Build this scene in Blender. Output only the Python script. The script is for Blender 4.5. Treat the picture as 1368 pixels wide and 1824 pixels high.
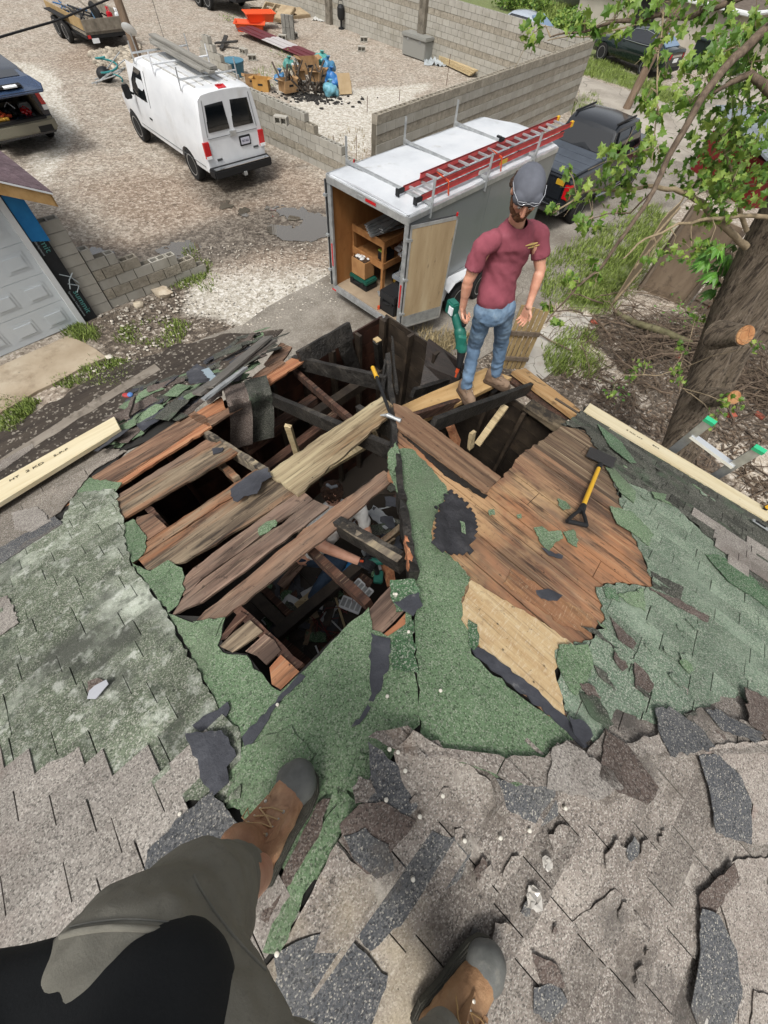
import bpy, bmesh, math, random
from mathutils import Vector as V, Matrix, noise
from mathutils.geometry import tessellate_polygon
for o in list(bpy.data.objects): bpy.data.objects.remove(o)
S = bpy.context.scene; COL = S.collection
rad = math.radians
# ---------------- camera ----------------
FPX = 681.18; CX, CY = 684.0, 912.0
X2 = V((0.99381396, 0.09685529, 0.05434027)); U2 = V((-0.1110577, 0.86672191, 0.48627083)); F2 = V((0., 0.48929764, -0.87211686))
C0 = V((0, 0, 5.6829))
X2 = X2 - F2*X2.dot(F2); X2.normalize(); U2 = X2.cross(F2); U2.normalize()
cam = bpy.data.cameras.new('camera'); camo = bpy.data.objects.new('camera', cam); COL.objects.link(camo)
cam.sensor_fit = 'HORIZONTAL'; cam.sensor_width = 36; cam.lens = 36*FPX/1368.0; cam.clip_start = .02; cam.clip_end = 600
m = Matrix(((X2.x, U2.x, -F2.x, C0.x), (X2.y, U2.y, -F2.y, C0.y), (X2.z, U2.z, -F2.z, C0.z), (0, 0, 0, 1)))
camo.matrix_world = m; S.camera = camo
# ---------------- light: bright overcast ----------------
SUN_EL, SUN_AZ = rad(58), rad(200)
w = bpy.data.worlds.new('World'); S.world = w; w.use_nodes = True
nt = w.node_tree; nt.nodes.clear()
sky = nt.nodes.new('ShaderNodeTexSky'); sky.sky_type = 'NISHITA'; sky.sun_disc = False
sky.sun_elevation = SUN_EL; sky.sun_rotation = SUN_AZ; sky.air_density = 1.0; sky.dust_density = 6.0; sky.ozone_density = .6
hs = nt.nodes.new('ShaderNodeHueSaturation'); hs.inputs['Saturation'].default_value = .22
bg = nt.nodes.new('ShaderNodeBackground'); bg.inputs[1].default_value = .135
wo = nt.nodes.new('ShaderNodeOutputWorld')
nt.links.new(sky.outputs[0], hs.inputs['Color']); nt.links.new(hs.outputs[0], bg.inputs[0]); nt.links.new(bg.outputs[0], wo.inputs[0])
sl = bpy.data.lights.new('sun', 'SUN'); sl.energy = 2.0; sl.angle = rad(15); sl.color = (1, .97, .92)
so = bpy.data.objects.new('sun', sl); COL.objects.link(so)
sd = V((math.cos(SUN_EL)*math.sin(SUN_AZ), math.cos(SUN_EL)*math.cos(SUN_AZ), math.sin(SUN_EL)))
so.rotation_euler = sd.to_track_quat('Z', 'Y').to_euler(); so.location = (0, 0, 30)
S.view_settings.view_transform = 'Standard'; S.view_settings.look = 'None'; S.view_settings.gamma = 1
S.view_settings.exposure = .28

# ---------------- projection helpers (photo pixel -> point on a real plane) ----------------
def ray(px, py):
    d = X2*((px-CX)/FPX) - U2*((py-CY)/FPX) + F2; d.normalize(); return d
def G(px, py, z=0.0):
    d = ray(px, py); return C0 + d*((z-C0.z)/d.z)
def D(px, py, dist): return C0 + ray(px, py)*dist
APEX = V((.22, -.07, 4.17)); SL = .396
FN = {k: V((math.cos(rad(a)), math.sin(rad(a)), 0)) for k, a in ((1, 141), (2, 51), (3, -39))}
FE = {k: V((math.cos(rad(a)), math.sin(rad(a)), 0)) for k, a in ((1, 51), (2, -39), (3, 51))}
def FNORM(i): return V((FN[i].x*SL, FN[i].y*SL, 1)).normalized()
def R(i, px, py, off=0):
    n = V((FN[i].x*SL, FN[i].y*SL, 1)); o = APEX + V((0, 0, off)); d = ray(px, py)
    return C0 + d*(((o-C0).dot(n))/d.dot(n))
def UV(i, P): q = P-APEX; return (q.dot(FE[i]), q.x*FN[i].x+q.y*FN[i].y)
def FP(i, u, d, off=0): return V((APEX.x+FE[i].x*u+FN[i].x*d, APEX.y+FE[i].y*u+FN[i].y*d, APEX.z-SL*d+off))
rng = random.Random(7)

# ---------------- mesh builder ----------------
def lin(h):
    h = h.lstrip('#'); o = []
    for i in (0, 2, 4):
        c = int(h[i:i+2], 16)/255; o.append(c/12.92 if c <= .04045 else ((c+.055)/1.055)**2.4)
    return o
K = .66
def col(h, k=None):
    k = K if k is None else k
    return tuple([min(.85, c*k) for c in lin(h)]+[1])
class MB:
    def __init__(s): s.v = []; s.f = []; s.m = []; s.mi = 0
    def add(s, vs, fs):
        b = len(s.v); s.v += [V(p) for p in vs]; s.f += [tuple(b+i for i in f) for f in fs]; s.m += [s.mi]*len(fs); return s
    def box(s, c, sz, R=None):
        c = V(c); h = V(sz)*.5; vs = []
        for x in (-1, 1):
            for y in (-1, 1):
                for z in (-1, 1):
                    p = V((x*h.x, y*h.y, z*h.z))
                    if R is not None: p = R @ p
                    vs.append(c+p)
        return s.add(vs, [(0, 1, 3, 2), (4, 6, 7, 5), (0, 4, 5, 1), (2, 3, 7, 6), (0, 2, 6, 4), (1, 5, 7, 3)])
    def bbox(s, a, b): a = V(a); b = V(b); return s.box((a+b)/2, [abs(b[i]-a[i]) for i in range(3)])
    def beam(s, a, b, w, h, up=(0, 0, 1), n=1, jit=0, r=None):
        a = V(a); b = V(b); d = (b-a); L = d.length; d.normalize(); up = V(up); sd = d.cross(up); sd.normalize(); up = sd.cross(d); up.normalize()
        r = r or rng; vs = []
        for k in range(n+1):
            c = a+d*(L*k/n)
            for (i, j) in ((-1, -1), (1, -1), (1, 1), (-1, 1)):
                q = c+sd*(i*w/2)+up*(j*h/2)
                if jit: q = q+V((r.uniform(-jit, jit), r.uniform(-jit, jit), r.uniform(-jit, jit)))
                vs.append(q)
        fs = [(3, 2, 1, 0), tuple(4*n+i for i in (0, 1, 2, 3))]
        for k in range(n):
            for i in range(4):
                j = (i+1) % 4; fs.append((4*k+i, 4*k+j, 4*k+4+j, 4*k+4+i))
        return s.add(vs, fs)
    def tube(s, pts, rs, n=8, cap=True):
        pts = [V(p) for p in pts]
        if not hasattr(rs, '__len__'): rs = [rs]*len(pts)
        vs = []; up = V((.13, .21, .97)); m_ = len(pts)
        for k, p in enumerate(pts):
            t = (pts[min(k+1, m_-1)]-pts[max(k-1, 0)])
            if t.length < 1e-9: t = V((0, 0, 1))
            t.normalize(); a = up - t*up.dot(t)
            if a.length < 1e-3: a = V((1, 0, 0)) - t*t.x
            a.normalize(); up = a; b = t.cross(a)
            for i in range(n):
                q = 2*math.pi*i/n; vs.append(p+(a*math.cos(q)+b*math.sin(q))*rs[k])
        fs = []
        for k in range(m_-1):
            for i in range(n):
                j = (i+1) % n; fs.append((k*n+i, k*n+j, k*n+n+j, k*n+n+i))
        if cap: fs += [tuple(range(n-1, -1, -1)), tuple((m_-1)*n+i for i in range(n))]
        return s.add(vs, fs)
    def cyl(s, a, b, r, n=16, r2=None): return s.tube([a, b], [r, r if r2 is None else r2], n)
    def slab(s, top, dn):
        n = len(top); top = [V(p) for p in top]; dn = V(dn)
        vs = top+[p+dn for p in top]
        fs = [tuple(range(n)), tuple(range(2*n-1, n-1, -1))]+[(i, n+i, n+(i+1) % n, (i+1) % n) for i in range(n)]
        return s.add(vs, fs)
    def ell(s, c, r, n=12, m_=8, R=None):
        c = V(c)
        if not hasattr(r, '__len__'): r = (r, r, r)
        vs = [c+((R @ V((0, 0, -r[2]))) if R else V((0, 0, -r[2])))]
        for k in range(1, m_):
            t = -math.pi/2+math.pi*k/m_
            for i in range(n):
                q = 2*math.pi*i/n; p = V((r[0]*math.cos(t)*math.cos(q), r[1]*math.cos(t)*math.sin(q), r[2]*math.sin(t)))
                vs.append(c+(R @ p if R else p))
        p = V((0, 0, r[2])); vs.append(c+(R @ p if R else p)); L = len(vs)-1
        fs = [(0, 1+(i+1) % n, 1+i) for i in range(n)]
        for k in range(m_-2):
            for i in range(n):
                j = (i+1) % n; a = 1+k*n; fs.append((a+i, a+j, a+n+j, a+n+i))
        a = 1+(m_-2)*n; fs += [(a+i, a+(i+1) % n, L) for i in range(n)]
        return s.add(vs, fs)
    def caps(s, a, b, ra, rb, n=14):      # tapered capsule
        a = V(a); b = V(b); d = b-a; L = d.length; d.normalize(); pts = []; rs = []
        for k in range(5): t = math.pi/2*(1-k/4.); pts.append(a-d*ra*math.sin(t)); rs.append(max(1e-4, ra*math.cos(t)))
        for k in range(5): t = math.pi/2*k/4.; pts.append(b+d*rb*math.sin(t)); rs.append(max(1e-4, rb*math.cos(t)))
        return s.tube(pts, rs, n)
    def chain(s, pts, rs, n=14):
        for i in range(len(pts)-1): s.caps(pts[i], pts[i+1], rs[i], rs[i+1], n)
        return s
    def lathe(s, c, prof, n=20, R=None):   # profile (r,z) round z, closed
        c = V(c); vs = []
        for (r, z) in prof:
            for i in range(n):
                q = 2*math.pi*i/n; p = V((r*math.cos(q), r*math.sin(q), z)); vs.append(c+(R @ p if R else p))
        fs = []; m_ = len(prof)
        for k in range(m_-1):
            for i in range(n):
                j = (i+1) % n; fs.append((k*n+i, k*n+j, k*n+n+j, k*n+n+i))
        fs += [tuple(range(n-1, -1, -1)), tuple((m_-1)*n+i for i in range(n))]
        return s.add(vs, fs)
    def grid(s, rows):     # rows of points
        n = len(rows[0]); vs = [p for r in rows for p in r]
        return s.add(vs, [(k*n+i, k*n+i+1, k*n+n+i+1, k*n+n+i) for k in range(len(rows)-1) for i in range(n-1)])
    def thick(s, rows, dn):
        n = len(rows[0]); k_ = len(rows); dn = V(dn)
        s.grid(rows); s.grid([[p+dn for p in r] for r in rows][::-1])
        per = [rows[0][i] for i in range(n)]+[rows[k][n-1] for k in range(1, k_)]+[rows[-1][i] for i in range(n-2, -1, -1)]+[rows[k][0] for k in range(k_-2, 0, -1)]
        L = len(per); return s.add(per+[p+dn for p in per], [(i, (i+1) % L, L+(i+1) % L, L+i) for i in range(L)])
    def xf(s, M, i0=0):
        for i in range(i0, len(s.v)): s.v[i] = M @ s.v[i]
        return s
    def build(s, name, mat, parent=None, smooth=None, world=True, label=None, bevel=0, recalc=True):
        me = bpy.data.meshes.new(name); vs = s.v
        if parent is not None and world:
            inv = parent.matrix_basis.inverted()
            pp = parent.parent
            while pp is not None: inv = inv @ pp.matrix_basis.inverted(); pp = pp.parent
            vs = [inv @ p for p in s.v]
        me.from_pydata([tuple(p) for p in vs], [], s.f); me.validate()
        mats = mat if isinstance(mat, (list, tuple)) else [mat]
        for q in mats: me.materials.append(q)
        if len(mats) > 1 and len(me.polygons) == len(s.m): me.polygons.foreach_set('material_index', s.m)
        if recalc:
            bm = bmesh.new(); bm.from_mesh(me); bmesh.ops.recalc_face_normals(bm, faces=bm.faces)
            if bevel: bmesh.ops.bevel(bm, geom=[e for e in bm.edges if e.is_manifold and e.calc_face_angle(0) > .6], offset=bevel, segments=2, affect='EDGES', clamp_overlap=True)
            bm.to_mesh(me); bm.free()
        if smooth is not None:
            me.polygons.foreach_set('use_smooth', [True]*len(me.polygons))
            if smooth < 180: me.set_sharp_from_angle(angle=rad(smooth))
        me.update()
        o = bpy.data.objects.new(name, me); COL.objects.link(o)
        if parent is not None: o.parent = parent
        if label: o['label'] = label
        return o
def tag(o, label, cat, group=None, kind=None):
    if label: o['label'] = label
    if cat: o['category'] = cat
    if group: o['group'] = group
    if kind: o['kind'] = kind
    return o
def thing(name, label, cat, loc=(0, 0, 0), rz=0, group=None, M=None):
    o = bpy.data.objects.new(name, None); COL.objects.link(o); o.empty_display_size = .2
    if M is not None: o.matrix_basis = M
    else: o.matrix_basis = Matrix.Translation(V(loc)) @ Matrix.Rotation(rz, 4, 'Z')
    return tag(o, label, cat, group)
def struct(o): o['kind'] = 'structure'; return o
def copy_tree(o, parent=None, M=None, label=None):
    c = o.copy(); COL.objects.link(c); c.parent = parent
    if M is not None: c.matrix_basis = M
    if label: c['label'] = label
    for ch in list(o.children): copy_tree(ch, c)
    return c
def evald(o):       # bake modifiers
    dg = bpy.context.evaluated_depsgraph_get(); dg.update(); me = bpy.data.meshes.new_from_object(o.evaluated_get(dg)); me.name = o.name
    old = o.data; o.modifiers.clear(); o.data = me; bpy.data.meshes.remove(old); return o
def blob(mb, name, mat, parent, vox=.01, sm=4, disp=None, label=None, world=True):
    o = mb.build(name, mat, parent, world=world, label=label)
    r = o.modifiers.new('r', 'REMESH'); r.mode = 'VOXEL'; r.voxel_size = vox; r.adaptivity = 0
    if sm: q = o.modifiers.new('s', 'SMOOTH'); q.iterations = sm; q.factor = .5
    evald(o)
    if disp:
        me = o.data; nn = [v.normal.copy() for v in me.vertices]
        for v, n in zip(me.vertices, nn): v.co = v.co + n*disp(v.co, n)
    o.data.polygons.foreach_set('use_smooth', [True]*len(o.data.polygons)); o.data.update()
    return o
def cut(o, cutters):
    cs = []
    for c in cutters:
        co = c.build('cutter', o.data.materials[0]); co.matrix_basis = Matrix(); cs.append(co)
        if o.parent is not None:   # cutters are given in the parent's local space
            M = o.parent.matrix_basis
            for v in co.data.vertices: v.co = M @ v.co
        b = o.modifiers.new('b', 'BOOLEAN'); b.object = co; b.operation = 'DIFFERENCE'; b.solver = 'EXACT'
    evald(o)
    for co in cs: me = co.data; bpy.data.objects.remove(co); bpy.data.meshes.remove(me)
    o.data.polygons.foreach_set('use_smooth', [True]*len(o.data.polygons)); o.data.set_sharp_from_angle(angle=rad(28)); return o
def rag(pts, step=.04, amp=.006, r=None, closed=True):
    r = r or rng; out = []; n = len(pts)
    for i in range(n if closed else n-1):
        a = V(pts[i]); b = V(pts[(i+1) % n]); L = (b-a).length; k = max(1, int(L/step)); d = (b-a).normalized() if L > 0 else V((1, 0, 0))
        for j in range(k):
            p = a.lerp(b, j/k)
            if j: p = p+V((r.gauss(0, amp), r.gauss(0, amp), 0))
            out.append(p)
    return out
def rag2(pts, step, amp, r=None):   # 2-D
    return [(p.x, p.y) for p in rag([V((a, b, 0)) for a, b in pts], step, amp, r)]
def clip(poly, ax, val, sgn):
    out = []; n = len(poly)
    for i in range(n):
        a = poly[i]; b = poly[(i+1) % n]; ia = (a[ax]-val)*sgn >= 0; ib = (b[ax]-val)*sgn >= 0
        if ia: out.append(a)
        if ia != ib:
            t = (val-a[ax])/(b[ax]-a[ax]); out.append((a[0]+(b[0]-a[0])*t, a[1]+(b[1]-a[1])*t))
    return out
def clip_rect(poly, x0, x1, y0, y1):
    for ax, v, s_ in ((0, x0, 1), (0, x1, -1), (1, y0, 1), (1, y1, -1)):
        poly = clip(poly, ax, v, s_)
        if len(poly) < 3: return []
    return poly
def area(p): return .5*sum(p[i][0]*p[(i+1) % len(p)][1]-p[(i+1) % len(p)][0]*p[i][1] for i in range(len(p)))
def inside(p, x, y):
    c = False; n = len(p); j = n-1
    for i in range(n):
        if (p[i][1] > y) != (p[j][1] > y) and x < (p[j][0]-p[i][0])*(y-p[i][1])/(p[j][1]-p[i][1])+p[i][0]: c = not c
        j = i
    return c

# ---------------- materials ----------------
MATS = {}
def mat(name, stops, scale=4, detail=6, rough=.85, bump=.3, bscale=None, bdist=.01, stretch=(1, 1, 1), rz=0, isl=0, obr=0, metal=0, spec=.4, over=(), k=None, coat=0, nrough=.6, dist=0, rvar=0):
    if name in MATS: return MATS[name]
    m = bpy.data.materials.new(name); m.use_nodes = True; nt = m.node_tree; N = nt.nodes; L = nt.links
    b = N['Principled BSDF']; b.inputs['Roughness'].default_value = rough; b.inputs['Metallic'].default_value = metal
    b.inputs['Specular IOR Level'].default_value = spec; b.inputs['Coat Weight'].default_value = coat
    if isinstance(stops, str): stops = [(0, stops)]
    tc = N.new('ShaderNodeTexCoord'); mp = N.new('ShaderNodeMapping'); mp.inputs['Scale'].default_value = stretch
    vr = N.new('ShaderNodeVectorRotate'); vr.rotation_type = 'Z_AXIS'; vr.inputs['Angle'].default_value = rz
    L.new(tc.outputs['Object'], vr.inputs['Vector'])
    geo = N.new('ShaderNodeNewGeometry'); oi = N.new('ShaderNodeObjectInfo')
    src = vr.outputs[0]
    if isl or obr:
        ad = N.new('ShaderNodeVectorMath'); ad.operation = 'MULTIPLY_ADD'; cb = N.new('ShaderNodeCombineXYZ')
        L.new(geo.outputs['Random Per Island'], cb.inputs[0]); L.new(oi.outputs['Random'], cb.inputs[1]); L.new(geo.outputs['Random Per Island'], cb.inputs[2])
        L.new(cb.outputs[0], ad.inputs[0]); ad.inputs[1].default_value = (9, 9, 9); L.new(src, ad.inputs[2]); src = ad.outputs[0]
    L.new(src, mp.inputs['Vector'])
    no = N.new('ShaderNodeTexNoise'); no.inputs['Scale'].default_value = scale; no.inputs['Detail'].default_value = detail; no.inputs['Roughness'].default_value = nrough
    no.inputs['Distortion'].default_value = dist
    L.new(mp.outputs[0], no.inputs['Vector'])
    cr = N.new('ShaderNodeValToRGB'); e = cr.color_ramp.elements
    if len(stops) == 1: stops = [(0, stops[0][1]), (1, stops[0][1])]
    while len(e) < len(stops): e.new(.5)
    for i, (p, h) in enumerate(stops): e[i].position = p; e[i].color = col(h, k)
    L.new(no.outputs['Fac'], cr.inputs[0]); c = cr.outputs[0]
    for ov in over:
        kind, sc, lo, hi, hx_, fac = ov[:6]
        st = ov[6] if len(ov) > 6 else (1, 1, 1)
        mp2 = N.new('ShaderNodeMapping'); mp2.inputs['Scale'].default_value = st; L.new(vr.outputs[0], mp2.inputs['Vector'])
        if kind == 'noise':
            t = N.new('ShaderNodeTexNoise'); t.inputs['Scale'].default_value = sc; t.inputs['Detail'].default_value = 5; t.inputs['Roughness'].default_value = .65; o_ = t.outputs['Fac']
        elif kind == 'crack':
            nd = N.new('ShaderNodeTexNoise'); nd.inputs['Scale'].default_value = sc*1.5; nd.inputs['Detail'].default_value = 3; L.new(mp2.outputs[0], nd.inputs['Vector'])
            vm = N.new('ShaderNodeVectorMath'); vm.operation = 'MULTIPLY_ADD'; vm.inputs[1].default_value = (.6/sc,)*3; L.new(nd.outputs['Color'], vm.inputs[0]); L.new(mp2.outputs[0], vm.inputs[2])
            t = N.new('ShaderNodeTexVoronoi'); t.feature = 'DISTANCE_TO_EDGE'; t.inputs['Scale'].default_value = sc; o_ = t.outputs['Distance']; L.new(vm.outputs[0], t.inputs['Vector'])
        elif kind == 'cell':
            t = N.new('ShaderNodeTexVoronoi'); t.inputs['Scale'].default_value = sc; sp = N.new('ShaderNodeSeparateColor'); L.new(t.outputs['Color'], sp.inputs[0]); o_ = sp.outputs[0]
        elif kind == 'spot':
            t = N.new('ShaderNodeTexVoronoi'); t.inputs['Scale'].default_value = sc; o_ = t.outputs['Distance']
        if kind != 'crack': L.new(mp2.outputs[0], t.inputs['Vector'])
        mr = N.new('ShaderNodeMapRange'); mr.inputs[1].default_value = lo; mr.inputs[2].default_value = hi; mr.inputs[3].default_value = 0; mr.inputs[4].default_value = fac
        L.new(o_, mr.inputs[0]); mx = N.new('ShaderNodeMix'); mx.data_type = 'RGBA'
        L.new(mr.outputs[0], mx.inputs['Factor']); L.new(c, mx.inputs['A']); mx.inputs['B'].default_value = col(hx_, k); c = mx.outputs['Result']
    if isl or obr:
        h = N.new('ShaderNodeHueSaturation'); mr = N.new('ShaderNodeMapRange'); a_ = max(isl, obr)
        mr.inputs[3].default_value = 1-a_; mr.inputs[4].default_value = 1+a_
        L.new(geo.outputs['Random Per Island'] if isl else oi.outputs['Random'], mr.inputs[0]); L.new(mr.outputs[0], h.inputs['Value']); L.new(c, h.inputs['Color']); c = h.outputs[0]
    L.new(c, b.inputs['Base Color'])
    if rvar:
        mr = N.new('ShaderNodeMapRange'); mr.inputs[1].default_value = .3; mr.inputs[2].default_value = .7; mr.inputs[3].default_value = rough-rvar; mr.inputs[4].default_value = min(1, rough+rvar); L.new(no.outputs['Fac'], mr.inputs[0]); L.new(mr.outputs[0], b.inputs['Roughness'])
    if bump:
        n2 = N.new('ShaderNodeTexNoise'); n2.inputs['Scale'].default_value = bscale or scale*6; n2.inputs['Detail'].default_value = 6; n2.inputs['Roughness'].default_value = .65
        L.new(mp.outputs[0], n2.inputs['Vector']); bp = N.new('ShaderNodeBump'); bp.inputs['Strength'].default_value = bump; bp.inputs['Distance'].default_value = bdist
        L.new(n2.outputs['Fac'], bp.inputs['Height']); L.new(bp.outputs[0], b.inputs['Normal'])
    MATS[name] = m; return m
def flat(name, h, rough=.5, metal=0, k=None, **kw): return mat(name, [(.3, h), (.7, h)], rough=rough, metal=metal, bump=kw.pop('bump', .05), k=k, **kw)
def glass(name, tint='10151a'):
    return flat(name, tint, rough=.05, spec=.8, bump=0, coat=.6)
A1 = rad(-51); A2 = rad(39)    # rotate object space so that x runs along the boards
def wood(name, stops, rz, over=(), **kw):
    kw.setdefault('isl', .15); kw.setdefault('rough', .8); over = list(over)+[('noise', 22, .54, .68, '2e231b', .55, (.12, 3, 3)), ('noise', 31, .56, .7, 'e0c7a6', .35, (.12, 3, 3)), ('spot', 8, .06, .025, '17120e', .9)]
    return mat(name, stops, scale=3.2, detail=8, stretch=(.5, 6, 6), rz=rz, bump=.45, bscale=9, bdist=.006, over=list(over), **kw)
# ================= SETTING =================
def gp(pts, z=0.0): return [G(x, y, z) for x, y in pts]
AD = V((math.cos(rad(52)), math.sin(rad(52)), 0)); AN = V((-AD.y, AD.x, 0))     # alley axes
def ab(a, b, z=0): return AD*a+AN*b+V((0, 0, z))
def pdist(p, poly):
    best = 1e9; n = len(poly)
    for i in range(n):
        ax, ay = poly[i]; bx, by = poly[(i+1) % n]; dx, dy = bx-ax, by-ay; L2 = dx*dx+dy*dy or 1e-9
        t = max(0, min(1, ((p[0]-ax)*dx+(p[1]-ay)*dy)/L2)); q = math.hypot(p[0]-ax-t*dx, p[1]-ay-t*dy)
        if q < best: best = q
    return best if inside(poly, p[0], p[1]) else -best
def P2(pts): return [(v.x, v.y) for v in gp(pts)]
REG = {
 'mud': ([P2([(140, 330), (260, 300), (400, 310), (500, 290), (600, 330), (640, 420), (560, 480), (450, 430), (390, 395), (300, 420), (210, 400)]), P2([(170, 60), (260, 80), (230, 125), (130, 130), (100, 100)]), P2([(470, 50), (560, 70), (540, 95), (430, 75), (400, 65)]), P2([(120, 440), (600, 340), (600, 480), (300, 500)])], 1.1),
 'wet': ([P2([(160, 450), (260, 430), (400, 385), (480, 360), (590, 370), (590, 440), (470, 450), (360, 485), (250, 490)]), P2([(330, 310), (470, 290), (500, 350), (380, 370)]), P2([(30, 235), (120, 240), (60, 290), (0, 290)])], .8),
 'soil': ([P2([(-150, 860), (0, 770), (200, 650), (140, 580), (230, 545), (330, 500), (330, 560), (460, 590), (250, 660), (-150, 900)]), P2([(1070, 560), (1368, 560), (1700, 700), (1700, 1200), (1300, 980), (1040, 730), (950, 690), (960, 640)]), P2([(700, 600), (900, 560), (960, 640), (900, 700), (720, 720)])], .5),
 'grass': ([P2([(1040, 100), (1100, 120), (1240, 185), (1240, 215), (1130, 160), (1030, 130)]), P2([(985, 470), (1080, 420), (1170, 370), (1200, 400), (1090, 540), (1060, 560), (960, 520)]), P2([(1000, 600), (1060, 600), (1060, 660), (980, 660)]), [(3, 40), (9, 34), (14, 38), (20, 45), (18, 70), (-8, 70), (-8, 48)]], .5),
 'pale': ([P2([(240, 560), (380, 440), (600, 480), (600, 545), (440, 595), (330, 585)]), P2([(0, 100), (100, 130), (140, 230), (80, 330), (0, 200)]), P2([(470, 130), (640, 160), (760, 150), (640, 280), (560, 240)])], 1.0),
 'sand': ([P2([(1030, 600), (1100, 650), (1150, 720), (1080, 710), (1000, 650)]), P2([(1240, 780), (1500, 800), (1500, 960), (1330, 870)]), P2([(960, 580), (1050, 555), (1060, 600), (990, 640)])], .4),
}
def smooth01(t): t = max(0, min(1, t)); return t*t*(3-2*t)
xs = [-220, -120, -70, -45, -32, -26]+[-22+.25*i for i in range(157)]+[19, 22, 27, 35, 50, 80, 220]
ys = [-60, -25, -12, -6]+[-3+.25*i for i in range(181)]+[44, 48, 54, 64, 90, 140, 300]
gv = []; att = {k: [] for k in REG}
for y in ys:
    for x in xs:
        near = -22 <= x <= 18 and -3 <= y <= 43
        gv.append((x, y, .014*noise.noise(V((x*.9, y*.9, 0))) if near else 0))
        for k, (pl, sf) in REG.items():
            b = max(pdist((x, y), p) for p in pl) if (near or k == 'grass') else -9
            b += .35*noise.noise(V((x*.8, y*.8, 3)))
            att[k].append(smooth01(.5+b/(2*sf)))
nx = len(xs); gf = [(j*nx+i, j*nx+i+1, j*nx+nx+i+1, j*nx+nx+i) for j in range(len(ys)-1) for i in range(nx-1)]
me = bpy.data.meshes.new('ground'); me.from_pydata(gv, [], gf)
for k, vals in att.items():
    a = me.attributes.new(k, 'FLOAT', 'POINT'); a.data.foreach_set('value', vals)
me.polygons.foreach_set('use_smooth', [True]*len(me.polygons))
ground = bpy.data.objects.new('ground', me); COL.objects.link(ground); struct(ground)
gm = bpy.data.materials.new('gravel'); gm.use_nodes = True; nt = gm.node_tree; N = nt.nodes; L = nt.links; bs = N['Principled BSDF']
tc = N.new('ShaderNodeTexCoord')
def n_noise(sc, det=6, ro=.65, stretch=None):
    t = N.new('ShaderNodeTexNoise'); t.inputs['Scale'].default_value = sc; t.inputs['Detail'].default_value = det; t.inputs['Roughness'].default_value = ro
    L.new(tc.outputs['Object'], t.inputs['Vector']); return t.outputs['Fac']
def n_vor(sc):
    t = N.new('ShaderNodeTexVoronoi'); t.inputs['Scale'].default_value = sc; L.new(tc.outputs['Object'], t.inputs['Vector']); s = N.new('ShaderNodeSeparateColor'); L.new(t.outputs['Color'], s.inputs[0]); return s.outputs[0], t.outputs['Distance']
def n_ramp(src, stops):
    c = N.new('ShaderNodeValToRGB'); e = c.color_ramp.elements
    while len(e) < len(stops): e.new(.5)
    for i, (p, h) in enumerate(stops): e[i].position = p; e[i].color = col(h)
    L.new(src, c.inputs[0]); return c.outputs[0]
def n_mix(f, a, b):
    x = N.new('ShaderNodeMix'); x.data_type = 'RGBA'
    if isinstance(f, float): x.inputs['Factor'].default_value = f
    else: L.new(f, x.inputs['Factor'])
    L.new(a, x.inputs['A']); L.new(b, x.inputs['B']); return x.outputs['Result']
def n_math(op, a, b=None, c=None):
    x = N.new('ShaderNodeMath'); x.operation = op; x.use_clamp = False
    for i, q in enumerate((a, b, c)):
        if q is None: continue
        if isinstance(q, (int, float)): x.inputs[i].default_value = q
        else: L.new(q, x.inputs[i])
    return x.outputs[0]
def n_range(src, lo, hi, a=0, b=1):
    x = N.new('ShaderNodeMapRange'); x.inputs[1].default_value = lo; x.inputs[2].default_value = hi; x.inputs[3].default_value = a; x.inputs[4].default_value = b; L.new(src, x.inputs[0]); return x.outputs[0]
def n_att(k):
    x = N.new('ShaderNodeAttribute'); x.attribute_name = k; return x.outputs['Fac']
v1, d1 = n_vor(13); v2, d2 = n_vor(34); nz = n_noise(1.3); nf = n_noise(9, 8, .75)
mixv = n_math('ADD', n_math('MULTIPLY', v1, .45), n_math('ADD', n_math('MULTIPLY', v2, .35), n_math('MULTIPLY', nf, .5)))
grav = n_ramp(mixv, [(.2, '6d6457'), (.42, '9b9082'), (.68, 'b8ae9f'), (.95, 'ddd5c8')])
palec = n_ramp(mixv, [(.15, '6f675b'), (.35, 'aea697'), (.7, 'd2cbbd'), (.95, 'f4f0e8')])
mudc = n_ramp(mixv, [(.2, '4c3f33'), (.45, '857261'), (.72, 'a4917e'), (1, 'd0c3b2')])
wetc = n_ramp(mixv, [(.2, '2f2a24'), (.6, '5d554b'), (1, '9a9184')])
soilc = n_ramp(mixv, [(.2, '2e2620'), (.55, '5e5347'), (.85, '8d8071'), (1, 'd6cdc0')])
grc = n_ramp(nf, [(.3, '3d4a22'), (.5, '6d7f38'), (.7, '8b9a55')])
sandc = n_ramp(mixv, [(.2, '8a7a68'), (.6, 'c9bba8'), (1, 'efe6d8')])
big = n_range(nz, .35, .65)
c = n_mix(n_math('MULTIPLY', big, .6), grav, mudc)
def am(k, lo=.35, hi=.65, amp=.9):
    a = n_math('ADD', n_att(k), n_math('MULTIPLY', n_math('SUBTRACT', nf, .5), amp)); return n_range(a, lo, hi)
c = n_mix(am('pale'), c, palec); c = n_mix(n_math('MULTIPLY', am('mud', .2, .9), .9), c, mudc); c = n_mix(am('soil'), c, soilc)
c = n_mix(n_math('MULTIPLY', am('wet', .2, .9), .85), c, wetc); c = n_mix(n_math('MULTIPLY', am('grass'), .85), c, grc); c = n_mix(am('sand'), c, sandc)
L.new(c, bs.inputs['Base Color']); bs.inputs['Roughness'].default_value = .9
L.new(n_math('SUBTRACT', .92, n_math('MULTIPLY', n_att('wet'), .4)), bs.inputs['Roughness'])
bp = N.new('ShaderNodeBump'); bp.inputs['Strength'].default_value = .7; bp.inputs['Distance'].default_value = .03
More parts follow.
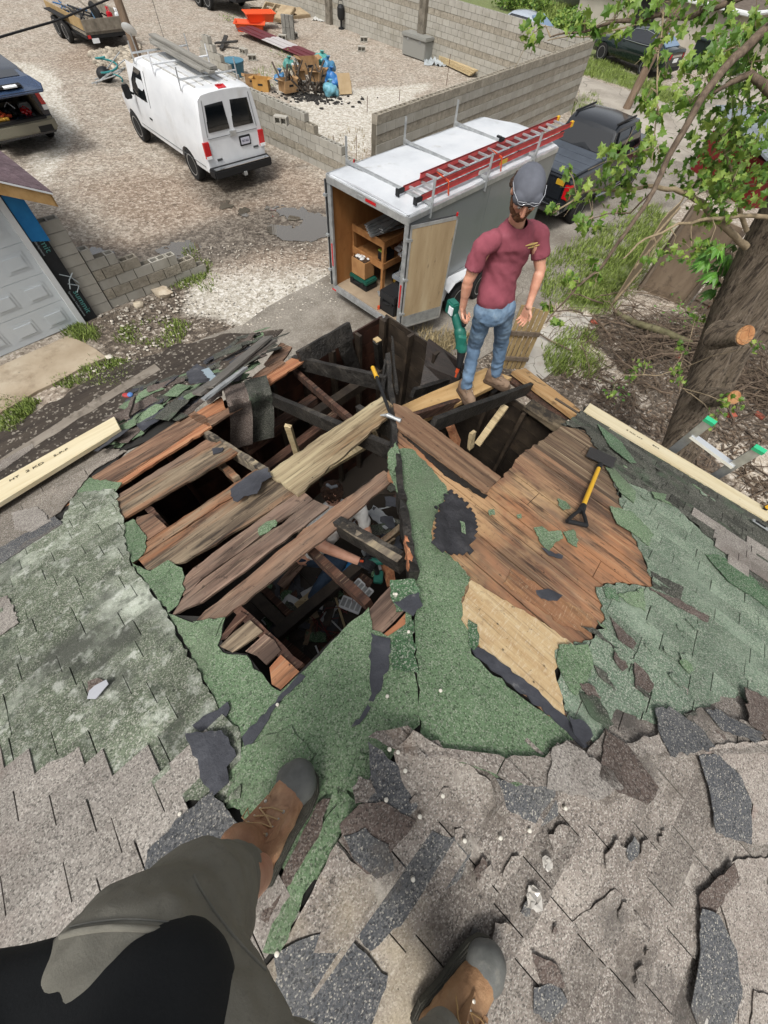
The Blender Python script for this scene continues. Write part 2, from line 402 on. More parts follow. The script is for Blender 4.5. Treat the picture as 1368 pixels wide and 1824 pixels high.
L.new(n_math('ADD', n_math('MULTIPLY', d1, .6), n_math('MULTIPLY', nf, .9)), bp.inputs['Height']); L.new(bp.outputs[0], bs.inputs['Normal'])
me.materials.append(gm)

asph = mat('asphalt', [(.25, '6b655c'), (.5, '8f887d'), (.75, 'aaa398')], scale=1.2, rough=.9, bump=.35, bscale=60, bdist=.01,
           over=[('cell', 45, .5, 1, 'c9c2b6', .45), ('crack', .22, .004, .0, '3f3a34', .7), ('noise', .9, .52, .7, '6a5f53', .7)], rz=A1)
a = []
r_ = random.Random(3)
for i in range(60): a.append((-9+i*.75, 3.1))
for i in range(60): a.append((-9+(59-i)*.75, 7.7+.25*noise.noise(V((i*.37, 0, 0)))))
mb = MB(); mb.slab([ab(x, y+ .06*math.sin(x*3), .03) for x, y in a], (0, 0, -.03)); struct(mb.build('alley', asph))
# cross street / drive at upper right
dr = mat('drive', [(.3, '9c9488'), (.6, 'bdb5a8'), (.8, 'cbc4b8')], scale=.6, rough=.9, bump=.25, bscale=40, over=[('cell', 30, .6, 1, 'd8d2c6', .3), ('crack', .3, .008, 0, '514a40', .7), ('noise', .5, .5, .68, '857b6e', .7)])
mb = MB(); mb.slab(rag(gp([(1035, 135), (1130, 165), (1240, 200), (1368, 150), (1600, 60), (1900, 200), (1500, 330), (1290, 300), (1160, 280), (1020, 215)], .036), .5, .05), (0, 0, -.03)); struct(mb.build('driveway', dr))
padm = mat('concrete', [(.3, 'a8967c'), (.55, 'c3b39b'), (.75, 'd0c3ad')], scale=1.1, rough=.85, bump=.15, bscale=50, over=[('noise', 1.6, .52, .7, '8a775f', .75), ('crack', .3, .008, 0, '6b5d4c', .6), ('noise', 14, .66, .72, '55493d', .5)])
mb = MB(); mb.slab(rag(gp([(-200, 745), (0, 652), (120, 598), (150, 610), (190, 636), (150, 652), (40, 712), (0, 735), (-200, 860)], .05), .3, .015), (0, 0, -.05)); struct(mb.build('concrete_pad', padm))
slabm = mat('old_slab', [(.3, 'b9b3a8'), (.7, 'd6d1c6')], scale=1.5, bump=.2, over=[('crack', 1.2, .012, 0, '5b5248', .8), ('noise', 2, .55, .7, '9b8f80', .6)])
mb = MB(); mb.slab(rag(gp([(960, 590), (1010, 555), (1055, 565), (1020, 625), (985, 660), (945, 690), (920, 670)], .04), .2, .02), (0, 0, -.04)); struct(mb.build('path_slab', slabm))
# the narrow concrete strip along the building
strip = mat('strip', [(.3, '7d7468'), (.6, '9a9185'), (.8, 'b5ada1')], scale=2, rz=A1, stretch=(.4, 2, 1), bump=.25, over=[('noise', 4, .5, .65, '4e453c', .7)])
mb = MB(); mb.slab(rag(gp([(-260, 985), (0, 818), (120, 742), (275, 648), (286, 658), (140, 745), (0, 836), (-260, 1010)], .055), .2, .01), (0, 0, -.055)); struct(mb.build('kerb_strip', strip))
tracks = mat('dark_soil', [(.3, '2f2823'), (.6, '4d443b'), (.85, '6d6257')], scale=2.5, rz=A1, stretch=(.35, 2, 1), bump=.6, bdist=.03, over=[('cell', 26, .86, .95, 'b5ada0', .6)])
mb = MB(); mb.slab([p+V((.12*noise.noise(p*3), .12*noise.noise(p*3+V((4, 0, 0))), 0)) for p in rag(gp([(-260, 930), (-160, 860), (0, 768), (100, 712), (200, 655), (300, 618), (400, 597), (500, 588), (470, 625), (380, 680), (180, 800), (0, 930), (-200, 1060)], .045), .1, .0)], (0, 0, -.045)); struct(mb.build('dirt_verge', tracks))
pud = flat('puddle', '6b6459', rough=.03, spec=.7, bump=0); 
bsd = pud.node_tree.nodes['Principled BSDF']; bsd.inputs['Specular IOR Level'].default_value = 1.0; bsd.inputs['Coat Weight'].default_value = 1; bsd.inputs['Coat IOR'].default_value = 1.6
for pts in ([(478, 372), (505, 366), (540, 375), (590, 384), (590, 420), (560, 432), (515, 432), (490, 425), (455, 415), (480, 402), (530, 398), (500, 385)],
            [(285, 438), (318, 432), (355, 438), (352, 455), (318, 462), (290, 452)], [(270, 465), (300, 460), (318, 470), (300, 478), (275, 476)], [(160, 443), (182, 440), (205, 460), (190, 470), (165, 455)],
            [(420, 372), (440, 368), (450, 380), (432, 388)], [(395, 362), (408, 361), (410, 371), (398, 372)]):
    mb = MB(); q_ = P2(pts); xa, xb, ya, yb = min(p[0] for p in q_)-.3, max(p[0] for p in q_)+.3, min(p[1] for p in q_)-.3, max(p[1] for p in q_)+.3; s_ = .045; nx_, ny_ = int((xb-xa)/s_)+1, int((yb-ya)/s_)+1
    ok_ = lambda i, j: pdist((xa+i*s_+s_/2, ya+j*s_+s_/2), q_)+.28*noise.noise(V((xa+i*s_, ya+j*s_, 0))*2.2)+.2*noise.noise(V((xa+i*s_, ya+j*s_, 7))*6.5) > .03
    mb.add([(xa+i*s_, ya+j*s_, .0135) for j in range(ny_+1) for i in range(nx_+1)], [(j*(nx_+1)+i, j*(nx_+1)+i+1, (j+1)*(nx_+1)+i+1, (j+1)*(nx_+1)+i) for j in range(ny_) for i in range(nx_) if ok_(i, j)]); struct(mb.build('puddle', pud))

# grass blades
grassm = mat('grass', [(.3, '55662c'), (.5, '7b8f42'), (.7, 'a3b05c')], scale=2.5, rough=.7, bump=0, isl=.3, k=.75)
def grass(pl, n, h, name='grass', lean=.5, r=None, m=None, w=.009, label=None):
    r = r or random.Random(len(pl)*13+n); poly = P2(pl); x0 = min(p[0] for p in poly); x1 = max(p[0] for p in poly); y0 = min(p[1] for p in poly); y1 = max(p[1] for p in poly)
    mb = MB(); k = 0; t = 0
    while k < n and t < n*9:
        t += 1; x = r.uniform(x0, x1); y = r.uniform(y0, y1)
        dd = pdist((x, y), poly)
        if r.random() > (dd+.35)*2.2 or noise.noise(V((x*1.9, y*1.9, 5))) < r.uniform(-.55, .25): continue
        k += 1; hh = h*r.uniform(.4, 1.2)*(1+.6*noise.noise(V((x, y, 9)))); a = r.uniform(0, 6.28); l = hh*lean*r.uniform(.2, 1.4); ww = w*r.uniform(.6, 1.6)
        p = V((x, y, -.01)); d = V((math.cos(a), math.sin(a), 0)); s_ = V((-d.y, d.x, 0))*ww
        m1 = p+V((0, 0, hh*.6))+d*l*.35; e = p+V((0, 0, hh))+d*l
        mb.add([p-s_, p+s_, m1+s_*.7, m1-s_*.7, e], [(0, 1, 2, 3), (3, 2, 4)])
    o = mb.build(name, m or grassm, recalc=False); o['kind'] = 'stuff'; return o
grass([(985, 465), (1080, 415), (1165, 370), (1195, 400), (1090, 545), (1050, 560), (960, 520)], 13000, .17)
grass([(965, 630), (1000, 600), (1060, 590), (1062, 640), (1040, 665), (970, 668)], 2000, .16)
grass([(1040, 100), (1100, 120), (1240, 185), (1240, 210), (1130, 160), (1030, 130)], 7000, .16)
grass([(900, 0), (1040, 20), (1045, 60), (985, 62), (930, 30)], 7000, .3, w=.03)
grass([(1025, 185), (1060, 165), (1070, 200), (1020, 215)], 1200, .15)
for pl, n in (([(120, 580), (150, 578), (180, 600), (160, 612)], 900), ([(145, 660), (215, 640), (235, 670), (180, 690), (150, 680)], 1400), ([(0, 720), (50, 710), (60, 735), (0, 770)], 1300),
              ([(95, 675), (125, 668), (130, 690), (100, 690)], 300), ([(310, 480), (365, 465), (365, 500), (335, 520)], 900), ([(215, 590), (320, 570), (330, 600), (240, 615)], 900), ([(330, 440), (350, 478), (385, 510), (350, 520)], 350)):
    grass(pl, n, .1)
# small stones in the verge, dark scraps on the pad
stm = mat('pale_stone', [(.3, 'b5ab9b'), (.7, 'e6dfd2')], scale=9, bump=.5, isl=.25)
def stone(mb, p, s, r):
    i0 = len(mb.v); mb.ell((0, 0, 0), (s*r.uniform(.7, 1.3), s*r.uniform(.6, 1), s*r.uniform(.4, .7)), 8, 5)
    for i in range(i0, len(mb.v)): q = mb.v[i]; mb.v[i] = q*(1+.35*noise.noise(q*(1.4/s)+V(p)*3)) + V(p)
r = random.Random(5); mb = MB()
def scat(pl, n, s0, s1, mb):
    poly = P2(pl); x0 = min(p[0] for p in poly); x1 = max(p[0] for p in poly); y0 = min(p[1] for p in poly); y1 = max(p[1] for p in poly)
    for i in range(n):
        for _ in range(20):
            x = r.uniform(x0, x1); y = r.uniform(y0, y1)
            if inside(poly, x, y): break
        stone(mb, (x, y, .03), r.uniform(s0, s1), r)
scat([(170, 555), (330, 500), (360, 560), (230, 620)], 160, .012, .04, mb)
scat([(150, 660), (330, 590), (300, 640), (160, 710)], 60, .012, .035, mb)
scat([(320, 440), (600, 430), (600, 540), (440, 590), (330, 580)], 500, .01, .028, mb)
o = mb.build('scattered_stones', stm, smooth=180, recalc=False); o['kind'] = 'stuff'
mb = MB(); scat([(160, 95), (250, 80), (235, 125), (175, 120)], 420, .05, .16, mb); tag(mb.build('rubble_heap', mat('rubble', [(.3, '8b7f6e'), (.7, 'd3c9b7')], scale=3, isl=.35, bump=.4), smooth=180, recalc=False), None, None, kind='stuff')
for nm, px, s, lb, h in (('limestone_rock', (290, 521), .2, 'large tan rock lying at the foot of the stepped block wall end', 'c9b79c'), ('limestone_rock', (247, 543), .13, 'flat angular pale rock in the dirt just left of the larger tan rock', 'd8c8ab'), ('limestone_rock', (194, 636), .09, 'white rounded rock at the broken corner of the concrete pad', 'e9e5dc')):
    mb = MB(); stone(mb, G(*px, .05), s, random.Random(int(s*100))); tag(mb.build(nm, mat('rock'+h, [(.3, h), (.7, 'e0d3bd')], scale=6, bump=.5), smooth=40), lb, 'rock')

# ---------------- concrete block walls ----------------
cmu = mat('block', [(.3, 'b0aca1'), (.5, 'bab6ab'), (.7, 'c2beb4')], scale=3, rough=.92, bump=.4, bscale=70, bdist=.006, isl=.06, over=[('noise', 1.1, .5, .68, '96907f', .45)])
cmr = mat('split_block', [(.3, '9c9484'), (.5, 'aea696'), (.7, 'beb6a6')], scale=7, rough=.95, bump=.9, bscale=22, bdist=.03, isl=.06, over=[('noise', 20, .55, .7, '6d6657', .5)])
mort = mat('mortar', [(.3, '5c564a'), (.7, '7d7668')], scale=5, bump=.5)
def hollow(mb, M, L_=.39, H=.19, T=.19):
    i0 = len(mb.v); w_ = .032
    for y in (-T/2+w_/2, T/2-w_/2): mb.box((0, y, 0), (L_, w_, H))
    for x in ((-L_/2+w_/2, 0, L_/2-w_/2) if L_ > .25 else (-L_/2+w_/2, L_/2-w_/2)): mb.box((x, 0, 0), (w_, T-2*w_+.002, H-.002))
    mb.box((0, 0, -H/2+.02), (L_-2*w_, T-2*w_, .03))
    mb.xf(M, i0)
def cmu_wall(name, o, az, n, hgt, rough=lambda k: k % 2 == 1, label=None, cat='wall', z0=0, half=False, z1=None, stack=False):
    """o: start point on the near face line, n blocks long, hgt(i)->courses above column i (half-block columns)"""
    e = V((math.cos(az), math.sin(az), 0)); t = thing(name, label, cat, (o[0], o[1], z0), az)
    bl = MB(); core = MB(); r = random.Random(int(n*7+az*10)); H = [hgt(i) for i in range(2*n)]
    for k in range(max(H)):
        i = 0 if (k % 2 == 0 or stack) else -1
        while i < 2*n:
            a = max(i, 0); b = min(i+2, 2*n)
            while a < b and H[a] <= k: a += 1
            while b > a and H[b-1] <= k: b -= 1
            if b > a:
                L_ = (b-a)*.2-.016; x = (a+b)*.1; top = all(H[q] == k+1 for q in range(a, b)); bl.mi = 1 if rough(k) else 0
                jx = r.uniform(-.003, .003); M = Matrix.Translation((x, .095+jx, k*.2+.1))
                if top or k >= max(H)-1: hollow(bl, M, L_)
                else:
                    bl.box((x, .095+jx-(.01 if rough(k) else 0), k*.2+.1), (L_, .19, .19))
                    core.box((x, .095, k*.2+.1), (L_+.009, .15, .2))
            i += 2
    # top course cores: thin mortar joint below only
    bl.build('block_courses', [cmu, cmr], t, world=False); core.build('mortar_joints', mort, t, world=False)
    return t
RW = V((-1.545, 13.877, 0)); RAZ = .954
cmu_wall('block_wall', RW+V((math.cos(RAZ), math.sin(RAZ), 0))*13.3, RAZ+math.pi, 33, lambda i: 10, label='long grey block wall with open-topped blocks running behind the enclosed trailer').matrix_basis
# mirrored start: wall built from its far end so that the near face looks at the alley
E_ = RW+V((math.cos(RAZ), math.sin(RAZ), 0))*13.35
bw = cmu_wall('block_wall', E_+V((math.cos(rad(140.5)), math.sin(rad(140.5)), 0))*.0, rad(140.5), 75, lambda i: 10, rough=lambda k: k in (3, 7), label='weathered grey block wall at the back of the gravel yard, with buttress piers')
mb = MB()
for i in (8.6, 15.6, 24.5): mb.bbox((i*1.0, .19, 0), (i+.4, .4, 1.95))
mb.xf(bw.matrix_basis); mb.build('buttress_pier', mat('pier', [(.3, '6e675b'), (.7, '9a9284')], scale=3, bump=.5, over=[('noise', 5, .5, .6, '4c463d', .5)]), bw)
# low stepped wall by the van (faces the alley)
saz = rad(-36); e = V((math.cos(saz), math.sin(saz), 0)); s0 = G(467, 250)-e*3.2
hs_ = [2, 3, 3, 4, 5, 5, 6, 6]+[6]*13+[6]*7+[5]*2+[4]*6+[3]*3+[2]*4+[1]*3
cmu_wall('block_wall', s0, saz, len(hs_)//2, lambda i: hs_[i] if i < len(hs_) else 1, rough=lambda k: k in (1, 4), label='unfinished low block wall stepping down between the white van and the trailer')
# pilaster beside the garage and its stepped tail
pz = G(170, 563); paz = .845
cmu_wall('block_pier', pz, paz, 1, lambda i: 9, stack=True, rough=lambda k: False, label='tall nine course block pier against the white garage corner')
hp = [6, 5, 5, 4, 4, 3, 3, 3, 3, 2, 2, 1][:12]
p2 = pz+V((math.cos(paz), math.sin(paz), 0))*.405
cmu_wall('block_wall', p2+V((-math.sin(paz), math.cos(paz), 0))*.03, paz, 6, lambda i: hp[i], rough=lambda k: k in (1, 3), label='short stepped block wall of smooth and rough blocks ending in the dirt')
# low wall of blocks behind the van roof
hq = [1, 2, 4, 5, 6, 6, 5, 4, 4, 3, 3, 2, 2, 1]
q0 = G(355, 130); cmu_wall('block_wall', q0, rad(-35), 7, lambda i: hq[i], rough=lambda k: False, label='rough stepped stack of blocks beyond the roof of the white van')
# loose blocks
t = thing('cinder_block', 'single grey block lying on its side on top of the low wall by the van', 'concrete block', G(501, 214, 1.3), saz+.5)
mb = MB(); hollow(mb, Matrix.Rotation(rad(90), 4, 'X')); mb.build('block', cmu, t, world=False)
lbs = [((504, 72), 'upright block standing on the dark pier base in the yard, left one of two', 0), ((524, 68), 'upright block standing by the back wall foot, right one of two', .4),
       ((648, 75), 'grey block with holes up standing on another block at the foot of the back wall', .2), ((644, 92), 'grey block lying on gravel in front of the pair by the back wall', .1),
       ((450, 108), 'single grey block at the end of the stepped stack by the blue tub', .3), ((435, 97), 'grey block lying beside the stepped stack near the red panel', -.5)]
for (p, lb, az) in lbs:
    M = Matrix.Translation(G(p[0], p[1])+V((0, 0, .1))) @ Matrix.Rotation(az, 4, 'Z')
    c_ = copy_tree(t, None, M, lb)
# pallet-like dark buttress base near back wall: stack of blocks on edge
t = thing('block_stack', 'stack of dark grey blocks standing on end in the gravel near the back wall', 'concrete blocks', G(515, 70))
mb = MB()
for i in range(3):
    for k in range(2): hollow(mb, Matrix.Translation((i*.21-.2, 0, .2+k*.4)) @ Matrix.Rotation(rad(90), 4, 'Y'))
mb.build('block', mat('dark_block', [(.3, '77756f'), (.7, '9a9890')], scale=4, bump=.4, isl=.12), t, world=False)
# rebar
rm = mat('rust', [(.3, '5a4030'), (.7, '7a5a44')], scale=20)
for i, (p, lb) in enumerate((((654, 200), 'rusty rebar sticking up from the near end of the long block wall'), ((711, 180), 'rusty rebar rising from the long block wall, second from its near end'), ((795, 152), 'tall rusty rebar rising from the long block wall near the yard lumber'), ((945, 99), 'rusty rebar rising from the far part of the long block wall'))):
    b_ = G(*p, 1.95); mb = MB().cyl(b_, b_+V((0, 0, (.3, .22, .62, .4)[i])), .008, 6); tag(mb.build('rebar', rm), lb, 'rebar', 'rebar in the long wall')
for p, lb in (((596, 290), 'thin rusty rebar standing beside the low wall end, taller one'), ((635, 288), 'thin rusty rebar standing just left of the long wall end')):
    b_ = G(*p); mb = MB().cyl(b_, b_+V((0, 0, .7)), .008, 6); tag(mb.build('rebar', rm), lb, 'rebar', 'rebar in the gravel')
# ================= THE BURNT GARAGE AND ITS ROOF =================
gar = thing('burnt_garage', 'fire damaged garage with its green and grey shingle roof torn open to charred framing', 'garage', (0, 0, 0))
charm = mat('charred', [(.3, '17140f'), (.5, '2c2823'), (.72, '4a4640')], scale=5, rough=.55, bump=1, bscale=26, bdist=.02, spec=.5, over=[('crack', 22, .08, 0, '080706', .8), ('noise', 3, .58, .75, '8b8172', .5)], isl=.15)
paleChar = mat('char_pale', [(.3, '5b5249'), (.5, '8b7f6e'), (.7, 'c0b08f')], scale=6, stretch=(.5, 3, 3), rz=A1, bump=.6, over=[('noise', 7, .52, .6, '25211d', .9)])
burnt = wood('burnt_wood', [(.25, '2a1d17'), (.5, '55392c'), (.75, '7e5a48')], A1, over=[('noise', 4, .5, .68, '1c1613', .85, (.4, 2, 2))])
redw = wood('old_board_red', [(.2, '55402f'), (.42, '8d6a54'), (.62, 'b08a6e'), (.85, 'cbab8e')], A1, over=[('noise', 2.2, .46, .64, '46362d', .85, (.3, 3, 3)), ('noise', 1.3, .5, .64, '8b7767', .75, (.6, 1.5, 1)), ('noise', 3, .58, .72, 'd9b592', .6, (.3, 5, 5)), ('noise', 9, .56, .66, '2c221c', .7, (.3, 2, 2)), ('noise', 28, .62, .7, '2a201b', .7)], isl=.12)
pinkw = wood('old_board_pink', [(.2, '5c483c'), (.45, '8f7463'), (.65, 'a78b79'), (.85, 'c2a794')], A1, over=[('noise', 2.6, .45, .62, '4d3d34', .85, (.3, 3, 3)), ('noise', 1.2, .5, .64, '8c7a6c', .7), ('noise', 10, .56, .66, '2c221c', .6, (.3, 2, 2)), ('noise', 26, .6, .68, '33271f', .7), ('noise', 2, .62, .75, 'c58f68', .6)], isl=.12)
greyw = wood('old_board_grey', [(.2, '54473a'), (.45, '8c7a64'), (.65, 'ac9a80'), (.85, 'cbb897')], A1, over=[('noise', 3, .44, .62, '463a30', .9, (.3, 3, 3)), ('noise', 1.6, .5, .64, 'b0764f', .75, (.4, 3, 3)), ('noise', 9, .54, .64, '2a211b', .7, (.3, 2, 2)), ('noise', 30, .6, .68, '2e241c', .6)], isl=.12)
yelw = wood('weathered_plank', [(.2, '7a6750'), (.4, 'a99777'), (.6, 'cdbd97'), (.85, 'e6dab8')], A1, over=[('noise', 2.4, .48, .62, '5d4b39', .9, (.3, 4, 4)), ('noise', 1.5, .52, .66, 'a27c52', .6, (.4, 3, 3)), ('noise', 8, .58, .66, '33291f', .7, (.3, 2, 2)), ('noise', 20, .63, .72, '40332a', .6)], isl=.05)
orw = wood('orange_board', [(.2, '8a5338'), (.45, 'b97a55'), (.65, 'd39a70'), (.85, 'e2b58d')], A1, over=[('noise', 2.5, .55, .7, '5c3a2a', .8, (.4, 3, 3)), ('noise', 24, .64, .72, '38261d', .7)], isl=.1)
deckR = wood('deck_right', [(.2, '6a4c3a'), (.42, '9c745a'), (.62, 'b99370'), (.85, 'd6b791')], A2, over=[('noise', 1.5, .42, .6, '503d31', .9, (.35, 2.2, 2.2)), ('noise', 1.1, .48, .6, 'c68c62', .8), ('noise', .9, .56, .64, 'd9b384', .75), ('noise', 2.6, .54, .66, '826e5d', .7, (.5, 1.6, 1)), ('noise', 8, .56, .66, '2a201a', .75, (.3, 2, 2)), ('noise', 30, .62, .7, '2f2119', .7), ('noise', 4.5, .6, .72, 'dcb98c', .5, (.3, 6, 6))], isl=.16)
deckD = wood('deck_right_dark', [(.2, '46372c'), (.45, '77604c'), (.65, '9c866b'), (.85, 'bfae90')], A2, over=[('noise', 1.6, .48, .64, '3a2c24', .85, (.3, 3, 3)), ('noise', 3, .6, .7, 'd2c09c', .6, (.2, 6, 6))], isl=.15)
blond = wood('blond_board', [(.2, 'b8905f'), (.45, 'd8b98a'), (.65, 'e9d0a4'), (.85, 'f3e2c0')], A2, over=[('noise', 26, .62, .7, '4a3a2c', .8), ('noise', 1.8, .5, .68, 'bb9365', .75), ('noise', 40, .52, .66, 'f6e8cc', .5, (3, .5, 1)), ('noise', 12, .56, .7, 'a98258', .5), ('spot', 9, .07, .03, '3a2d22', .8)], isl=.03)
tanR = wood('tan_board', [(.2, 'a3764c'), (.45, 'c79a6a'), (.65, 'dcb888'), (.85, 'ecd3ab')], A2, over=[('noise', 1.2, .46, .62, '9a6a4c', .85), ('noise', 7, .54, .66, '6b4e3a', .6, (.5, 2, 2)), ('noise', 40, .55, .7, 'efdcb8', .4, (4, .4, 1)), ('noise', 28, .65, .74, '3c2c20', .7)], isl=.06)
def gran(name, stops, weather=None, k=None, crack=.5, isl=.1, extra=(), lf=.42, **kw):
    ov = [('cell', 210, .6, .95, 'ece7dc', lf), ('cell', 190, .36, .05, '141516', .55)]
    if weather: ov += weather
    if crack: ov += [('crack', 30, .035, 0, '1e211e', crack*.55)]
    ov += list(extra)
    return mat(name, stops, scale=2.2, rough=.95, bump=.8, bscale=130, bdist=.004, over=ov, isl=isl, spec=.25, k=k, detail=9, nrough=.7, **kw)
greenF = gran('green_sheet', [(.28, '5f7859'), (.5, '78936f'), (.72, '91a985')], [('noise', 34, .62, .7, '1f2721', .75), ('noise', 2.4, .58, .74, '93a989', .5), ('noise', 1.2, .56, .7, '636a58', .6)], crack=.75, lf=.28)
greenD = gran('green_deep', [(.28, '456547'), (.5, '567a56'), (.72, '6f9270')], [('noise', 6, .6, .7, '28332b', .8)], crack=.6)
greenT = gran('green_tabs', [(.25, '505749'), (.45, '69735f'), (.62, '858f7a'), (.8, 'a4ac98')], [('noise', 1.9, .52, .64, 'c6ccbd', .8), ('noise', 1.3, .52, .64, '5b5d56', .85), ('noise', 14, .56, .66, 'd6d9cf', .55), ('noise', 11, .58, .68, '464a42', .6), ('noise', 5, .56, .68, '444b42', .7), ('noise', 9, .58, .72, 'd7dccf', .6), ('noise', 40, .64, .7, '20231f', .7)], crack=.25, isl=.22, rz=A1)
greenR = gran('green_right', [(.25, '5e7260'), (.5, '7d917b'), (.75, '9db097')], [('noise', 1.5, .52, .7, 'a3b49f', .7), ('noise', 2.5, .62, .76, '566055', .7), ('noise', 36, .64, .7, '222722', .7)], crack=.5, isl=.2)
darkS = gran('dark_shingle', [(.25, '34362f'), (.5, '4c4e46'), (.75, '66675c')], [('noise', 3, .55, .68, '5b6f58', .7), ('noise', 7, .6, .7, '25241f', .8), ('noise', 4, .64, .74, '9c988c', .6)], crack=.4, isl=.3, lf=.2)
grayS = gran('grey_shingle', [(.25, '7f7871'), (.45, '979088'), (.65, 'aea79f'), (.8, 'beb8af')], [('noise', 1.3, .55, .7, '80766f', .6), ('noise', 60, .64, .7, '4c4642', .6), ('noise', 1.0, .56, .68, '9c8b82', .5)], crack=0, isl=.13)
grayW = gran('worn_shingle', [(.25, '6e665f'), (.45, '8b827a'), (.65, 'a69d93'), (.8, 'bdb4a8')], [('noise', 2.3, .52, .68, '57534f', .8), ('noise', 1.2, .57, .7, 'b5a88f', .7), ('noise', 6, .6, .7, 'cdc6ba', .6), ('noise', 44, .62, .7, '2b2927', .75), ('noise', 4, .56, .66, '5e564e', .6), ('noise', 2, .6, .7, '8a6a50', .35)], crack=0, isl=.26)
blueS = gran('blue_black_shingle', [(.25, '494b50'), (.5, '5f6164'), (.75, '7b7a77')], [('cell', 230, .9, .97, 'd6d0c2', .6), ('noise', 3, .58, .7, '7d7469', .7)], crack=.2, isl=.12, lf=.16)
brownS = gran('brown_shingle', [(.25, '4d423c'), (.5, '6b5e57'), (.75, '8a7c74')], [('noise', 4, .58, .7, '3a3430', .7)], crack=.2, isl=.1, lf=.22)
redS = gran('reddish_shingle', [(.25, '857b73'), (.5, '9f958c'), (.75, 'b7aea4')], [('noise', 1.7, .56, .7, '9d6a62', .7), ('noise', 50, .64, .7, '443e3b', .6)], crack=0)
tar = mat('tar_backing', [(.3, '33343a'), (.55, '494b52'), (.8, '6a6b70')], scale=6, rough=.6, bump=.6, bscale=30, over=[('noise', 9, .62, .7, 'a9a8a4', .5)], isl=.15)
felt = mat('felt', [(.3, '1d1c1a'), (.7, '34322e')], scale=5, bump=.4)

def pp(i, pts, off=0): return [R(i, x, y, off) for x, y in pts]
def sheet(mb, i, pts, off, th=.005, step=.035, amp=.005, r=None, dz=None):
    """ragged flat piece lying on roof face i, outline picked on the photo"""
    uv = rag2([UV(i, R(i, x, y)) for x, y in pts], step, amp, r); top = [FP(i, u, d, off+(dz(u, d) if dz else 0)) for u, d in uv]
    return mb.slab(top, (0, 0, -th))
def regionUV(i, pts): return [UV(i, R(i, x, y)) for x, y in pts]
def tabs(i, pts, off, expo=.135, w=(.2, .34), rise=.007, mode='clip', step=.03, amp=.006, seed=1, u0=0, mb=None, jag=0, holes=()):
    r = random.Random(seed); poly0 = regionUV(i, pts); poly = rag2(poly0, step, amp, r) if mode == 'clip' else poly0
    xs = [p[0] for p in poly]; ys = [p[1] for p in poly]; mb = mb or MB()
    k = int(min(ys)/expo)-1
    while k*expo < max(ys):
        u = min(xs)-r.uniform(0, w[1])+u0; y0 = k*expo; y1 = y0+expo+.006; lay = r.uniform(0, .0015)
        while u < max(xs):
            ww = r.uniform(*w); a0, a1 = u+.002, u+ww-.002; u += ww
            jj = r.uniform(-jag, jag)
            if mode == 'clip': q = clip_rect(poly, a0, a1, y0, y1+jj)
            else: q = [(a0, y0), (a1, y0), (a1, y1+jj), (a0, y1+jj)] if inside(poly, (a0+a1)/2, (y0+y1)/2) else []
            if len(q) < 3 or abs(area(q)) < 6e-4: continue
            if area(q) < 0: q = q[::-1]
            thk = r.choice((0, 0, .003)); tw = r.uniform(-.004, .004)
            top = [FP(i, a, b, off+lay+thk*(b-y0)/expo+rise*(b-y0)/expo+.0025+tw*(a-a0)/ww*(b-y0)/expo) for a, b in q]
            mb.slab(top, (0, 0, -.0065))
        k += 1
    return mb
# --- solid roof bodies under the shingles
def base(i, pts, name='roof_sheathing', off=-.001, th=.02, m=None, px=True):
    q = [R(i, x, y, off) for x, y in pts] if px else [FP(i, u, d, off) for u, d in pts]
    mb = MB(); mb.slab(q, (0, 0, -th)); return mb.build(name, m or felt, gar)
ED = 3.55
u_ap = 0.0
# face 1 (left): base polygon without the burnt opening
L_far = [FP(1, -7, 0), FP(1, -7, ED)]
b1 = [(-7, 0), (-7, ED)]+[UV(1, R(1, x, y)) for x, y in ((150, 808), (225, 765), (340, 715), (300, 770), (225, 800), (115, 925), (175, 905), (205, 935), (235, 960), (262, 965), (232, 1005), (270, 1015), (300, 1000), (330, 1050), (300, 1095), (400, 1100), (395, 1140), (400, 1160), (440, 1165), (485, 1225), (505, 1227), (530, 1200), (590, 1140), (658, 1083), (665, 1120), (692, 1133), (722, 1110), (738, 1040))]+[(0.35, .35), (0, 0)]
mb = MB(); mb.slab([FP(1, u, d, -.001) for u, d in b1], (0, 0, -.02)); mb.build('roof_sheathing', felt, gar)
# face 2 (right)
hipR = [UV(2, R(2, x, y)) for x, y in ((738, 1040), (715, 900), (694, 800), (700, 735))]
b2 = [(0, 0)]+hipR+[UV(2, R(2, x, y)) for x, y in ((862, 882), (892, 855), (1000, 760), (1040, 745))]+[(.1, ED)]
b2 = [(0, 0)]+hipR+[UV(2, R(2, x, y)) for x, y in ((862, 882), (895, 855), (1000, 762), (1035, 742), (1042, 722))]+[(ED, ED)]
mb = MB(); mb.slab([FP(2, u, d, -.012) for u, d in b2], (0, 0, -.02)); mb.build('roof_sheathing', felt, gar)
# face 3
b3 = [(-7, 0), (0, 0), (ED, ED), (-7, ED)]
mb = MB(); mb.slab([FP(3, u, d, -.001) for u, d in b3], (0, 0, -.02)); mb.build('roof_sheathing', felt, gar)
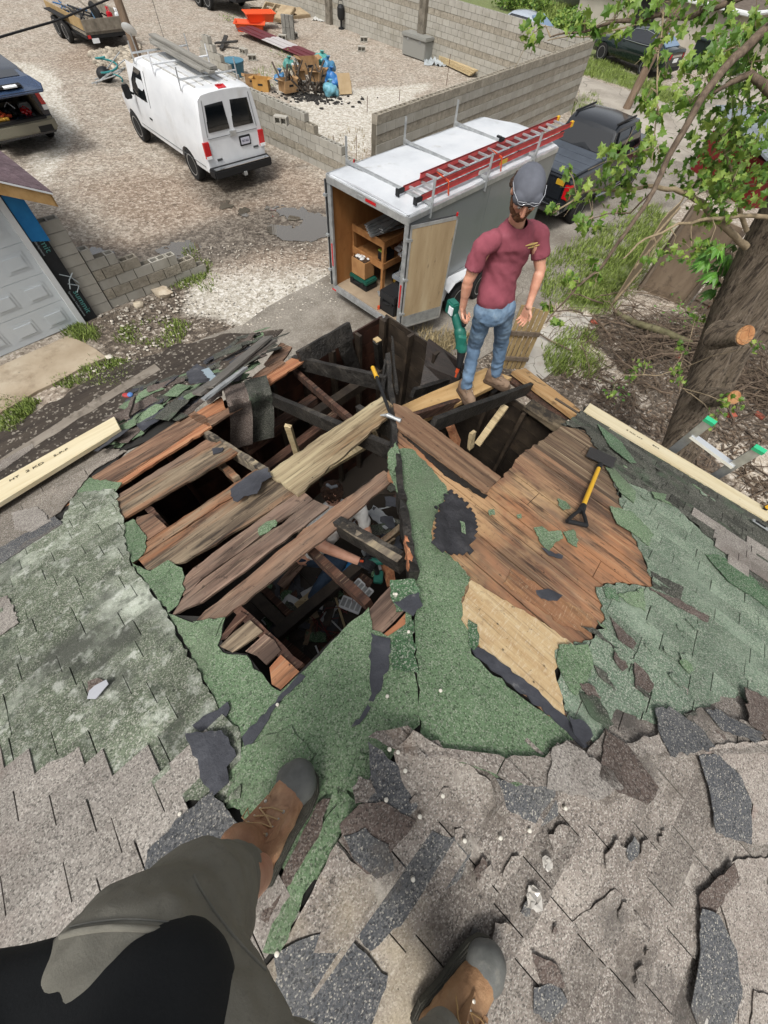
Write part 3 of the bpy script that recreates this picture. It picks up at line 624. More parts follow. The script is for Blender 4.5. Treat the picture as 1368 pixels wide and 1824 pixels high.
# --- left side deck boards: quads picked on the photo, 20 mm thick
bd = random.Random(11)
def board(pts, m, off=0, i=1, th=.022, name='deck_board', parent=gar, amp=.0045, step=.06, lift=None):
    uv = rag2([UV(i, R(i, x, y, off)) for x, y in pts], step, amp, bd)
    mb = MB(); mb.slab([FP(i, u, d, off) for u, d in uv], (0, 0, -th)); return mb.build(name, m, parent)
for pts, m in (
    ([(150, 870), (165, 848), (346, 731), (373, 749), (219, 852), (190, 868)], redw), ([(100, 903), (165, 862), (150, 885), (112, 905)], orw),
    ([(165, 880), (215, 850), (367, 751), (377, 760), (219, 861), (170, 895)], orw),
    ([(231, 869), (367, 783), (385, 788), (375, 797), (199, 895), (205, 884)], redw),
    ([(198, 895), (392, 785), (423, 806), (200, 935), (194, 915)], greyw),
    ([(244, 921), (271, 914), (297, 939), (262, 962), (235, 940)], redw),
    ([(231, 984), (457, 835), (477, 843), (246, 994), (236, 1003)], greyw),
    ([(246, 996), (478, 845), (528, 880), (330, 1000), (262, 1016)], greyw),
    ([(322, 1035), (344, 1012), (535, 872), (557, 889), (360, 1030), (326, 1062)], pinkw),
    ([(326, 1064), (362, 1032), (559, 890), (586, 902), (360, 1072), (305, 1098)], pinkw),
    ([(366, 1087), (588, 907), (684, 838), (704, 852), (606, 936), (398, 1102), (350, 1105)], redw),
    ([(387, 1143), (427, 1088), (441, 1096), (404, 1136)], burnt), ([(391, 1151), (445, 1104), (468, 1125), (414, 1162)], greyw),
    ([(437, 1160), (471, 1129), (500, 1159), (474, 1184)], pinkw), ([(480, 1189), (500, 1166), (533, 1196), (500, 1228), (484, 1219)], orw),
    ([(658, 1086), (697, 1042), (722, 1086), (680, 1128), (663, 1120)], pinkw), ([(683, 1130), (724, 1090), (734, 1108), (700, 1138)], orw),
    ([(455, 681), (539, 624), (560, 630), (475, 688)], orw), ([(338, 742), (394, 706), (402, 728), (352, 752)], orw), ([(352, 752), (402, 729), (440, 700), (450, 712), (372, 760)], redw),
    ([(425, 690), (470, 655), (500, 640), (510, 648), (460, 680), (440, 702)], redw), ([(470, 648), (500, 610), (520, 618), (505, 640), (480, 655)], redw)):
    board(pts, m)
# the long pale plank lying over the boards up to the hip
big = thing('weathered_plank', 'long wide pale weathered plank lying diagonally from the left boards up to the hip', 'plank', R(1, 560, 810))
board([(478, 843), (500, 825), (682, 705), (700, 722), (692, 742), (530, 882)], yelw, off=.03, parent=big, name='plank', th=.025)
# --- rafters and charred framing
def P_(i, px, py, off): return R(i, px, py, off)
def raf(i, a, b, w=.045, h=.11, off=-.09, m=charm, name='rafter', jit=.004, n=8, offb=None):
    mb = MB(); A_ = R(i, *a, off); B_ = R(i, *b, off if offb is None else offb); mb.beam(A_, B_, w, h, FNORM(i), n=n, jit=jit, r=bd); return mb.build(name, m, gar)
raf(1, (534, 641), (625, 588), .045, .17, off=.02)                # beam end sticking out at the corner
raf(1, (526, 645), (690, 684), .045, .14, off=-.06); raf(1, (466, 703), (700, 806), .045, .13, off=-.07); raf(1, (525, 662), (628, 752), .04, .09, off=-.16, m=burnt)
raf(1, (362, 771), (480, 848), .045, .12, off=-.075, m=paleChar); raf(1, (606, 937), (716, 1003), .06, .12, off=-.03, m=charm); raf(1, (425, 1086), (541, 1200), .045, .12, off=-.075, m=burnt)
mb = MB(); mb.beam(R(1, 607, 934, .034), R(1, 712, 997, .034), .04, .004, FNORM(1), n=6, jit=.002); mb.build('rafter_edge', paleChar, gar)
raf(1, (550, 978), (658, 1080), .045, .09, off=-.25, m=burnt); raf(1, (391, 826), (425, 857), .05, .09, off=-.15, m=greyw); raf(1, (265, 905), (300, 945), .045, .12, off=-.1, m=burnt)
raf(1, (640, 733), (745, 800), .045, .12, off=-.14)
raf(2, (770, 757), (942, 692), .045, .13, off=-.03); raf(2, (715, 750), (900, 690), .045, .09, off=-.3, m=burnt); raf(2, (735, 700), (800, 680), .05, .1, off=-.45)
# hip rafter: charred board on edge running down the hip
for a, b, w, h, o1, o2, m_ in (((736, 1035), (716, 905), .035, .12, .0, -.02, charm), ((716, 905), (700, 770), .035, .14, -.03, -.03, charm), ((702, 780), (690, 640), .045, .12, -.03, -.06, charm), ((733, 1020), (722, 960), .02, .06, .03, .03, orw)):
    mb = MB(); A_ = R(1, *a, o1); B_ = R(1, *b, o2); mb.beam(A_, B_, w, h, (0, 0, 1), n=9, jit=.008, r=bd); mb.build('hip_rafter', m_, gar)
for a, b in (((686, 640), (680, 690)), ((699, 600), (706, 700)), ((692, 655), (675, 730))):
    mb = MB(); mb.beam(R(1, *a, -.02), R(1, *b, 0), .02, .03, (0, 0, 1), n=5, jit=.008, r=bd); mb.build('charred_batten', charm, gar)
# wall plates, corner post, walls with boards and studs
WD = 3.22; ZW = APEX.z-SL*WD-.12
def wp(i, u, d, z): q = FP(i, u, d); return V((q.x, q.y, z))
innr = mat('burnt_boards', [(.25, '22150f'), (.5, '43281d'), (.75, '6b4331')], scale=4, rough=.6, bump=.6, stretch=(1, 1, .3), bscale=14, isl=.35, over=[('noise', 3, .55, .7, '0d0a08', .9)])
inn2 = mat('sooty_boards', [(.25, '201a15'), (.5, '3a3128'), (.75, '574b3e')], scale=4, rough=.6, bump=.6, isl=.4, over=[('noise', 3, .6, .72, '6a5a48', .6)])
def bwall(i, u0, u1, ztop, name='wall', m=innr, d=WD, studs=True, hb=.19):
    mb = MB(); z = 0; k = 0
    while z < ztop: mb.slab([wp(i, u0, d, z), wp(i, u1, d, z), wp(i, u1, d, min(z+hb-.006, ztop)), wp(i, u0, d, min(z+hb-.006, ztop))], FN[i]*.022); z += hb
    o = mb.build(name, m, gar)
    if studs:
        u = u0+.05
        while u < u1:
            s_ = MB(); s_.beam(wp(i, u, d-.05, 0), wp(i, u, d-.05, ztop), .04, .09, FN[i], n=6, jit=.003); s_.build('stud', inn2 if bd.random() < .7 else innr, gar); u += .42
    return o
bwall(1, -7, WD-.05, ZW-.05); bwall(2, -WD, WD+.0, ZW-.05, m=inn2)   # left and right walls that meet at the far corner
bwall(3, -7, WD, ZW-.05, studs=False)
mb = MB(); mb.beam(wp(1, -7, WD-.05, ZW), wp(1, 1.15, WD-.05, ZW), .09, .09, n=30, jit=.004); mb.build('wall_plate', inn2, gar)
mb = MB(); mb.beam(wp(2, -1.1, WD-.02, ZW+.02), wp(2, 3.2, WD-.02, ZW+.02), .16, .05, n=24, jit=.006); mb.build('wall_plate', mat('plate_right', [(.25, '3a332a'), (.5, '766853'), (.75, 'a8977a')], scale=4, stretch=(.5, 3, 3), rz=A2, bump=.6, over=[('noise', 4, .5, .6, '1f1b17', .9), ('noise', 2, .6, .7, 'c59a68', .7)]), gar)
wedge = mat('edge_board', [(.25, 'a67b4d'), (.5, 'c79e6b'), (.75, 'dfc090')], scale=4, stretch=(.5, 4, 4), rz=A2, bump=.4, over=[('noise', 4, .56, .64, '33281e', .9)])
board([(912, 662), (935, 655), (1032, 728), (1040, 745), (1020, 742)], wedge, i=2, off=-.02, th=.04, name='edge_board')
board([(1020, 742), (912, 664), (900, 672), (1000, 750)], burnt, i=2, off=-.08, th=.03, name='edge_board')
# corner post
mb = MB(); mb.beam(G(677, 655, 2.35), G(672, 607, 2.98), .075, .07, n=5, jit=.004, up=FN[1]); mb.build('corner_post', charm, gar)
mb = MB(); q = G(672, 606, 2.99); mb.beam(q, q+V((.002, 0, .012)), .07, .065, up=FN[1]); mb.build('post_end', flat('cut_wood', 'cdb384', .8), gar)
mb = MB(); mb.beam(G(630, 660, 2.3), G(610, 600, 2.75), .2, .03, n=5, jit=.008, up=FN[1]); mb.build('charred_post', charm, gar)
# leaning charred panel outside the right wall
mb = MB(); mb.slab(rag([G(762, 605, 2.75), G(748, 692, 2.35), G(826, 718, 2.35), G(832, 655, 2.75)], .08, .004), FN[2]*.03); mb.build('charred_wall_panel', mat('charred_panel', [(.3, '1c1714'), (.6, '352b25'), (.8, '5b4a3e')], scale=4, stretch=(1, 1, 8), bump=.7, rough=.5), gar)
mb = MB(); mb.beam(G(735, 696, 2.4), G(800, 733, 2.35), .09, .06, n=8, jit=.004); mb.build('charred_beam', charm, gar)
# interior timbers: pale studs, joists, ceiling boards, floor
pale = wood('pale_stud', [(.25, 'b49c72'), (.6, 'd3bf96'), (.85, 'e6d7b4')], A2, isl=.08)
for a, za, b, zb, w, m_, nm in (((513, 758), 3.0, (530, 812), 2.5, .06, pale, 'stud'), ((901, 722), 2.85, (850, 792), 2.55, .07, pale, 'brace'), ((800, 755), 2.9, (815, 790), 2.65, .09, orw, 'stud'), ((842, 770), 2.9, (838, 798), 2.7, .06, pale, 'stud'),
        ((660, 760), 2.9, (690, 730), 3.0, .05, orw, 'block'), ((520, 870), 2.75, (655, 790), 2.75, .07, pale, 'brace'), ((676, 790), 2.9, (664, 765), 3.1, .05, pale, 'brace'), ((438, 800), 2.4, (560, 712), 2.4, .1, burnt, 'joist'), ((560, 740), 2.3, (680, 660), 2.3, .1, inn2, 'joist'), ((470, 842), 2.2, (600, 740), 2.2, .1, burnt, 'joist'),
        ((492, 1132), 2.45, (640, 1008), 2.45, .09, inn2, 'joist'), ((452, 1062), 2.3, (507, 1114), 2.3, .1, inn2, 'joist'), ((470, 1050), 2.25, (520, 1100), 2.25, .06, burnt, 'joist'), ((500, 1145), 2.2, (560, 1195), 2.2, .1, burnt, 'joist'), ((640, 1010), 2.4, (700, 960), 2.4, .06, greyw, 'joist'), ((715, 940), 2.5, (660, 985), 2.4, .05, greyw, 'joist')):
    mb = MB(); mb.beam(G(*a, za), G(*b, zb), w, w*.6 if nm != 'joist' else .12, n=5, jit=.003, r=bd); mb.build(nm, m_, gar)
mb = MB()       # attic floor of sooty boards
for k in range(16):
    u0_ = -2.6+.2*k
    if k in (5, ): continue
    mb.slab([FP(1, u0_, .1, 0)*1+V((0, 0, 0)) for _ in (0,)]+[], (0, 0, 0)) if 0 else None
    a_, b_, c_, d_ = [V((q.x, q.y, 2.12)) for q in (FP(1, u0_, .0), FP(1, u0_+.19, .0), FP(1, u0_+.19, 2.1), FP(1, u0_, 2.1))]
    mb.slab([a_, b_, c_, d_], (0, 0, -.02))
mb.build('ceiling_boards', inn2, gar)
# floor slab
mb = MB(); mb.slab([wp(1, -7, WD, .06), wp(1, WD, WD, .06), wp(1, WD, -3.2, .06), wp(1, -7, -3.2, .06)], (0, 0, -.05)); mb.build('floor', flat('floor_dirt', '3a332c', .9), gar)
# eave fascia
for i, u0_, u1_ in ((1, -7, 1.0), (2, -.95, ED), (3, -7, ED)):
    mb = MB(); mb.slab([FP(i, u0_, ED-.01, -.005), FP(i, u1_, ED-.01, -.005), FP(i, u1_, ED-.01, -.14), FP(i, u0_, ED-.01, -.14)], FN[i]*.02); mb.build('fascia', flat('old_fascia', '5b5046', .8, bump=.3), gar)

# ---------------- shingle covering ----------------
greenT_px = [(-700, 1420), (-300, 1170), (0, 1008), (115, 925), (135, 880), (205, 872), (222, 935), (233, 1003), (300, 1095), (390, 1262), (430, 1310), (430, 1420), (-300, 1480), (-700, 1500)]
t_ = tabs(1, greenT_px, .003, expo=.125, w=(.24, .32), seed=3, rise=.013); t_.build('green_shingles', greenT, gar)
mb = MB(); sheet(mb, 1, [(300, 1093), (345, 1110), (402, 1100), (388, 1150), (398, 1163), (440, 1168), (485, 1224), (500, 1232), (545, 1192), (592, 1142), (657, 1082), (663, 1122), (690, 1134), (722, 1112), (731, 1060), (735, 1170), (748, 1290), (700, 1345), (640, 1440), (590, 1560), (520, 1560), (430, 1450), (395, 1270), (350, 1185)], .006, amp=.004)
sheet(mb, 1, [(205, 940), (238, 925), (262, 958), (258, 985), (236, 1003), (222, 960)], .006); sheet(mb, 1, [(205, 873), (135, 882), (150, 850), (175, 855), (218, 860), (198, 890), (196, 905)], .006)
sheet(mb, 1, [(236, 1003), (268, 1018), (300, 998), (325, 1012), (330, 1050), (318, 1078), (300, 1092)], .007); sheet(mb, 1, [(345, 1108), (400, 1100), (385, 1135), (360, 1122)], .012)
mb.build('green_roll_roofing', greenF, gar)
# overlapping green pieces with raised edges
def piece(i, pts, m, off=.014, th=.005, parent=gar, name='torn_shingle', amp=.0045, curl=0, mb=None, **kw):
    if i == 3 and parent is gar: off = off*.42+.008; th = .0035; amp = .0028
    b = MB(); c = UV(i, R(i, sum(p[0] for p in pts)/len(pts), sum(p[1] for p in pts)/len(pts)))
    a_ = bd.uniform(0, 6.28); sheet(b, i, pts, off, th, .022, amp, bd, dz=(lambda u, d: curl*max(0, ((u-c[0])*math.cos(a_)+(d-c[1])*math.sin(a_)))) if curl else None)
    return b.build(name, m, parent, **kw)
piece(1, [(410, 1345), (520, 1292), (560, 1345), (545, 1380), (455, 1440), (405, 1440)], greenF, .013); piece(1, [(640, 1400), (690, 1360), (692, 1352), (640, 1340), (620, 1380)], greenD, .014)
piece(1, [(694, 1036), (738, 1035), (748, 1060), (722, 1090), (705, 1092), (697, 1070)], greenD, .02, curl=.1); piece(1, [(700, 1075), (745, 1058), (752, 1082), (735, 1100)], tar, .026)
piece(1, [(706, 1128), (736, 1105), (740, 1175), (745, 1200), (700, 1195), (693, 1150)], greenD, .012); piece(1, [(660, 1128), (695, 1138), (692, 1195), (665, 1250), (656, 1248)], tar, .012)
piece(1, [(625, 1295), (655, 1255), (660, 1262), (640, 1290)], tar, .012); piece(1, [(432, 1313), (480, 1260), (535, 1200), (545, 1205), (500, 1250), (450, 1325), (440, 1352)], tar, .013)
piece(1, [(338, 1305), (400, 1300), (425, 1345), (408, 1365), (412, 1392), (380, 1420), (368, 1395)], tar, .03, curl=.12); piece(1, [(345, 1292), (390, 1265), (408, 1250), (412, 1262), (392, 1300), (360, 1303)], tar, .018)
piece(1, [(365, 950), (376, 945)] if 0 else [(420, 900), (415, 880), (440, 860), (455, 850), (480, 842), (488, 858), (470, 868), (462, 888), (440, 892), (428, 903)], tar, .062, parent=big, name='felt_scrap')
piece(1, [(460, 942), (475, 930), (490, 926), (492, 938), (475, 950), (462, 955)], greenF, .006)
piece(1, [(378, 800), (398, 798), (396, 806), (380, 811)], tar, .01)
# green area by the eave
piece(1, [(185, 780), (262, 752), (258, 775), (225, 792), (188, 795)], greenF, .02, curl=.05)
# eave gray band
eg = [(-600, 1250), (-300, 1060), (0, 870), (140, 785), (180, 800), (228, 805), (170, 838), (110, 912), (0, 1004), (-300, 1168), (-600, 1350)]
tabs(1, eg, .008, expo=.14, w=(.3, .9), seed=9, jag=.01).build('grey_eave_shingles', gran('eave_shingle', [(.25, '6d655c'), (.5, '8c8378'), (.75, 'a69c90')], [('noise', 3, .55, .7, '4d4842', .8), ('noise', 1.5, .58, .7, 'aaa08f', .6)], crack=0, isl=.2), gar)
piece(1, [(0, 980), (100, 922), (115, 935), (0, 1010)], blueS, .02); piece(1, [(25, 915), (70, 905), (95, 930), (60, 950), (30, 945)], grayS, .022); piece(1, [(-20, 1065), (18, 1062), (38, 1110), (-20, 1150)], grayS, .02); piece(1, [(-100, 860), (0, 826), (60, 792), (62, 800), (0, 845), (-100, 900)], grayW, .02)
# grey upper layer, lower left
gl = [(-900, 1900), (-900, 1450), (-300, 1380), (0, 1368), (100, 1362), (190, 1357), (290, 1352), (350, 1345), (395, 1440), (440, 1480), (560, 1500), (560, 1700), (384, 1817), (200, 2200), (-400, 2600)]
tabs(1, gl, .012, expo=.125, w=(.12, .3), mode='whole', seed=4, rise=.008).build('grey_shingles', grayS, gar)
piece(1, [(270, 1510), (340, 1440), (385, 1405), (430, 1465), (420, 1490), (300, 1545), (265, 1545)], blueS, .03)
# ridge strips under the boots
piece(1, [(615, 1405), (640, 1430), (600, 1500), (575, 1540), (555, 1570), (500, 1690), (470, 1690), (520, 1560), (585, 1450)], greenF, .02); piece(1, [(640, 1340), (695, 1352), (655, 1420), (620, 1405), (600, 1420), (628, 1370)], greenF, .024)
piece(1, [(565, 1430), (590, 1420), (560, 1500), (520, 1570), (480, 1640), (465, 1630), (510, 1540)], brownS, .022)
# ---- right face
piece(2, [(700, 800), (735, 802), (752, 820), (790, 862), (800, 880), (782, 905), (770, 940), (768, 968), (800, 990), (838, 1030), (822, 1065), (823, 1090), (850, 1132), (838, 1165), (900, 1222), (1000, 1292), (1032, 1312), (975, 1332), (968, 1396), (905, 1392), (800, 1345), (748, 1305), (742, 1200), (737, 1050), (722, 950), (712, 890), (696, 850), (690, 820)], greenF, .012, name='green_roll_roofing', amp=.005)
piece(2, [(690, 812), (705, 795), (712, 815), (700, 845), (692, 838)], greenF, .03, curl=.1)
piece(2, [(832, 1105), (848, 1115), (850, 1150), (842, 1160), (832, 1150)], greenD, .022, curl=.1)
# deck boards on the right face, clipped strips parallel to the eave
dk = [(703, 725), (862, 862), (893, 853), (925, 812), (1000, 760), (1040, 768), (1062, 800), (1085, 835), (1100, 880), (1110, 920), (1142, 990), (1162, 1046), (1115, 1040), (1072, 1040), (1078, 1062), (1075, 1105), (1050, 1122), (1055, 1140), (1035, 1150), (1003, 1175), (985, 1200), (1000, 1240), (1005, 1290), (975, 1275), (925, 1228), (850, 1160), (830, 1135), (815, 1100), (820, 1060), (800, 1000), (765, 960), (765, 920), (690, 850), (700, 780)]
pd_ = regionUV(2, dk); pd_ = rag2(pd_, .03, .006, bd)
ds = [p[1] for p in pd_]; d0 = min(ds); k = 0; edges = [d0]
while edges[-1] < max(ds): edges.append(edges[-1]+(.185, .21, .19, .2, .145)[k % 5]); k += 1
us = [p[0] for p in pd_]
for k in range(len(edges)-1):
    cuts = [min(us)-.1]+[c for c in ((-.35,), (1.1,), (), (.55,), (1.9,), (.2,))[k % 6]]+[max(us)+.1]
    for j in range(len(cuts)-1):
        q = clip_rect(pd_, cuts[j]+.002, cuts[j+1]-.002, edges[k]+.0045, edges[k+1]-.0045)
        if len(q) < 3 or abs(area(q)) < .002: continue
        cpos = (sum(p[1] for p in q)/len(q)); mm = deckR
        if cpos > 2.35: mm = deckD
        elif cpos < 1.05 and k >= 2 and k <= 3 and sum(p[0] for p in q)/len(q) > .2: mm = tanR
        lift = bd.uniform(-.002, .002); mb = MB(); mb.slab([FP(2, u, d, .01+lift) for u, d in q], (0, 0, -.02)); mb.build('deck_board', mm, gar)
piece(2, [(838, 1035), (862, 1050), (960, 1108), (1022, 1150), (1003, 1168), (985, 1195), (988, 1212), (1000, 1242), (1004, 1288), (975, 1272), (938, 1240), (860, 1165), (842, 1135), (820, 1104), (826, 1070)], blond, .016, th=.008, name='blond_deck_board', amp=.004)
piece(2, [(908, 1015), (1055, 1100), (1050, 1122), (1030, 1125), (1000, 1115), (930, 1065), (895, 1040)], tanR, .015, th=.006, name='tan_deck_board')
piece(2, [(835, 1150), (860, 1158), (930, 1210), (1010, 1282), (1045, 1330), (1035, 1332), (985, 1285), (900, 1215), (845, 1170)], tar, .02, th=.012)
piece(2, [(700, 724), (722, 730), (890, 855), (862, 882), (790, 830), (707, 768)], mat('upper_plank', [(.2, '5d4534'), (.45, '8d6c53'), (.65, 'a98a6d'), (.85, 'c5a988')], scale=3.2, stretch=(.5, 6, 6), rz=A2, bump=.5, bscale=9, over=[('noise', 2, .54, .68, '3f3027', .85, (.4, 3, 3)), ('noise', 26, .62, .7, '2b201a', .8)]), .035, th=.024, name='deck_board', amp=.003)
piece(2, [(712, 772), (720, 770), (800, 838), (868, 884), (862, 890), (790, 848)], charm, .014, th=.01)
# green shingles right
gr = [(1058, 1048), (1075, 1042), (1160, 1046), (1140, 985), (1112, 930), (1100, 890), (1120, 860), (1200, 905), (1260, 960), (1368, 1062), (1700, 1350), (1700, 1480), (1368, 1290), (1310, 1232), (1240, 1268), (1160, 1290), (1095, 1262), (1060, 1330), (1030, 1300), (1010, 1285), (990, 1215), (985, 1160), (1048, 1142), (1075, 1105)]
tabs(2, gr, .012, expo=.135, w=(.26, .33), seed=6, amp=.008).build('green_shingles', greenR, gar)
tabs(2, [(1035, 735), (1100, 770), (1240, 860), (1340, 920), (1500, 1010), (1600, 1150), (1368, 1062), (1265, 965), (1200, 905), (1120, 862), (1098, 885), (1082, 835), (1060, 800), (1038, 765), (1000, 760)], .016, expo=.1, w=(.12, .4), seed=8, amp=.012, jag=.03, rise=.012).build('charred_eave_shingles', darkS, gar)
tabs(2, [(1250, 925), (1340, 975), (1440, 1030), (1700, 1200), (1700, 1300), (1460, 1130), (1368, 1050), (1300, 1010), (1245, 950)], .03, expo=.125, w=(.14, .3), mode='whole', seed=10).build('grey_shingles', grayS, gar)
piece(2, [(1250, 990), (1275, 992), (1320, 1020), (1420, 1100), (1460, 1140), (1440, 1145), (1350, 1078), (1290, 1038)], greenD, .034, name='torn_shingle')
for pts, m_, o_ in (([(1075, 835), (1090, 838), (1130, 880), (1125, 900), (1100, 880)], greenF, .03), ([(1082, 905), (1120, 915), (1160, 955), (1150, 975), (1120, 950), (1095, 935)], greenF, .028), ([(1060, 760), (1100, 790), (1128, 830), (1115, 830), (1080, 800)], greenD, .045), ([(1155, 880), (1182, 885), (1178, 898), (1160, 892)], greenF, .04),
        ([(1155, 1018), (1212, 1048), (1208, 1072), (1190, 1062), (1160, 1048)], darkS, .02), ([(1150, 1050), (1210, 1072), (1260, 1100), (1255, 1110), (1200, 1082)], brownS, .024), ([(1068, 1048), (1090, 1050), (1100, 1075), (1075, 1068)], greenD, .03), ([(1095, 1062), (1140, 1050), (1145, 1090), (1120, 1080)], greenF, .026),
        ([(1030, 1118), (1060, 1125), (1095, 1160), (1120, 1185), (1085, 1150)], darkS, .03), ([(1080, 1100), (1110, 1130), (1128, 1148), (1122, 1158), (1095, 1140)], brownS, .028), ([(1122, 1180), (1140, 1195), (1158, 1220), (1150, 1235), (1125, 1225)], brownS, .03), ([(990, 1150), (1040, 1150), (1050, 1180), (1040, 1220), (1020, 1240), (1005, 1220), (990, 1190)], greenF, .028),
        ([(1025, 1235), (1060, 1245), (1085, 1290), (1075, 1300), (1040, 1270)], darkS, .036), ([(1002, 1275), (1030, 1285), (1045, 1310), (1030, 1330), (1010, 1305)], tar, .05), ([(1050, 1185), (1075, 1200), (1090, 1230), (1060, 1205)], darkS, .03), ([(920, 1055), (945, 1060)] if 0 else [(952, 1053), (975, 1050), (1000, 1062), (990, 1072), (962, 1068)], tar, .016)):
    piece(2, pts, m_, o_, curl=.06)
# loose green scraps lying on the deck
for pts, lb, m_ in (([(948, 943), (962, 940), (975, 950), (996, 948), (1000, 962), (985, 970), (975, 985), (962, 972)], 'larger torn green shingle scrap lying on the brown deck left of the shovel grip', greenF), ([(1000, 950), (1018, 945), (1028, 965), (1025, 978), (1008, 968)], 'smaller torn green shingle scrap just below the black shovel grip', greenF),
        ([(990, 892), (1005, 896), (1014, 908), (1002, 912), (992, 902)], 'thin green shingle sliver on the deck left of the yellow shovel shaft', greenF), ([(868, 912), (878, 910), (880, 920), (870, 922)], 'small square green chip on the brown deck beside the black torn felt', greenF), ([(918, 920), (926, 918), (927, 926), (920, 926)], 'tiny green chip on the brown deck between the square chip and the shovel', greenF),
        ([(962, 978), (980, 985), (1000, 992), (998, 998), (975, 992)], 'curled grey felt sliver lying just below the larger green scrap', tar)):
    t = thing('shingle_scrap', lb, 'shingle scrap', R(2, *pts[0], .02)); piece(2, pts, m_, .024, curl=.04, parent=t, name='scrap')
# crumpled black felt on the green hip strip
t = thing('torn_felt', 'crumpled charred black felt patch on the green strip beside the hip', 'roofing felt', R(2, 805, 940))
rows = []; cuv = UV(2, R(2, 806, 935)); fr = random.Random(2)
poly = regionUV(2, [(800, 877), (815, 890), (832, 905), (845, 935), (842, 965), (835, 985), (825, 995), (800, 992), (775, 985), (768, 965), (778, 945), (775, 915), (788, 895)])
mb = MB()
for k in range(22):
    row = []
    for j in range(22):
        u = cuv[0]+(k-10.5)*.02; d = cuv[1]+(j-10.5)*.022; h = .035+.05*abs(noise.noise(V((u*6, d*6, 2))))+.02*abs(noise.noise(V((u*18, d*18, 1)))); row.append((u, d, h))
    rows.append(row)
vs = [FP(2, *p) for r_ in rows for p in r_]; fs = []
for k in range(21):
    for j in range(21):
        u, d, _ = rows[k][j]
        if inside(poly, u+.01+fr.uniform(-.012, .012), d+.011+fr.uniform(-.012, .012)): fs.append((k*22+j, k*22+j+1, k*22+22+j+1, k*22+22+j))
mb.add(vs, fs); mb.add([v-V((0, 0, .012)) for v in vs], [f[::-1] for f in fs]); mb.build('felt', mat('charred_felt', [(.3, '26262a'), (.55, '3c3c40'), (.8, '5c5b5c')], scale=8, rough=.7, bump=.8, bscale=40), t, smooth=30)
piece(2, [(812, 942), (820, 945), (822, 965), (815, 962)], greenF, .1, parent=t, name='green_scrap')
# ---- face 3 and the strip next to the apex
tabs(2, [(960, 1300), (1040, 1240), (1150, 1230), (1320, 1200), (1600, 1330), (1600, 1400), (1368, 1345), (900, 1345)], .003, expo=.16, w=(.15, .4), seed=22, amp=.006).build('worn_shingles', grayW, gar)
top = [(655, 1312), (690, 1300), (725, 1292), (745, 1310), (820, 1342), (900, 1392), (972, 1400), (985, 1322), (1035, 1345), (1068, 1302), (1100, 1330), (1165, 1302), (1250, 1262), (1368, 1302), (1700, 1400), (1700, 1345), (1368, 1340), (752, 1350)]
tabs(2, top, .026, expo=.2, w=(.2, .5), seed=12, amp=.006).build('worn_shingles', grayW, gar)
f3 = [(752, 1350), (1368, 1336), (2400, 1320), (2400, 3200), (100, 3200), (384, 1817), (500, 1690), (600, 1500), (640, 1440)]
tabs(3, f3, .006, expo=.15, w=(.14, .42), seed=15, amp=.002, rise=.009, jag=.008).build('worn_shingles', grayW, gar)
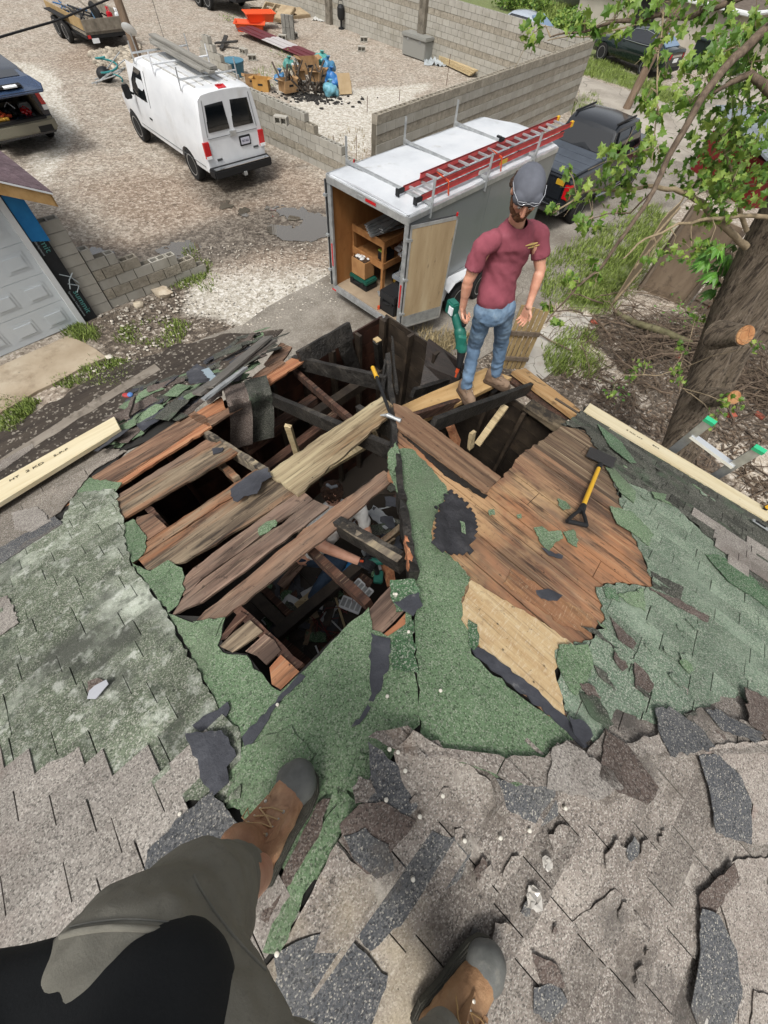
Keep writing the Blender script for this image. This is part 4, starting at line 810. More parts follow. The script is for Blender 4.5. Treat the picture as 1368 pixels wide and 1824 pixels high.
for i, pts, m_, o_, c_ in ((3, [(655, 1320), (690, 1350), (760, 1380), (740, 1440), (690, 1480), (650, 1460), (640, 1420), (660, 1380)], blueS, .03, 0), (3, [(735, 1300), (800, 1340), (870, 1390), (880, 1430), (840, 1480), (760, 1450), (720, 1400), (700, 1340)], grayW, .036, .02),
        (3, [(605, 1465), (640, 1430), (680, 1425), (740, 1460), (690, 1520), (680, 1560), (640, 1540), (612, 1500)], brownS, .04, .03), (3, [(612, 1485), (650, 1470), (690, 1500), (700, 1545), (670, 1560), (630, 1525)], blueS, .05, 0), (3, [(600, 1500), (625, 1530), (680, 1560), (640, 1640), (600, 1690), (560, 1690), (590, 1600)], grayW, .034, .02),
        (3, [(740, 1470), (800, 1490), (850, 1480), (820, 1560), (760, 1610), (700, 1650), (660, 1690), (630, 1660), (700, 1560)], blueS, .018, 0), (3, [(490, 1690), (560, 1660), (610, 1650), (690, 1730), (650, 1850), (500, 1850)], blueS, .03, .02), (3, [(880, 1385), (985, 1400), (990, 1450), (960, 1470), (900, 1440)], blueS, .03, .05), (3, [(900, 1430), (960, 1475), (850, 1480)], tar, .034, 0),
        (2, [(975, 1330), (1000, 1318), (1080, 1372), (1100, 1400), (1060, 1420), (965, 1402)], grayS, .045, 0), (2, [(1068, 1300), (1110, 1330), (1160, 1400), (1140, 1430), (1080, 1400), (1055, 1380)], brownS, .045, 0), (3, [(1100, 1340), (1165, 1350), (1235, 1450), (1225, 1470), (1140, 1440), (1090, 1400)], grayS, .045, .03), (3, [(1132, 1340), (1165, 1345), (1200, 1400), (1235, 1440), (1205, 1440), (1140, 1385)], tar, .075, .08),
        (2, [(1155, 1262), (1180, 1258), (1240, 1300), (1260, 1330), (1180, 1345), (1160, 1300)], blueS, .045, .04), (2, [(1242, 1265), (1260, 1262), (1340, 1305), (1330, 1320), (1270, 1300)], blueS, .05, .1), (2, [(1312, 1225), (1400, 1270), (1500, 1330), (1368, 1330), (1320, 1290)], brownS, .05, 0), (3, [(1232, 1345), (1265, 1325), (1368, 1318), (1500, 1320), (1500, 1500), (1368, 1500), (1320, 1500), (1330, 1430), (1300, 1370)], redS, .06, .02),
        (3, [(1232, 1345), (1262, 1340), (1305, 1380), (1325, 1430), (1325, 1500), (1262, 1480), (1250, 1400)], blueS, .075, .04), (3, [(1290, 1530), (1400, 1520), (1600, 1560), (1600, 1900), (1310, 1900), (1300, 1700), (1270, 1580)], redS, .04, 0), (3, [(1232, 1590), (1290, 1530), (1300, 1560), (1262, 1620), (1236, 1620)], brownS, .07, .1), (3, [(1235, 1610), (1262, 1620), (1290, 1680), (1300, 1760), (1280, 1830), (1240, 1850), (1215, 1780), (1230, 1700)], blueS, .085, .12),
        (3, [(942, 1690), (985, 1710), (1000, 1750), (960, 1745)], brownS, .045, .1), (3, [(945, 1750), (985, 1745), (1005, 1775), (975, 1812), (945, 1795)], blueS, .04, .05), (3, [(1330, 1755), (1400, 1780), (1400, 1850), (1320, 1850)], redS, .06, .03), (3, [(1060, 1470), (1150, 1440), (1220, 1480), (1180, 1560), (1100, 1560)], grayS, .03, 0), (3, [(830, 1500), (900, 1480), (960, 1540), (900, 1600), (820, 1570)], grayS, .03, 0), (3, [(1010, 1640), (1090, 1580), (1150, 1650), (1080, 1720)], grayW, .03, 0)):
    if i == 3 and (m_ is grayS or m_ is tar): continue
    piece(i, pts, m_, o_, curl=c_)
# white nail caps
cap = flat('nail_cap', 'efeadb', .5)
for i, pl in ((3, [(694, 1335), (702, 1342), (709, 1340), (707, 1330), (722, 1373), (697, 1417), (688, 1425), (796, 1376), (789, 1418), (790, 1440), (748, 1455), (694, 1487), (828, 1498), (841, 1502), (892, 1493), (745, 1522), (736, 1567), (681, 1757), (944, 1480), (985, 1384), (1008, 1440), (1045, 1513), (1300, 1365), (1292, 1356), (493, 1700)]), (2, [(928, 1368), (1016, 1370), (932, 1376), (1040, 1190), (706, 1058), (785, 1230)]), (1, [(409, 1463), (320, 1450), (494, 1255), (702, 1058), (728, 1125), (690, 1240)])):
    for p in (pl[::2] if i == 3 else pl):
        mb = MB(); q = R(i, *p, .034 if i == 3 else .024); mb.lathe(q, [(.001, .0015), (.0055, .001), (.0065, 0), (.0065, -.03)], 10); mb.build('nail_cap', cap, gar, smooth=40)

# small torn scraps of shingle lying all over the worn area, ragged and slightly lifted
fr = random.Random(44)
for k in range(34, 96):
    if k < 62: i = 3; x, y = fr.uniform(640, 1368), fr.uniform(1360, 1810)
    elif k < 78: i = 2; x, y = fr.uniform(1000, 1360), fr.uniform(1100, 1320)
    else: i = 2; x, y = fr.uniform(1060, 1300), fr.uniform(800, 900)
    if i == 3 and x < 760 and y > 1500: continue
    c_ = UV(i, R(i, x, y)); s_ = fr.uniform(.015, .06); n_ = fr.choice((4, 5, 6)); a0 = fr.uniform(0, 6.28); el_ = fr.uniform(.35, .9); tx, ty = fr.uniform(-.15, .15), fr.uniform(-.15, .15)
    out = [(c_[0]+s_*math.cos(a0+6.28*q/n_)*fr.uniform(.6, 1.2), c_[1]+s_*el_*math.sin(a0+6.28*q/n_)*fr.uniform(.6, 1.2)) for q in range(n_)]
    mb = MB(); mb.slab([FP(i, u, d, .03+abs(tx*(u-c_[0])+ty*(d-c_[1]))) for u, d in rag2(out, .015, .005, fr)], (0, 0, -.006)); mb.build('torn_shingle', fr.choice((blueS, grayW, brownS, grayW, grayW) if i == 3 else (greenR, darkS, brownS, greenF, greenR)), gar)
# ================= VEHICLES =================
rub = flat('tyre_rubber', '232323', .85, bump=.3, scale=60); rimm = flat('rim_metal', 'b5b7b8', .35, .8, k=1); chrome = flat('chrome', 'd6d8da', .15, 1, k=1); blk = flat('black_plastic', '1d1e20', .6); redl = flat('red_lens', 'b3151c', .15, spec=.8, coat=.5, k=1); whtl = flat('white_lens', 'dfe2e4', .15, spec=.8, k=1)
alu = mat('aluminium', [(.3, 'a9acad'), (.7, 'd2d4d4')], scale=6, rough=.4, metal=.7, bump=.15, k=1); galv = mat('galvanised', [(.3, '8e9192'), (.7, 'b8bbbb')], scale=8, rough=.5, metal=.6, bump=.2, k=1)
ply = mat('plywood', [(.3, 'a27b4f'), (.55, 'bd9767'), (.8, 'd0b184')], scale=1.6, stretch=(2.5, 2.5, .5), rough=.75, bump=.2, over=[('noise', 2, .58, .72, '7c5d3e', .6), ('noise', 14, .66, .74, '4e3b2a', .6)])
plyg = mat('plywood_weathered', [(.3, 'a88f6c'), (.55, 'c4ac86'), (.8, 'd8c6a4')], scale=1.4, stretch=(3, 3, .5), rough=.8, bump=.2, over=[('noise', 3, .6, .7, '5f5546', .8, (3, 3, .7)), ('noise', 20, .66, .74, '4e4334', .6)])
def paint(name, h, r=.3, dirt='8b8478', f=.35, k=None): return mat(name, [(.3, h), (.7, h)], rough=r, bump=0, coat=.5, spec=.5, k=k, over=[('noise', 2.2, .52, .75, dirt, f), ('noise', 26, .6, .8, dirt, f*.6)])
def loft(st, closed_ends=True):
    mb = MB(); rings = []
    for x, pts in st:
        ring = [(x if not isinstance(x, (list, tuple)) else x[k], y, z) for k, (y, z) in enumerate(pts)]
        full = ring+[(a, -b, c) for a, b, c in ring[::-1] if b > 1e-6]
        rings.append(full)
    n = len(rings[0]); vs = [p for r_ in rings for p in r_]
    fs = [(k*n+i, k*n+(i+1) % n, (k+1)*n+(i+1) % n, (k+1)*n+i) for k in range(len(rings)-1) for i in range(n)]
    fs += [tuple(range(n-1, -1, -1)), tuple((len(rings)-1)*n+i for i in range(n))]
    return mb.add(vs, fs)
def half(st, x, z):      # half width of the loft at (x,z)
    for a, b in zip(st, st[1:]):
        if a[0] <= x <= b[0]: break
    t = 0 if b[0] == a[0] else max(0, min(1, (x-a[0])/(b[0]-a[0]))); P = [(p[0]*(1-t)+q[0]*t, p[1]*(1-t)+q[1]*t) for p, q in zip(a[1], b[1])]
    best = 0
    for (y0, z0), (y1, z1) in zip(P, P[1:]):
        if min(z0, z1) <= z <= max(z0, z1) and abs(z1-z0) > 1e-6: best = max(best, y0+(y1-y0)*(z-z0)/(z1-z0))
    return best
def sidepanel(st, poly, sg, off=.006, th=.012, step=.12):
    q = [(p.x, p.y) for p in rag([V((a, b, 0)) for a, b in poly], step, 0)]
    return MB().slab([(x, sg*(half(st, x, z)+off), z) for x, z in q], (0, -sg*th, 0))
def wheel(par, x, y, r, wd, sg, name='wheel', spokes=5, rim=rimm, label=None):
    R_ = Matrix.Rotation(rad(-90)*sg, 3, 'X'); c = V((x, y, r)); h = wd/2
    w_ = MB().lathe(c, [(.62*r, -h), (.9*r, -h), (r, -h*.6), (r, h*.6), (.92*r, h), (.62*r, h*.95)], 28, R_).build(name, rub, par, smooth=40, world=False)
    ms = MB().lathe(c, [(.63*r, h*.6), (.66*r, h*.97), (.6*r, h*.95), (.56*r, h*.45), (.2*r, h*.5), (.17*r, h*.8), (.001, h*.82)], 24, R_)
    for k in range(spokes):
        a = 2*math.pi*k/spokes; d = V((math.cos(a), math.sin(a), 0)); p0 = R_ @ (d*.15*r+V((0, 0, h*.7))); p1 = R_ @ (d*.6*r+V((0, 0, h*.75))); ms.beam(c+p0, c+p1, .12*r, .03, R_ @ V((0, 0, 1)))
    ms.build('rim', rim, w_, smooth=35, world=False); return w_
def arch(x, y, r, wd): return MB().cyl((x, y-wd, r*.92), (x, y+wd, r*.92), r*1.17, 28)
def textm(s, size, mat_, parent, M, name='lettering', depth=.002, world=False):
    cu = bpy.data.curves.new('t', 'FONT'); cu.body = s; cu.size = size; cu.align_x = 'CENTER'; cu.align_y = 'CENTER'; cu.extrude = depth; cu.resolution_u = 2
    o = bpy.data.objects.new('t', cu); COL.objects.link(o); dg = bpy.context.evaluated_depsgraph_get(); dg.update(); me = bpy.data.meshes.new_from_object(o.evaluated_get(dg)); bpy.data.objects.remove(o); bpy.data.curves.remove(cu)
    if world and parent is not None: M = parent.matrix_basis.inverted() @ M
    me.transform(M); me.name = name; me.materials.clear(); me.materials.append(mat_); q = bpy.data.objects.new(name, me); COL.objects.link(q); q.parent = parent; return q
def fr(ex, ey, o): ex = V(ex).normalized(); ey = V(ey).normalized(); ez = ex.cross(ey); return Matrix(((ex.x, ey.x, ez.x, o[0]), (ex.y, ey.y, ez.y, o[1]), (ex.z, ey.z, ez.z, o[2]), (0, 0, 0, 1)))
REAR = lambda x, y, z: fr((0, -1, 0), (0, 0, 1), (x, y, z))     # text facing backwards (-x)

# ---- white cargo van
van = thing('cargo_van', 'white high sided cargo van with a roof rack carrying long grey boards', 'van', (-6.304, 14.959, 0), 2.419)
wp_ = mat('van_white', [(.3, 'd9dcdf'), (.7, 'e9ebed')], scale=2, rough=.35, bump=0, coat=.3, k=.8, over=[('noise', 1.3, .56, .75, 'b8b5ae', .5), ('noise', 18, .64, .8, '8a8278', .4)])
VS = []
def vsec(x, w_, zt, zb=.42, roof=1): 
    if roof: P = [(0, zb), (w_*.9, zb), (w_*.98, zb+.08), (w_, .8), (w_, 1.12), (w_-.012, 1.18), (w_-.02, 1.24), (w_-.075, 1.6), (w_-.15, 1.95), (w_-.19, zt-.03), (w_-.26, zt+.015), (w_-.5, zt+.04), (0, zt+.05)]
    else:
        P = [(0, zb), (w_*.9, zb), (w_*.98, zb+.08), (w_, .8), (w_, min(1.12, zt-.12)), (w_-.01, min(1.16, zt-.09)), (w_-.03, min(1.2, zt-.07)), (w_-.06, zt-.05), (w_-.1, zt-.03), (w_-.15, zt-.015), (w_-.25, zt), (w_-.5, zt+.02), (0, zt+.03)]
    return (x, P)
VS = [vsec(-1.12, .95, 2.02), vsec(-1.06, .99, 2.05), vsec(-.9, 1.0, 2.06), vsec(1.5, 1.0, 2.07), vsec(2.35, .99, 2.05), vsec(2.45, .985, 1.98), vsec(2.9, .98, 1.52), vsec(3.1, .98, 1.3, roof=0), vsec(3.6, .96, 1.22, roof=0), vsec(4.05, .9, 1.1, roof=0), vsec(4.2, .82, .95, roof=0)]
body = loft(VS).build('body', wp_, van, smooth=28, world=False)
cut(body, [arch(0, 0, .38, 1.2), arch(3.505, 0, .38, 1.2)])
for x in (0, 3.505):
    MB().bbox((x-.45, -.72, .3), (x+.45, .72, .9)).build('wheel_well', blk, van, world=False)
    for s in (1, -1): wheel(van, x, s*.86, .38, .24, s)
gl = glass('van_glass', '12171b')
sidepanel(VS, [(1.9, 1.28), (1.95, 1.9), (2.35, 1.92), (2.72, 1.6), (2.82, 1.28)], 1).build('side_window', gl, van, world=False)
sidepanel(VS, [(1.9, 1.28), (1.95, 1.9), (2.35, 1.92), (2.72, 1.6), (2.82, 1.28)], -1).build('side_window', gl, van, world=False)
MB().slab([(2.47, -.72, 1.985), (2.47, .72, 1.985), (2.98, .82, 1.44), (2.98, -.82, 1.44)], (.02, 0, .02)).build('windshield', gl, van, world=False)
seam = flat('seam', '6f7375', .7)
for s in (1, -1):
    MB().beam((1.75, s*(1.002), .55), (1.75, s*1.002, 1.15), .012, .01).beam((1.75, s*.99, 1.2), (1.75, s*.865, 1.93), .012, .01).build('door_seam', seam, van, world=False)
    for x in ():
        pass
    MB().beam((-1.0, s*1.002, .62), (2.9, s*1.002, .62), .006, .012, up=(0, s, 0)).build('lower_crease', seam, van, world=False)
sidepanel(VS, [(1.9, .9), (1.9, .94), (2.05, .94), (2.05, .9)], 1, .015, .02).build('door_handle', blk, van, world=False)
# rear doors
rx = -1.125
for s in (1, -1):
    MB().slab([(rx-.012, s*.06, 1.32), (rx-.012, s*.72, 1.32), (rx+.0, s*.66, 1.86), (rx-.0, s*.1, 1.88)], (.03, 0, 0)).build('rear_window', gl, van, world=False, bevel=.012)
    MB().beam((rx-.004, s*.79, .66), (rx-.004, s*.79, 1.25), .01, .01).beam((rx-.004, s*.79, 1.25), (rx, s*.7, 1.95), .01, .01).build('door_seam', seam, van, world=False)
    MB().bbox((-1.16, s*.8, .8), (-1.0, s*.975, 1.16)).build('tail_light', redl, van, world=False, bevel=.012); MB().bbox((-1.163, s*.81, .8), (-1.0, s*.97, .87)).build('reverse_light', whtl, van, world=False)
MB().beam((rx-.006, 0, .64), (rx-.006, 0, 1.97), .012, .01).build('door_seam', seam, van, world=False); MB().beam((rx-.006, -.79, 1.2), (rx-.006, .79, 1.2), .008, .01).build('door_seam', seam, van, world=False)
MB().bbox((-1.16, -.1, 1.16), (-1.1, .1, 1.28)).build('hasp_lock', alu, van, world=False, bevel=.01)
MB().bbox((-1.145, -.52, .9), (-1.1, -.16, 1.12)).build('plate_recess', blk, van, world=False, bevel=.01); pl_ = MB().bbox((-1.155, -.48, .94), (-1.14, -.2, 1.08)).build('licence_plate', flat('plate_white', 'd9d9e6', .4), van, world=False); textm('817 623', .065, flat('ink', '2b2d55', .6), van, REAR(-1.157, -.34, 1.01), 'plate_number')
MB().bbox((-1.135, .5, .71), (-1.12, .66, .76)).build('badge', flat('badge_grey', '55585a', .4), van, world=False); MB().bbox((-1.135, -.74, .8), (-1.12, -.58, .84)).build('badge', flat('badge_grey', '55585a', .4), van, world=False)
MB().slab([(-1.4, -.96, .6), (-1.4, .96, .6), (-1.12, 1.0, .62), (-1.12, -1.0, .62)], (0, 0, -.2)).build('rear_bumper', blk, van, world=False, bevel=.03); MB().bbox((-1.38, -.9, .6), (-1.15, .9, .612)).build('bumper_step', chrome, van, world=False)
MB().bbox((-1.43, -.05, .35), (-1.2, .05, .44)).build('tow_hitch', galv, van, world=False); MB().bbox((-1.0, -.06, 2.1), (-.93, .12, 2.135)).slab([(-1.09, -.12, 2.085), (-1.09, .12, 2.085), (-.94, .12, 2.12), (-.94, -.12, 2.12)], (0, 0, .01)).build('high_brake_light', redl, van, world=False)
for s in (1, -1):
    b_ = MB().beam((2.62, s*1.0, 1.3), (2.66, s*1.14, 1.4), .05, .05).box((2.68, s*1.18, 1.38), (.12, .2, .3)).build('wing_mirror', blk, van, world=False, bevel=.03)
MB().slab([(4.15, -.8, .5), (4.3, -.8, .5), (4.3, .8, .5), (4.15, .8, .5)], (0, 0, .2)).build('front_bumper', blk, van, world=False)
# roof ribs, rack
for y in (-.6, -.36, -.12, .12, .36, .6): MB().bbox((-.75, y-.02, 2.05), (2.1, y+.02, 2.112+.012*(1-abs(y)))).build('roof_rib', mat('roof_dirty', [(.3, 'b8b5ae'), (.6, 'dcdcd8')], scale=4, over=[('noise', 5, .5, .7, '7b7469', .6)], bump=.1), van, world=False)
for x in (-.45, 1.0, 2.15):
    mb = MB(); mb.tube([(x, -.86, 2.0), (x, -.84, 2.42)], .018, 8); mb.tube([(x, .86, 2.0), (x, .84, 2.42)], .018, 8); mb.tube([(x, -.85, 2.2), (x, .85, 2.2)], .02, 8); mb.build('rack_bar', alu if x != 1.0 else wp_, van, world=False, smooth=40)
gb = thing('board_stack', 'stack of long weathered grey boards strapped on the white van roof rack', 'boards', (-6.304, 14.959, 2.24), 2.419)
gbm = mat('grey_plank', [(.25, '77756f'), (.5, '98958d'), (.8, 'b7b4ac')], scale=3, stretch=(.5, 6, 6), bump=.4)
for i, (y0, y1, z0, xa, xb) in enumerate(((-.1, .08, 0, -.7, 2.7), (-.26, -.12, 0, -.55, 2.6), (-.2, .0, .06, -.65, 2.8), (.1, .2, .0, -.5, 2.4))):
    MB().slab([(xa, y0, z0+.03), (xb, y0-.06, z0+.03), (xb, y1-.06, z0+.03), (xa, y1, z0+.03)], (0, 0, .045)).build('board', gbm, gb, world=False)
# ---- enclosed trailer
TA = .9018; tr = thing('enclosed_trailer', 'grey enclosed cargo trailer with its rear doors open and a white metal roof', 'trailer', (-1.787+2.122*.5*math.sin(TA), 8.908-2.122*.5*math.cos(TA), 0), TA)
tg = paint('trailer_grey', '8d9394', .35, '6f7473', .3); tsk = mat('roof_skin', [(.3, 'c9cdd2'), (.5, 'dfe3e7'), (.8, 'eef0f2')], scale=1.1, rough=.4, metal=.2, bump=.25, bscale=3, bdist=.03, k=.8, over=[('noise', 2.5, .58, .75, 'a59f92', .5)])
Lt, Wt, zb, zt = 4.92, 1.061, .36, 2.46
def tb(a, b, name, m, bev=0): return MB().bbox(a, b).build(name, m, tr, world=False, bevel=bev)
for s in (1, -1):
    sg = MB(); k = 0; x = .05
    while x < Lt: sg.bbox((x+.003, s*(Wt-.03), zb+.3), (min(x+1.2, Lt)-.003, s*(Wt-.005), zt-.08)); x += 1.2
    sg.build('side_skin', tg, tr, world=False); tb((.05, s*(Wt-.034), zb), (Lt, s*(Wt-.06), zt-.05), 'plywood_lining', mat('ply_or', [(.3, '96602f'), (.55, 'b27a43'), (.8, 'c28e58')], scale=1.6, stretch=(2, 2, .6), bump=.2, over=[('noise', 2, .58, .7, '7a4a22', .7)]))
    tb((.05, s*(Wt-.028), zb), (Lt, s*(Wt+.008), zb+.3), 'stone_guard', wp_)
    tb((0, s*(Wt-.1), zb+.04), (.055, s*(Wt+.002), zt-.06), 'corner_post', galv, .006)
    tb((-.004, s*(Wt-.09), zt-.09), (Lt, s*(Wt+.014), zt), 'roof_rail', alu, .006)
    tb((-.01, s*(Wt-.07), .82), (.0, s*(Wt-.035), 1.28), 'reflector', redl)
tb((-.01, -Wt, zt-.14), (.05, Wt, zt-.02), 'rear_header', alu, .006); tb((-.012, -Wt+.02, zb-.09), (.06, Wt-.02, zb+.03), 'rear_sill', galv, .006)
tb((.0, -Wt+.05, zb-.02), (Lt, Wt-.05, zb+.02), 'floor', mat('trailer_floor', [(.3, '93806a'), (.7, 'b9a68c')], scale=2, bump=.2)); tb((Lt-.06, -Wt+.03, zb), (Lt, Wt-.03, zt-.05), 'front_lining', ply)
for y in (-.18, .18): tb((-.02, y-.1, zt-.085), (.0-.01, y+.02, zt-.06), 'marker_light', alu)
MB().bbox((-.022, -.28, zt-.1), (-.008, .0, zt-.05)).build('brake_light', redl, tr, world=False, bevel=.008)
for s in (1, -1): MB().bbox((-.02, s*(Wt-.12), zb-.08), (-.01, s*(Wt-.0), zb-.05)).build('reflector', redl, tr, world=False)
# wedge nose and roof
nz = 1.0; mb = MB(); mb.slab([(0, Wt-.02, zt), (Lt, Wt-.02, zt), (Lt+nz*.45, .35, zt-.02), (Lt+nz*.45, -.35, zt-.02), (Lt, -Wt+.02, zt), (0, -Wt+.02, zt)], (0, 0, -.04))
rows = []
for i in range(34):
    row = []
    for j in range(15):
        x = .02+Lt*i/33.; y = (Wt-.05)*(j/7.-1); row.append(V((x, y, zt+.008+.035*(1-(y/Wt)**2)+.012*noise.noise(V((x*2, y*3, 1))))))
    rows.append(row)
mb.thick(rows, (0, 0, -.03)); mb.build('roof', tsk, tr, world=False, smooth=40)
mb = MB(); n_ = [(Lt, Wt), (Lt+nz*.45, .35), (Lt+nz*.45, -.35), (Lt, -Wt)]
for a, b in zip(n_, n_[1:]): mb.slab([(a[0], a[1], zb), (b[0], b[1], zb), (b[0], b[1], zt-.03), (a[0], a[1], zt-.03)], (-.03, 0, 0))
mb.build('nose', tg, tr, world=False)
MB().beam((Lt+.3, .5, .42), (Lt+1.5, .03, .45), .07, .1).beam((Lt+.3, -.5, .42), (Lt+1.5, -.03, .45), .07, .1).build('tongue', blk, tr, world=False)
for s in (1, -1):
    MB().slab([(1.35, s*(Wt+.22), .72), (1.55, s*(Wt+.22), .86), (3.1, s*(Wt+.22), .86), (3.3, s*(Wt+.22), .72), (3.3, s*Wt, .78), (3.1, s*Wt, .92), (1.55, s*Wt, .92), (1.35, s*Wt, .78)], (0, 0, -.02)).build('fender', wp_, tr, world=False)
    for x in (1.88, 2.76): wheel(tr, x, s*(Wt+.09), .34, .2, s, rim=rimm)
    MB().beam((.6, s*(Wt+.01), .62), (.7, s*(Wt+.05), .66), .05, .03).build('side_latch', chrome, tr, world=False)
# rear doors: right one folded back along the side, left one too
def tdoor(sy, ang, y0):
    Dm = Matrix.Translation((0, y0, 0)) @ Matrix.Rotation(ang, 4, 'Z')   # door lies along +x of its own frame
    def q(a, b, name, m, bev=0): return MB().bbox(a, b).xf(Dm).build(name, m, d, world=False, bevel=bev)
    d = MB().bbox((0, -.02, zb+.02), (1.0, .02, zt-.1)).xf(Dm).build('rear_door', flat('door_edge', '2f3032', .6), tr, world=False)
    s = sy
    q((.035, s*.02, zb+.3), (.965, s*.026, zt-.16), 'door_lining', plyg); q((.02, s*.02, zb+.06), (.98, s*.028, zb+.3), 'kick_plate', galv)
    for a, b in (((.0, s*.018, zt-.16), (1, s*.03, zt-.105)), ((0, s*.018, zb+.03), (1, s*.03, zb+.075)), ((0, s*.018, zb+.03), (.035, s*.03, zt-.11)), ((.965, s*.018, zb+.03), (1, s*.03, zt-.11))): q(a, b, 'door_frame', alu)
    for z in (.7, 1.4, 2.1):
        q((-.05, -.035, z), (.06, .035, z+.04), 'hinge', galv)
    q((.93, s*.03, 2.36), (.96, s*.05, 2.42), 'latch', redl)
    return d
tdoor(-1, rad(-18), -Wt-.03); tdoor(1, rad(8), Wt+.04)
# rack bars on the roof
for x in (.55, 2.2, 3.9):
    mb = MB(); mb.beam((x, -Wt-.02, zt+.06), (x, Wt+.02, zt+.06), .04, .04)
    for s in (1, -1): mb.beam((x, s*(Wt+.02), zt-.15), (x, s*(Wt+.02), zt+.42), .05, .012, up=(1, 0, 0)); mb.slab([(x-.01, s*(Wt+.02), zt-.1), (x-.01, s*(Wt+.02), zt+.1), (x-.01, s*(Wt-.1), zt+.08)], (.02, 0, 0))
    mb.build('rack_bar', galv, tr, world=False)
TM = tr.matrix_basis
def tw(x, y, z): return TM @ V((x, y, z))
# ---- ladder on the trailer
ladm = mat('fibreglass_red', [(.3, 'b53a3a'), (.7, 'cf5250')], scale=6, rough=.5, bump=.1, k=.8, over=[('noise', 10, .6, .75, '8e3230', .5)])
lad = thing('extension_ladder', 'long red fibreglass extension ladder lying on the roof rack of the grey trailer', 'ladder', tw(.5, -.7, zt+.1), TA)
def lx(x, y, z): return (x, y, z)
for k, (x0, x1, dy, z) in enumerate(((-.05, 4.75, 0, .02), (.35, 5.05, .045, .12))):
    hw = .21-k*.03
    for s in (1, -1):
        MB().bbox((x0, s*hw-.012, z-.04), (x1, s*hw+.012, z+.04)).bbox((x0, s*(hw-.012), z+.032), (x1, s*(hw+.02), z+.04)).bbox((x0, s*(hw-.012), z-.04), (x1, s*(hw+.02), z-.032)).build('rail', ladm, lad, world=False)
    n = 15
    for i in range(n):
        x = x0+.15+(x1-x0-.3)*i/(n-1); MB().bbox((x-.02, -hw, z-.014), (x+.02, hw, z+.014)).build('rung', alu, lad, world=False)
for s in (1, -1):
    MB().bbox((-.2, s*.21-.02, -.03), (-.03, s*.21+.02, .05)).bbox((-.22, s*.21-.045, -.05), (-.19, s*.21+.045, .06)).build('foot', blk, lad, world=False, bevel=.008)
    MB().bbox((5.03, s*.18-.03, .07), (5.13, s*.18+.03, .17)).build('end_cap', flat('yellow_cap', 'e8b42c', .5, k=.8), lad, world=False, bevel=.01)
MB().bbox((2.3, -.235, -.02), (2.55, -.222, .05)).build('warning_sticker', flat('sticker', 'dbb838', .5), lad, world=False); MB().bbox((1.6, -.235, -.02), (1.95, -.222, .04)).build('sticker', flat('sticker_w', 'd8d8d4', .5), lad, world=False)
MB().box((2.75, .12, .2), (.12, .06, .05)).box((2.7, .16, .24), (.05, .1, .03)).build('pulley', blk, lad, world=False)
orange = flat('orange_strap', 'd9562b', .6)
for x in (.6, 2.25): MB().tube([(x, -.3, -.05), (x+.02, -.26, .12), (x-.01, .0, .18), (x+.02, -.26, .1), (x+.04, -.3, -.12)], .012, 6).build('strap', orange, lad, world=False)
# ---- things inside the trailer
sh = thing('wooden_shelf', 'rough timber shelving unit with two decks inside the open trailer', 'shelf', tw(1.2, .38, zb+.02), TA)
shm = mat('shelf_wood', [(.3, 'a06c3c'), (.6, 'bd8650'), (.8, 'cf9f6c')], scale=4, stretch=(2, 2, 2), bump=.2)
for x in (-.55, 1.8):
    for y in (-.3, .62): MB().box((x, y, .54), (.09, .06, 1.08)).build('post', shm, sh, world=False)
for z in (.6, 1.04):
    mb = MB(); mb.box((.62, -.33, z), (2.45, .03, .13)).box((.62, .65, z), (2.45, .03, .13)).box((-.59, .16, z), (.03, .98, .13)).box((1.84, .16, z), (.03, .98, .13)).box((.62, .16, z-.03), (2.4, .95, .03)); mb.build('deck', shm, sh, world=False)
def T_(nm, lb, cat, x, y, z=0, rz=0, grp=None): return thing(nm, lb, cat, tw(x, y, zb+.02+z), TA+rz, grp)
t = T_('metal_trim_stack', 'bundle of grey metal trim lying on top of the trailer shelving', 'metal trim', .85, .5, 1.1)
for i in range(7): MB().box((.3+.03*i, -.25+.1*(i % 5), .02+.02*i), (1.3, .09, .02), Matrix.Rotation(.06*(i-3), 3, 'Z')).build('strip', galv, t, world=False)
t = T_('tool_pouch', 'black and lime tool pouch on the middle deck of the trailer shelving', 'tool bag', .85, .2, .62); blob(MB().box((0, 0, .1), (.3, .22, .16)).ell((0, 0, .18), (.14, .1, .08)), 'pouch', blk, t, .012, 3, world=False); MB().box((-.12, 0, .2), (.06, .2, .03)).build('lime_flap', flat('lime', '8fae3c', .6), t, world=False)
t = T_('fastener_boxes', 'white packets of fasteners heaped on the middle deck of the trailer shelving', 'packets', 1.2, .1, .62)
for i in range(6): MB().box((.1*(i % 3), .12*(i//3)-.05, .05+.02*i), (.14, .1, .06), Matrix.Rotation(.5*i, 3, 'Z')).build('packet', whtl, t, world=False, bevel=.008)
t = T_('cardboard_box', 'open cardboard box with white packets on the green case in the trailer', 'box', .55, .62, .24); crd = mat('cardboard', [(.3, 'a8794c'), (.7, 'c39461')], scale=5, bump=.1)
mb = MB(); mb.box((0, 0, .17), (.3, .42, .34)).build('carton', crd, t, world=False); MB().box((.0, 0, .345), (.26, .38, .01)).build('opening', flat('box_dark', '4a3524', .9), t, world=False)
for i in range(5): MB().ell((.08*math.cos(i*2), .13*math.sin(i*1.7), .35), (.07, .05, .03), 8, 5).build('packet', flat('packet_white', 'e8e8e6', .5), t, smooth=180, world=False)
grn = flat('tool_green', '1f5a4c', .45); 
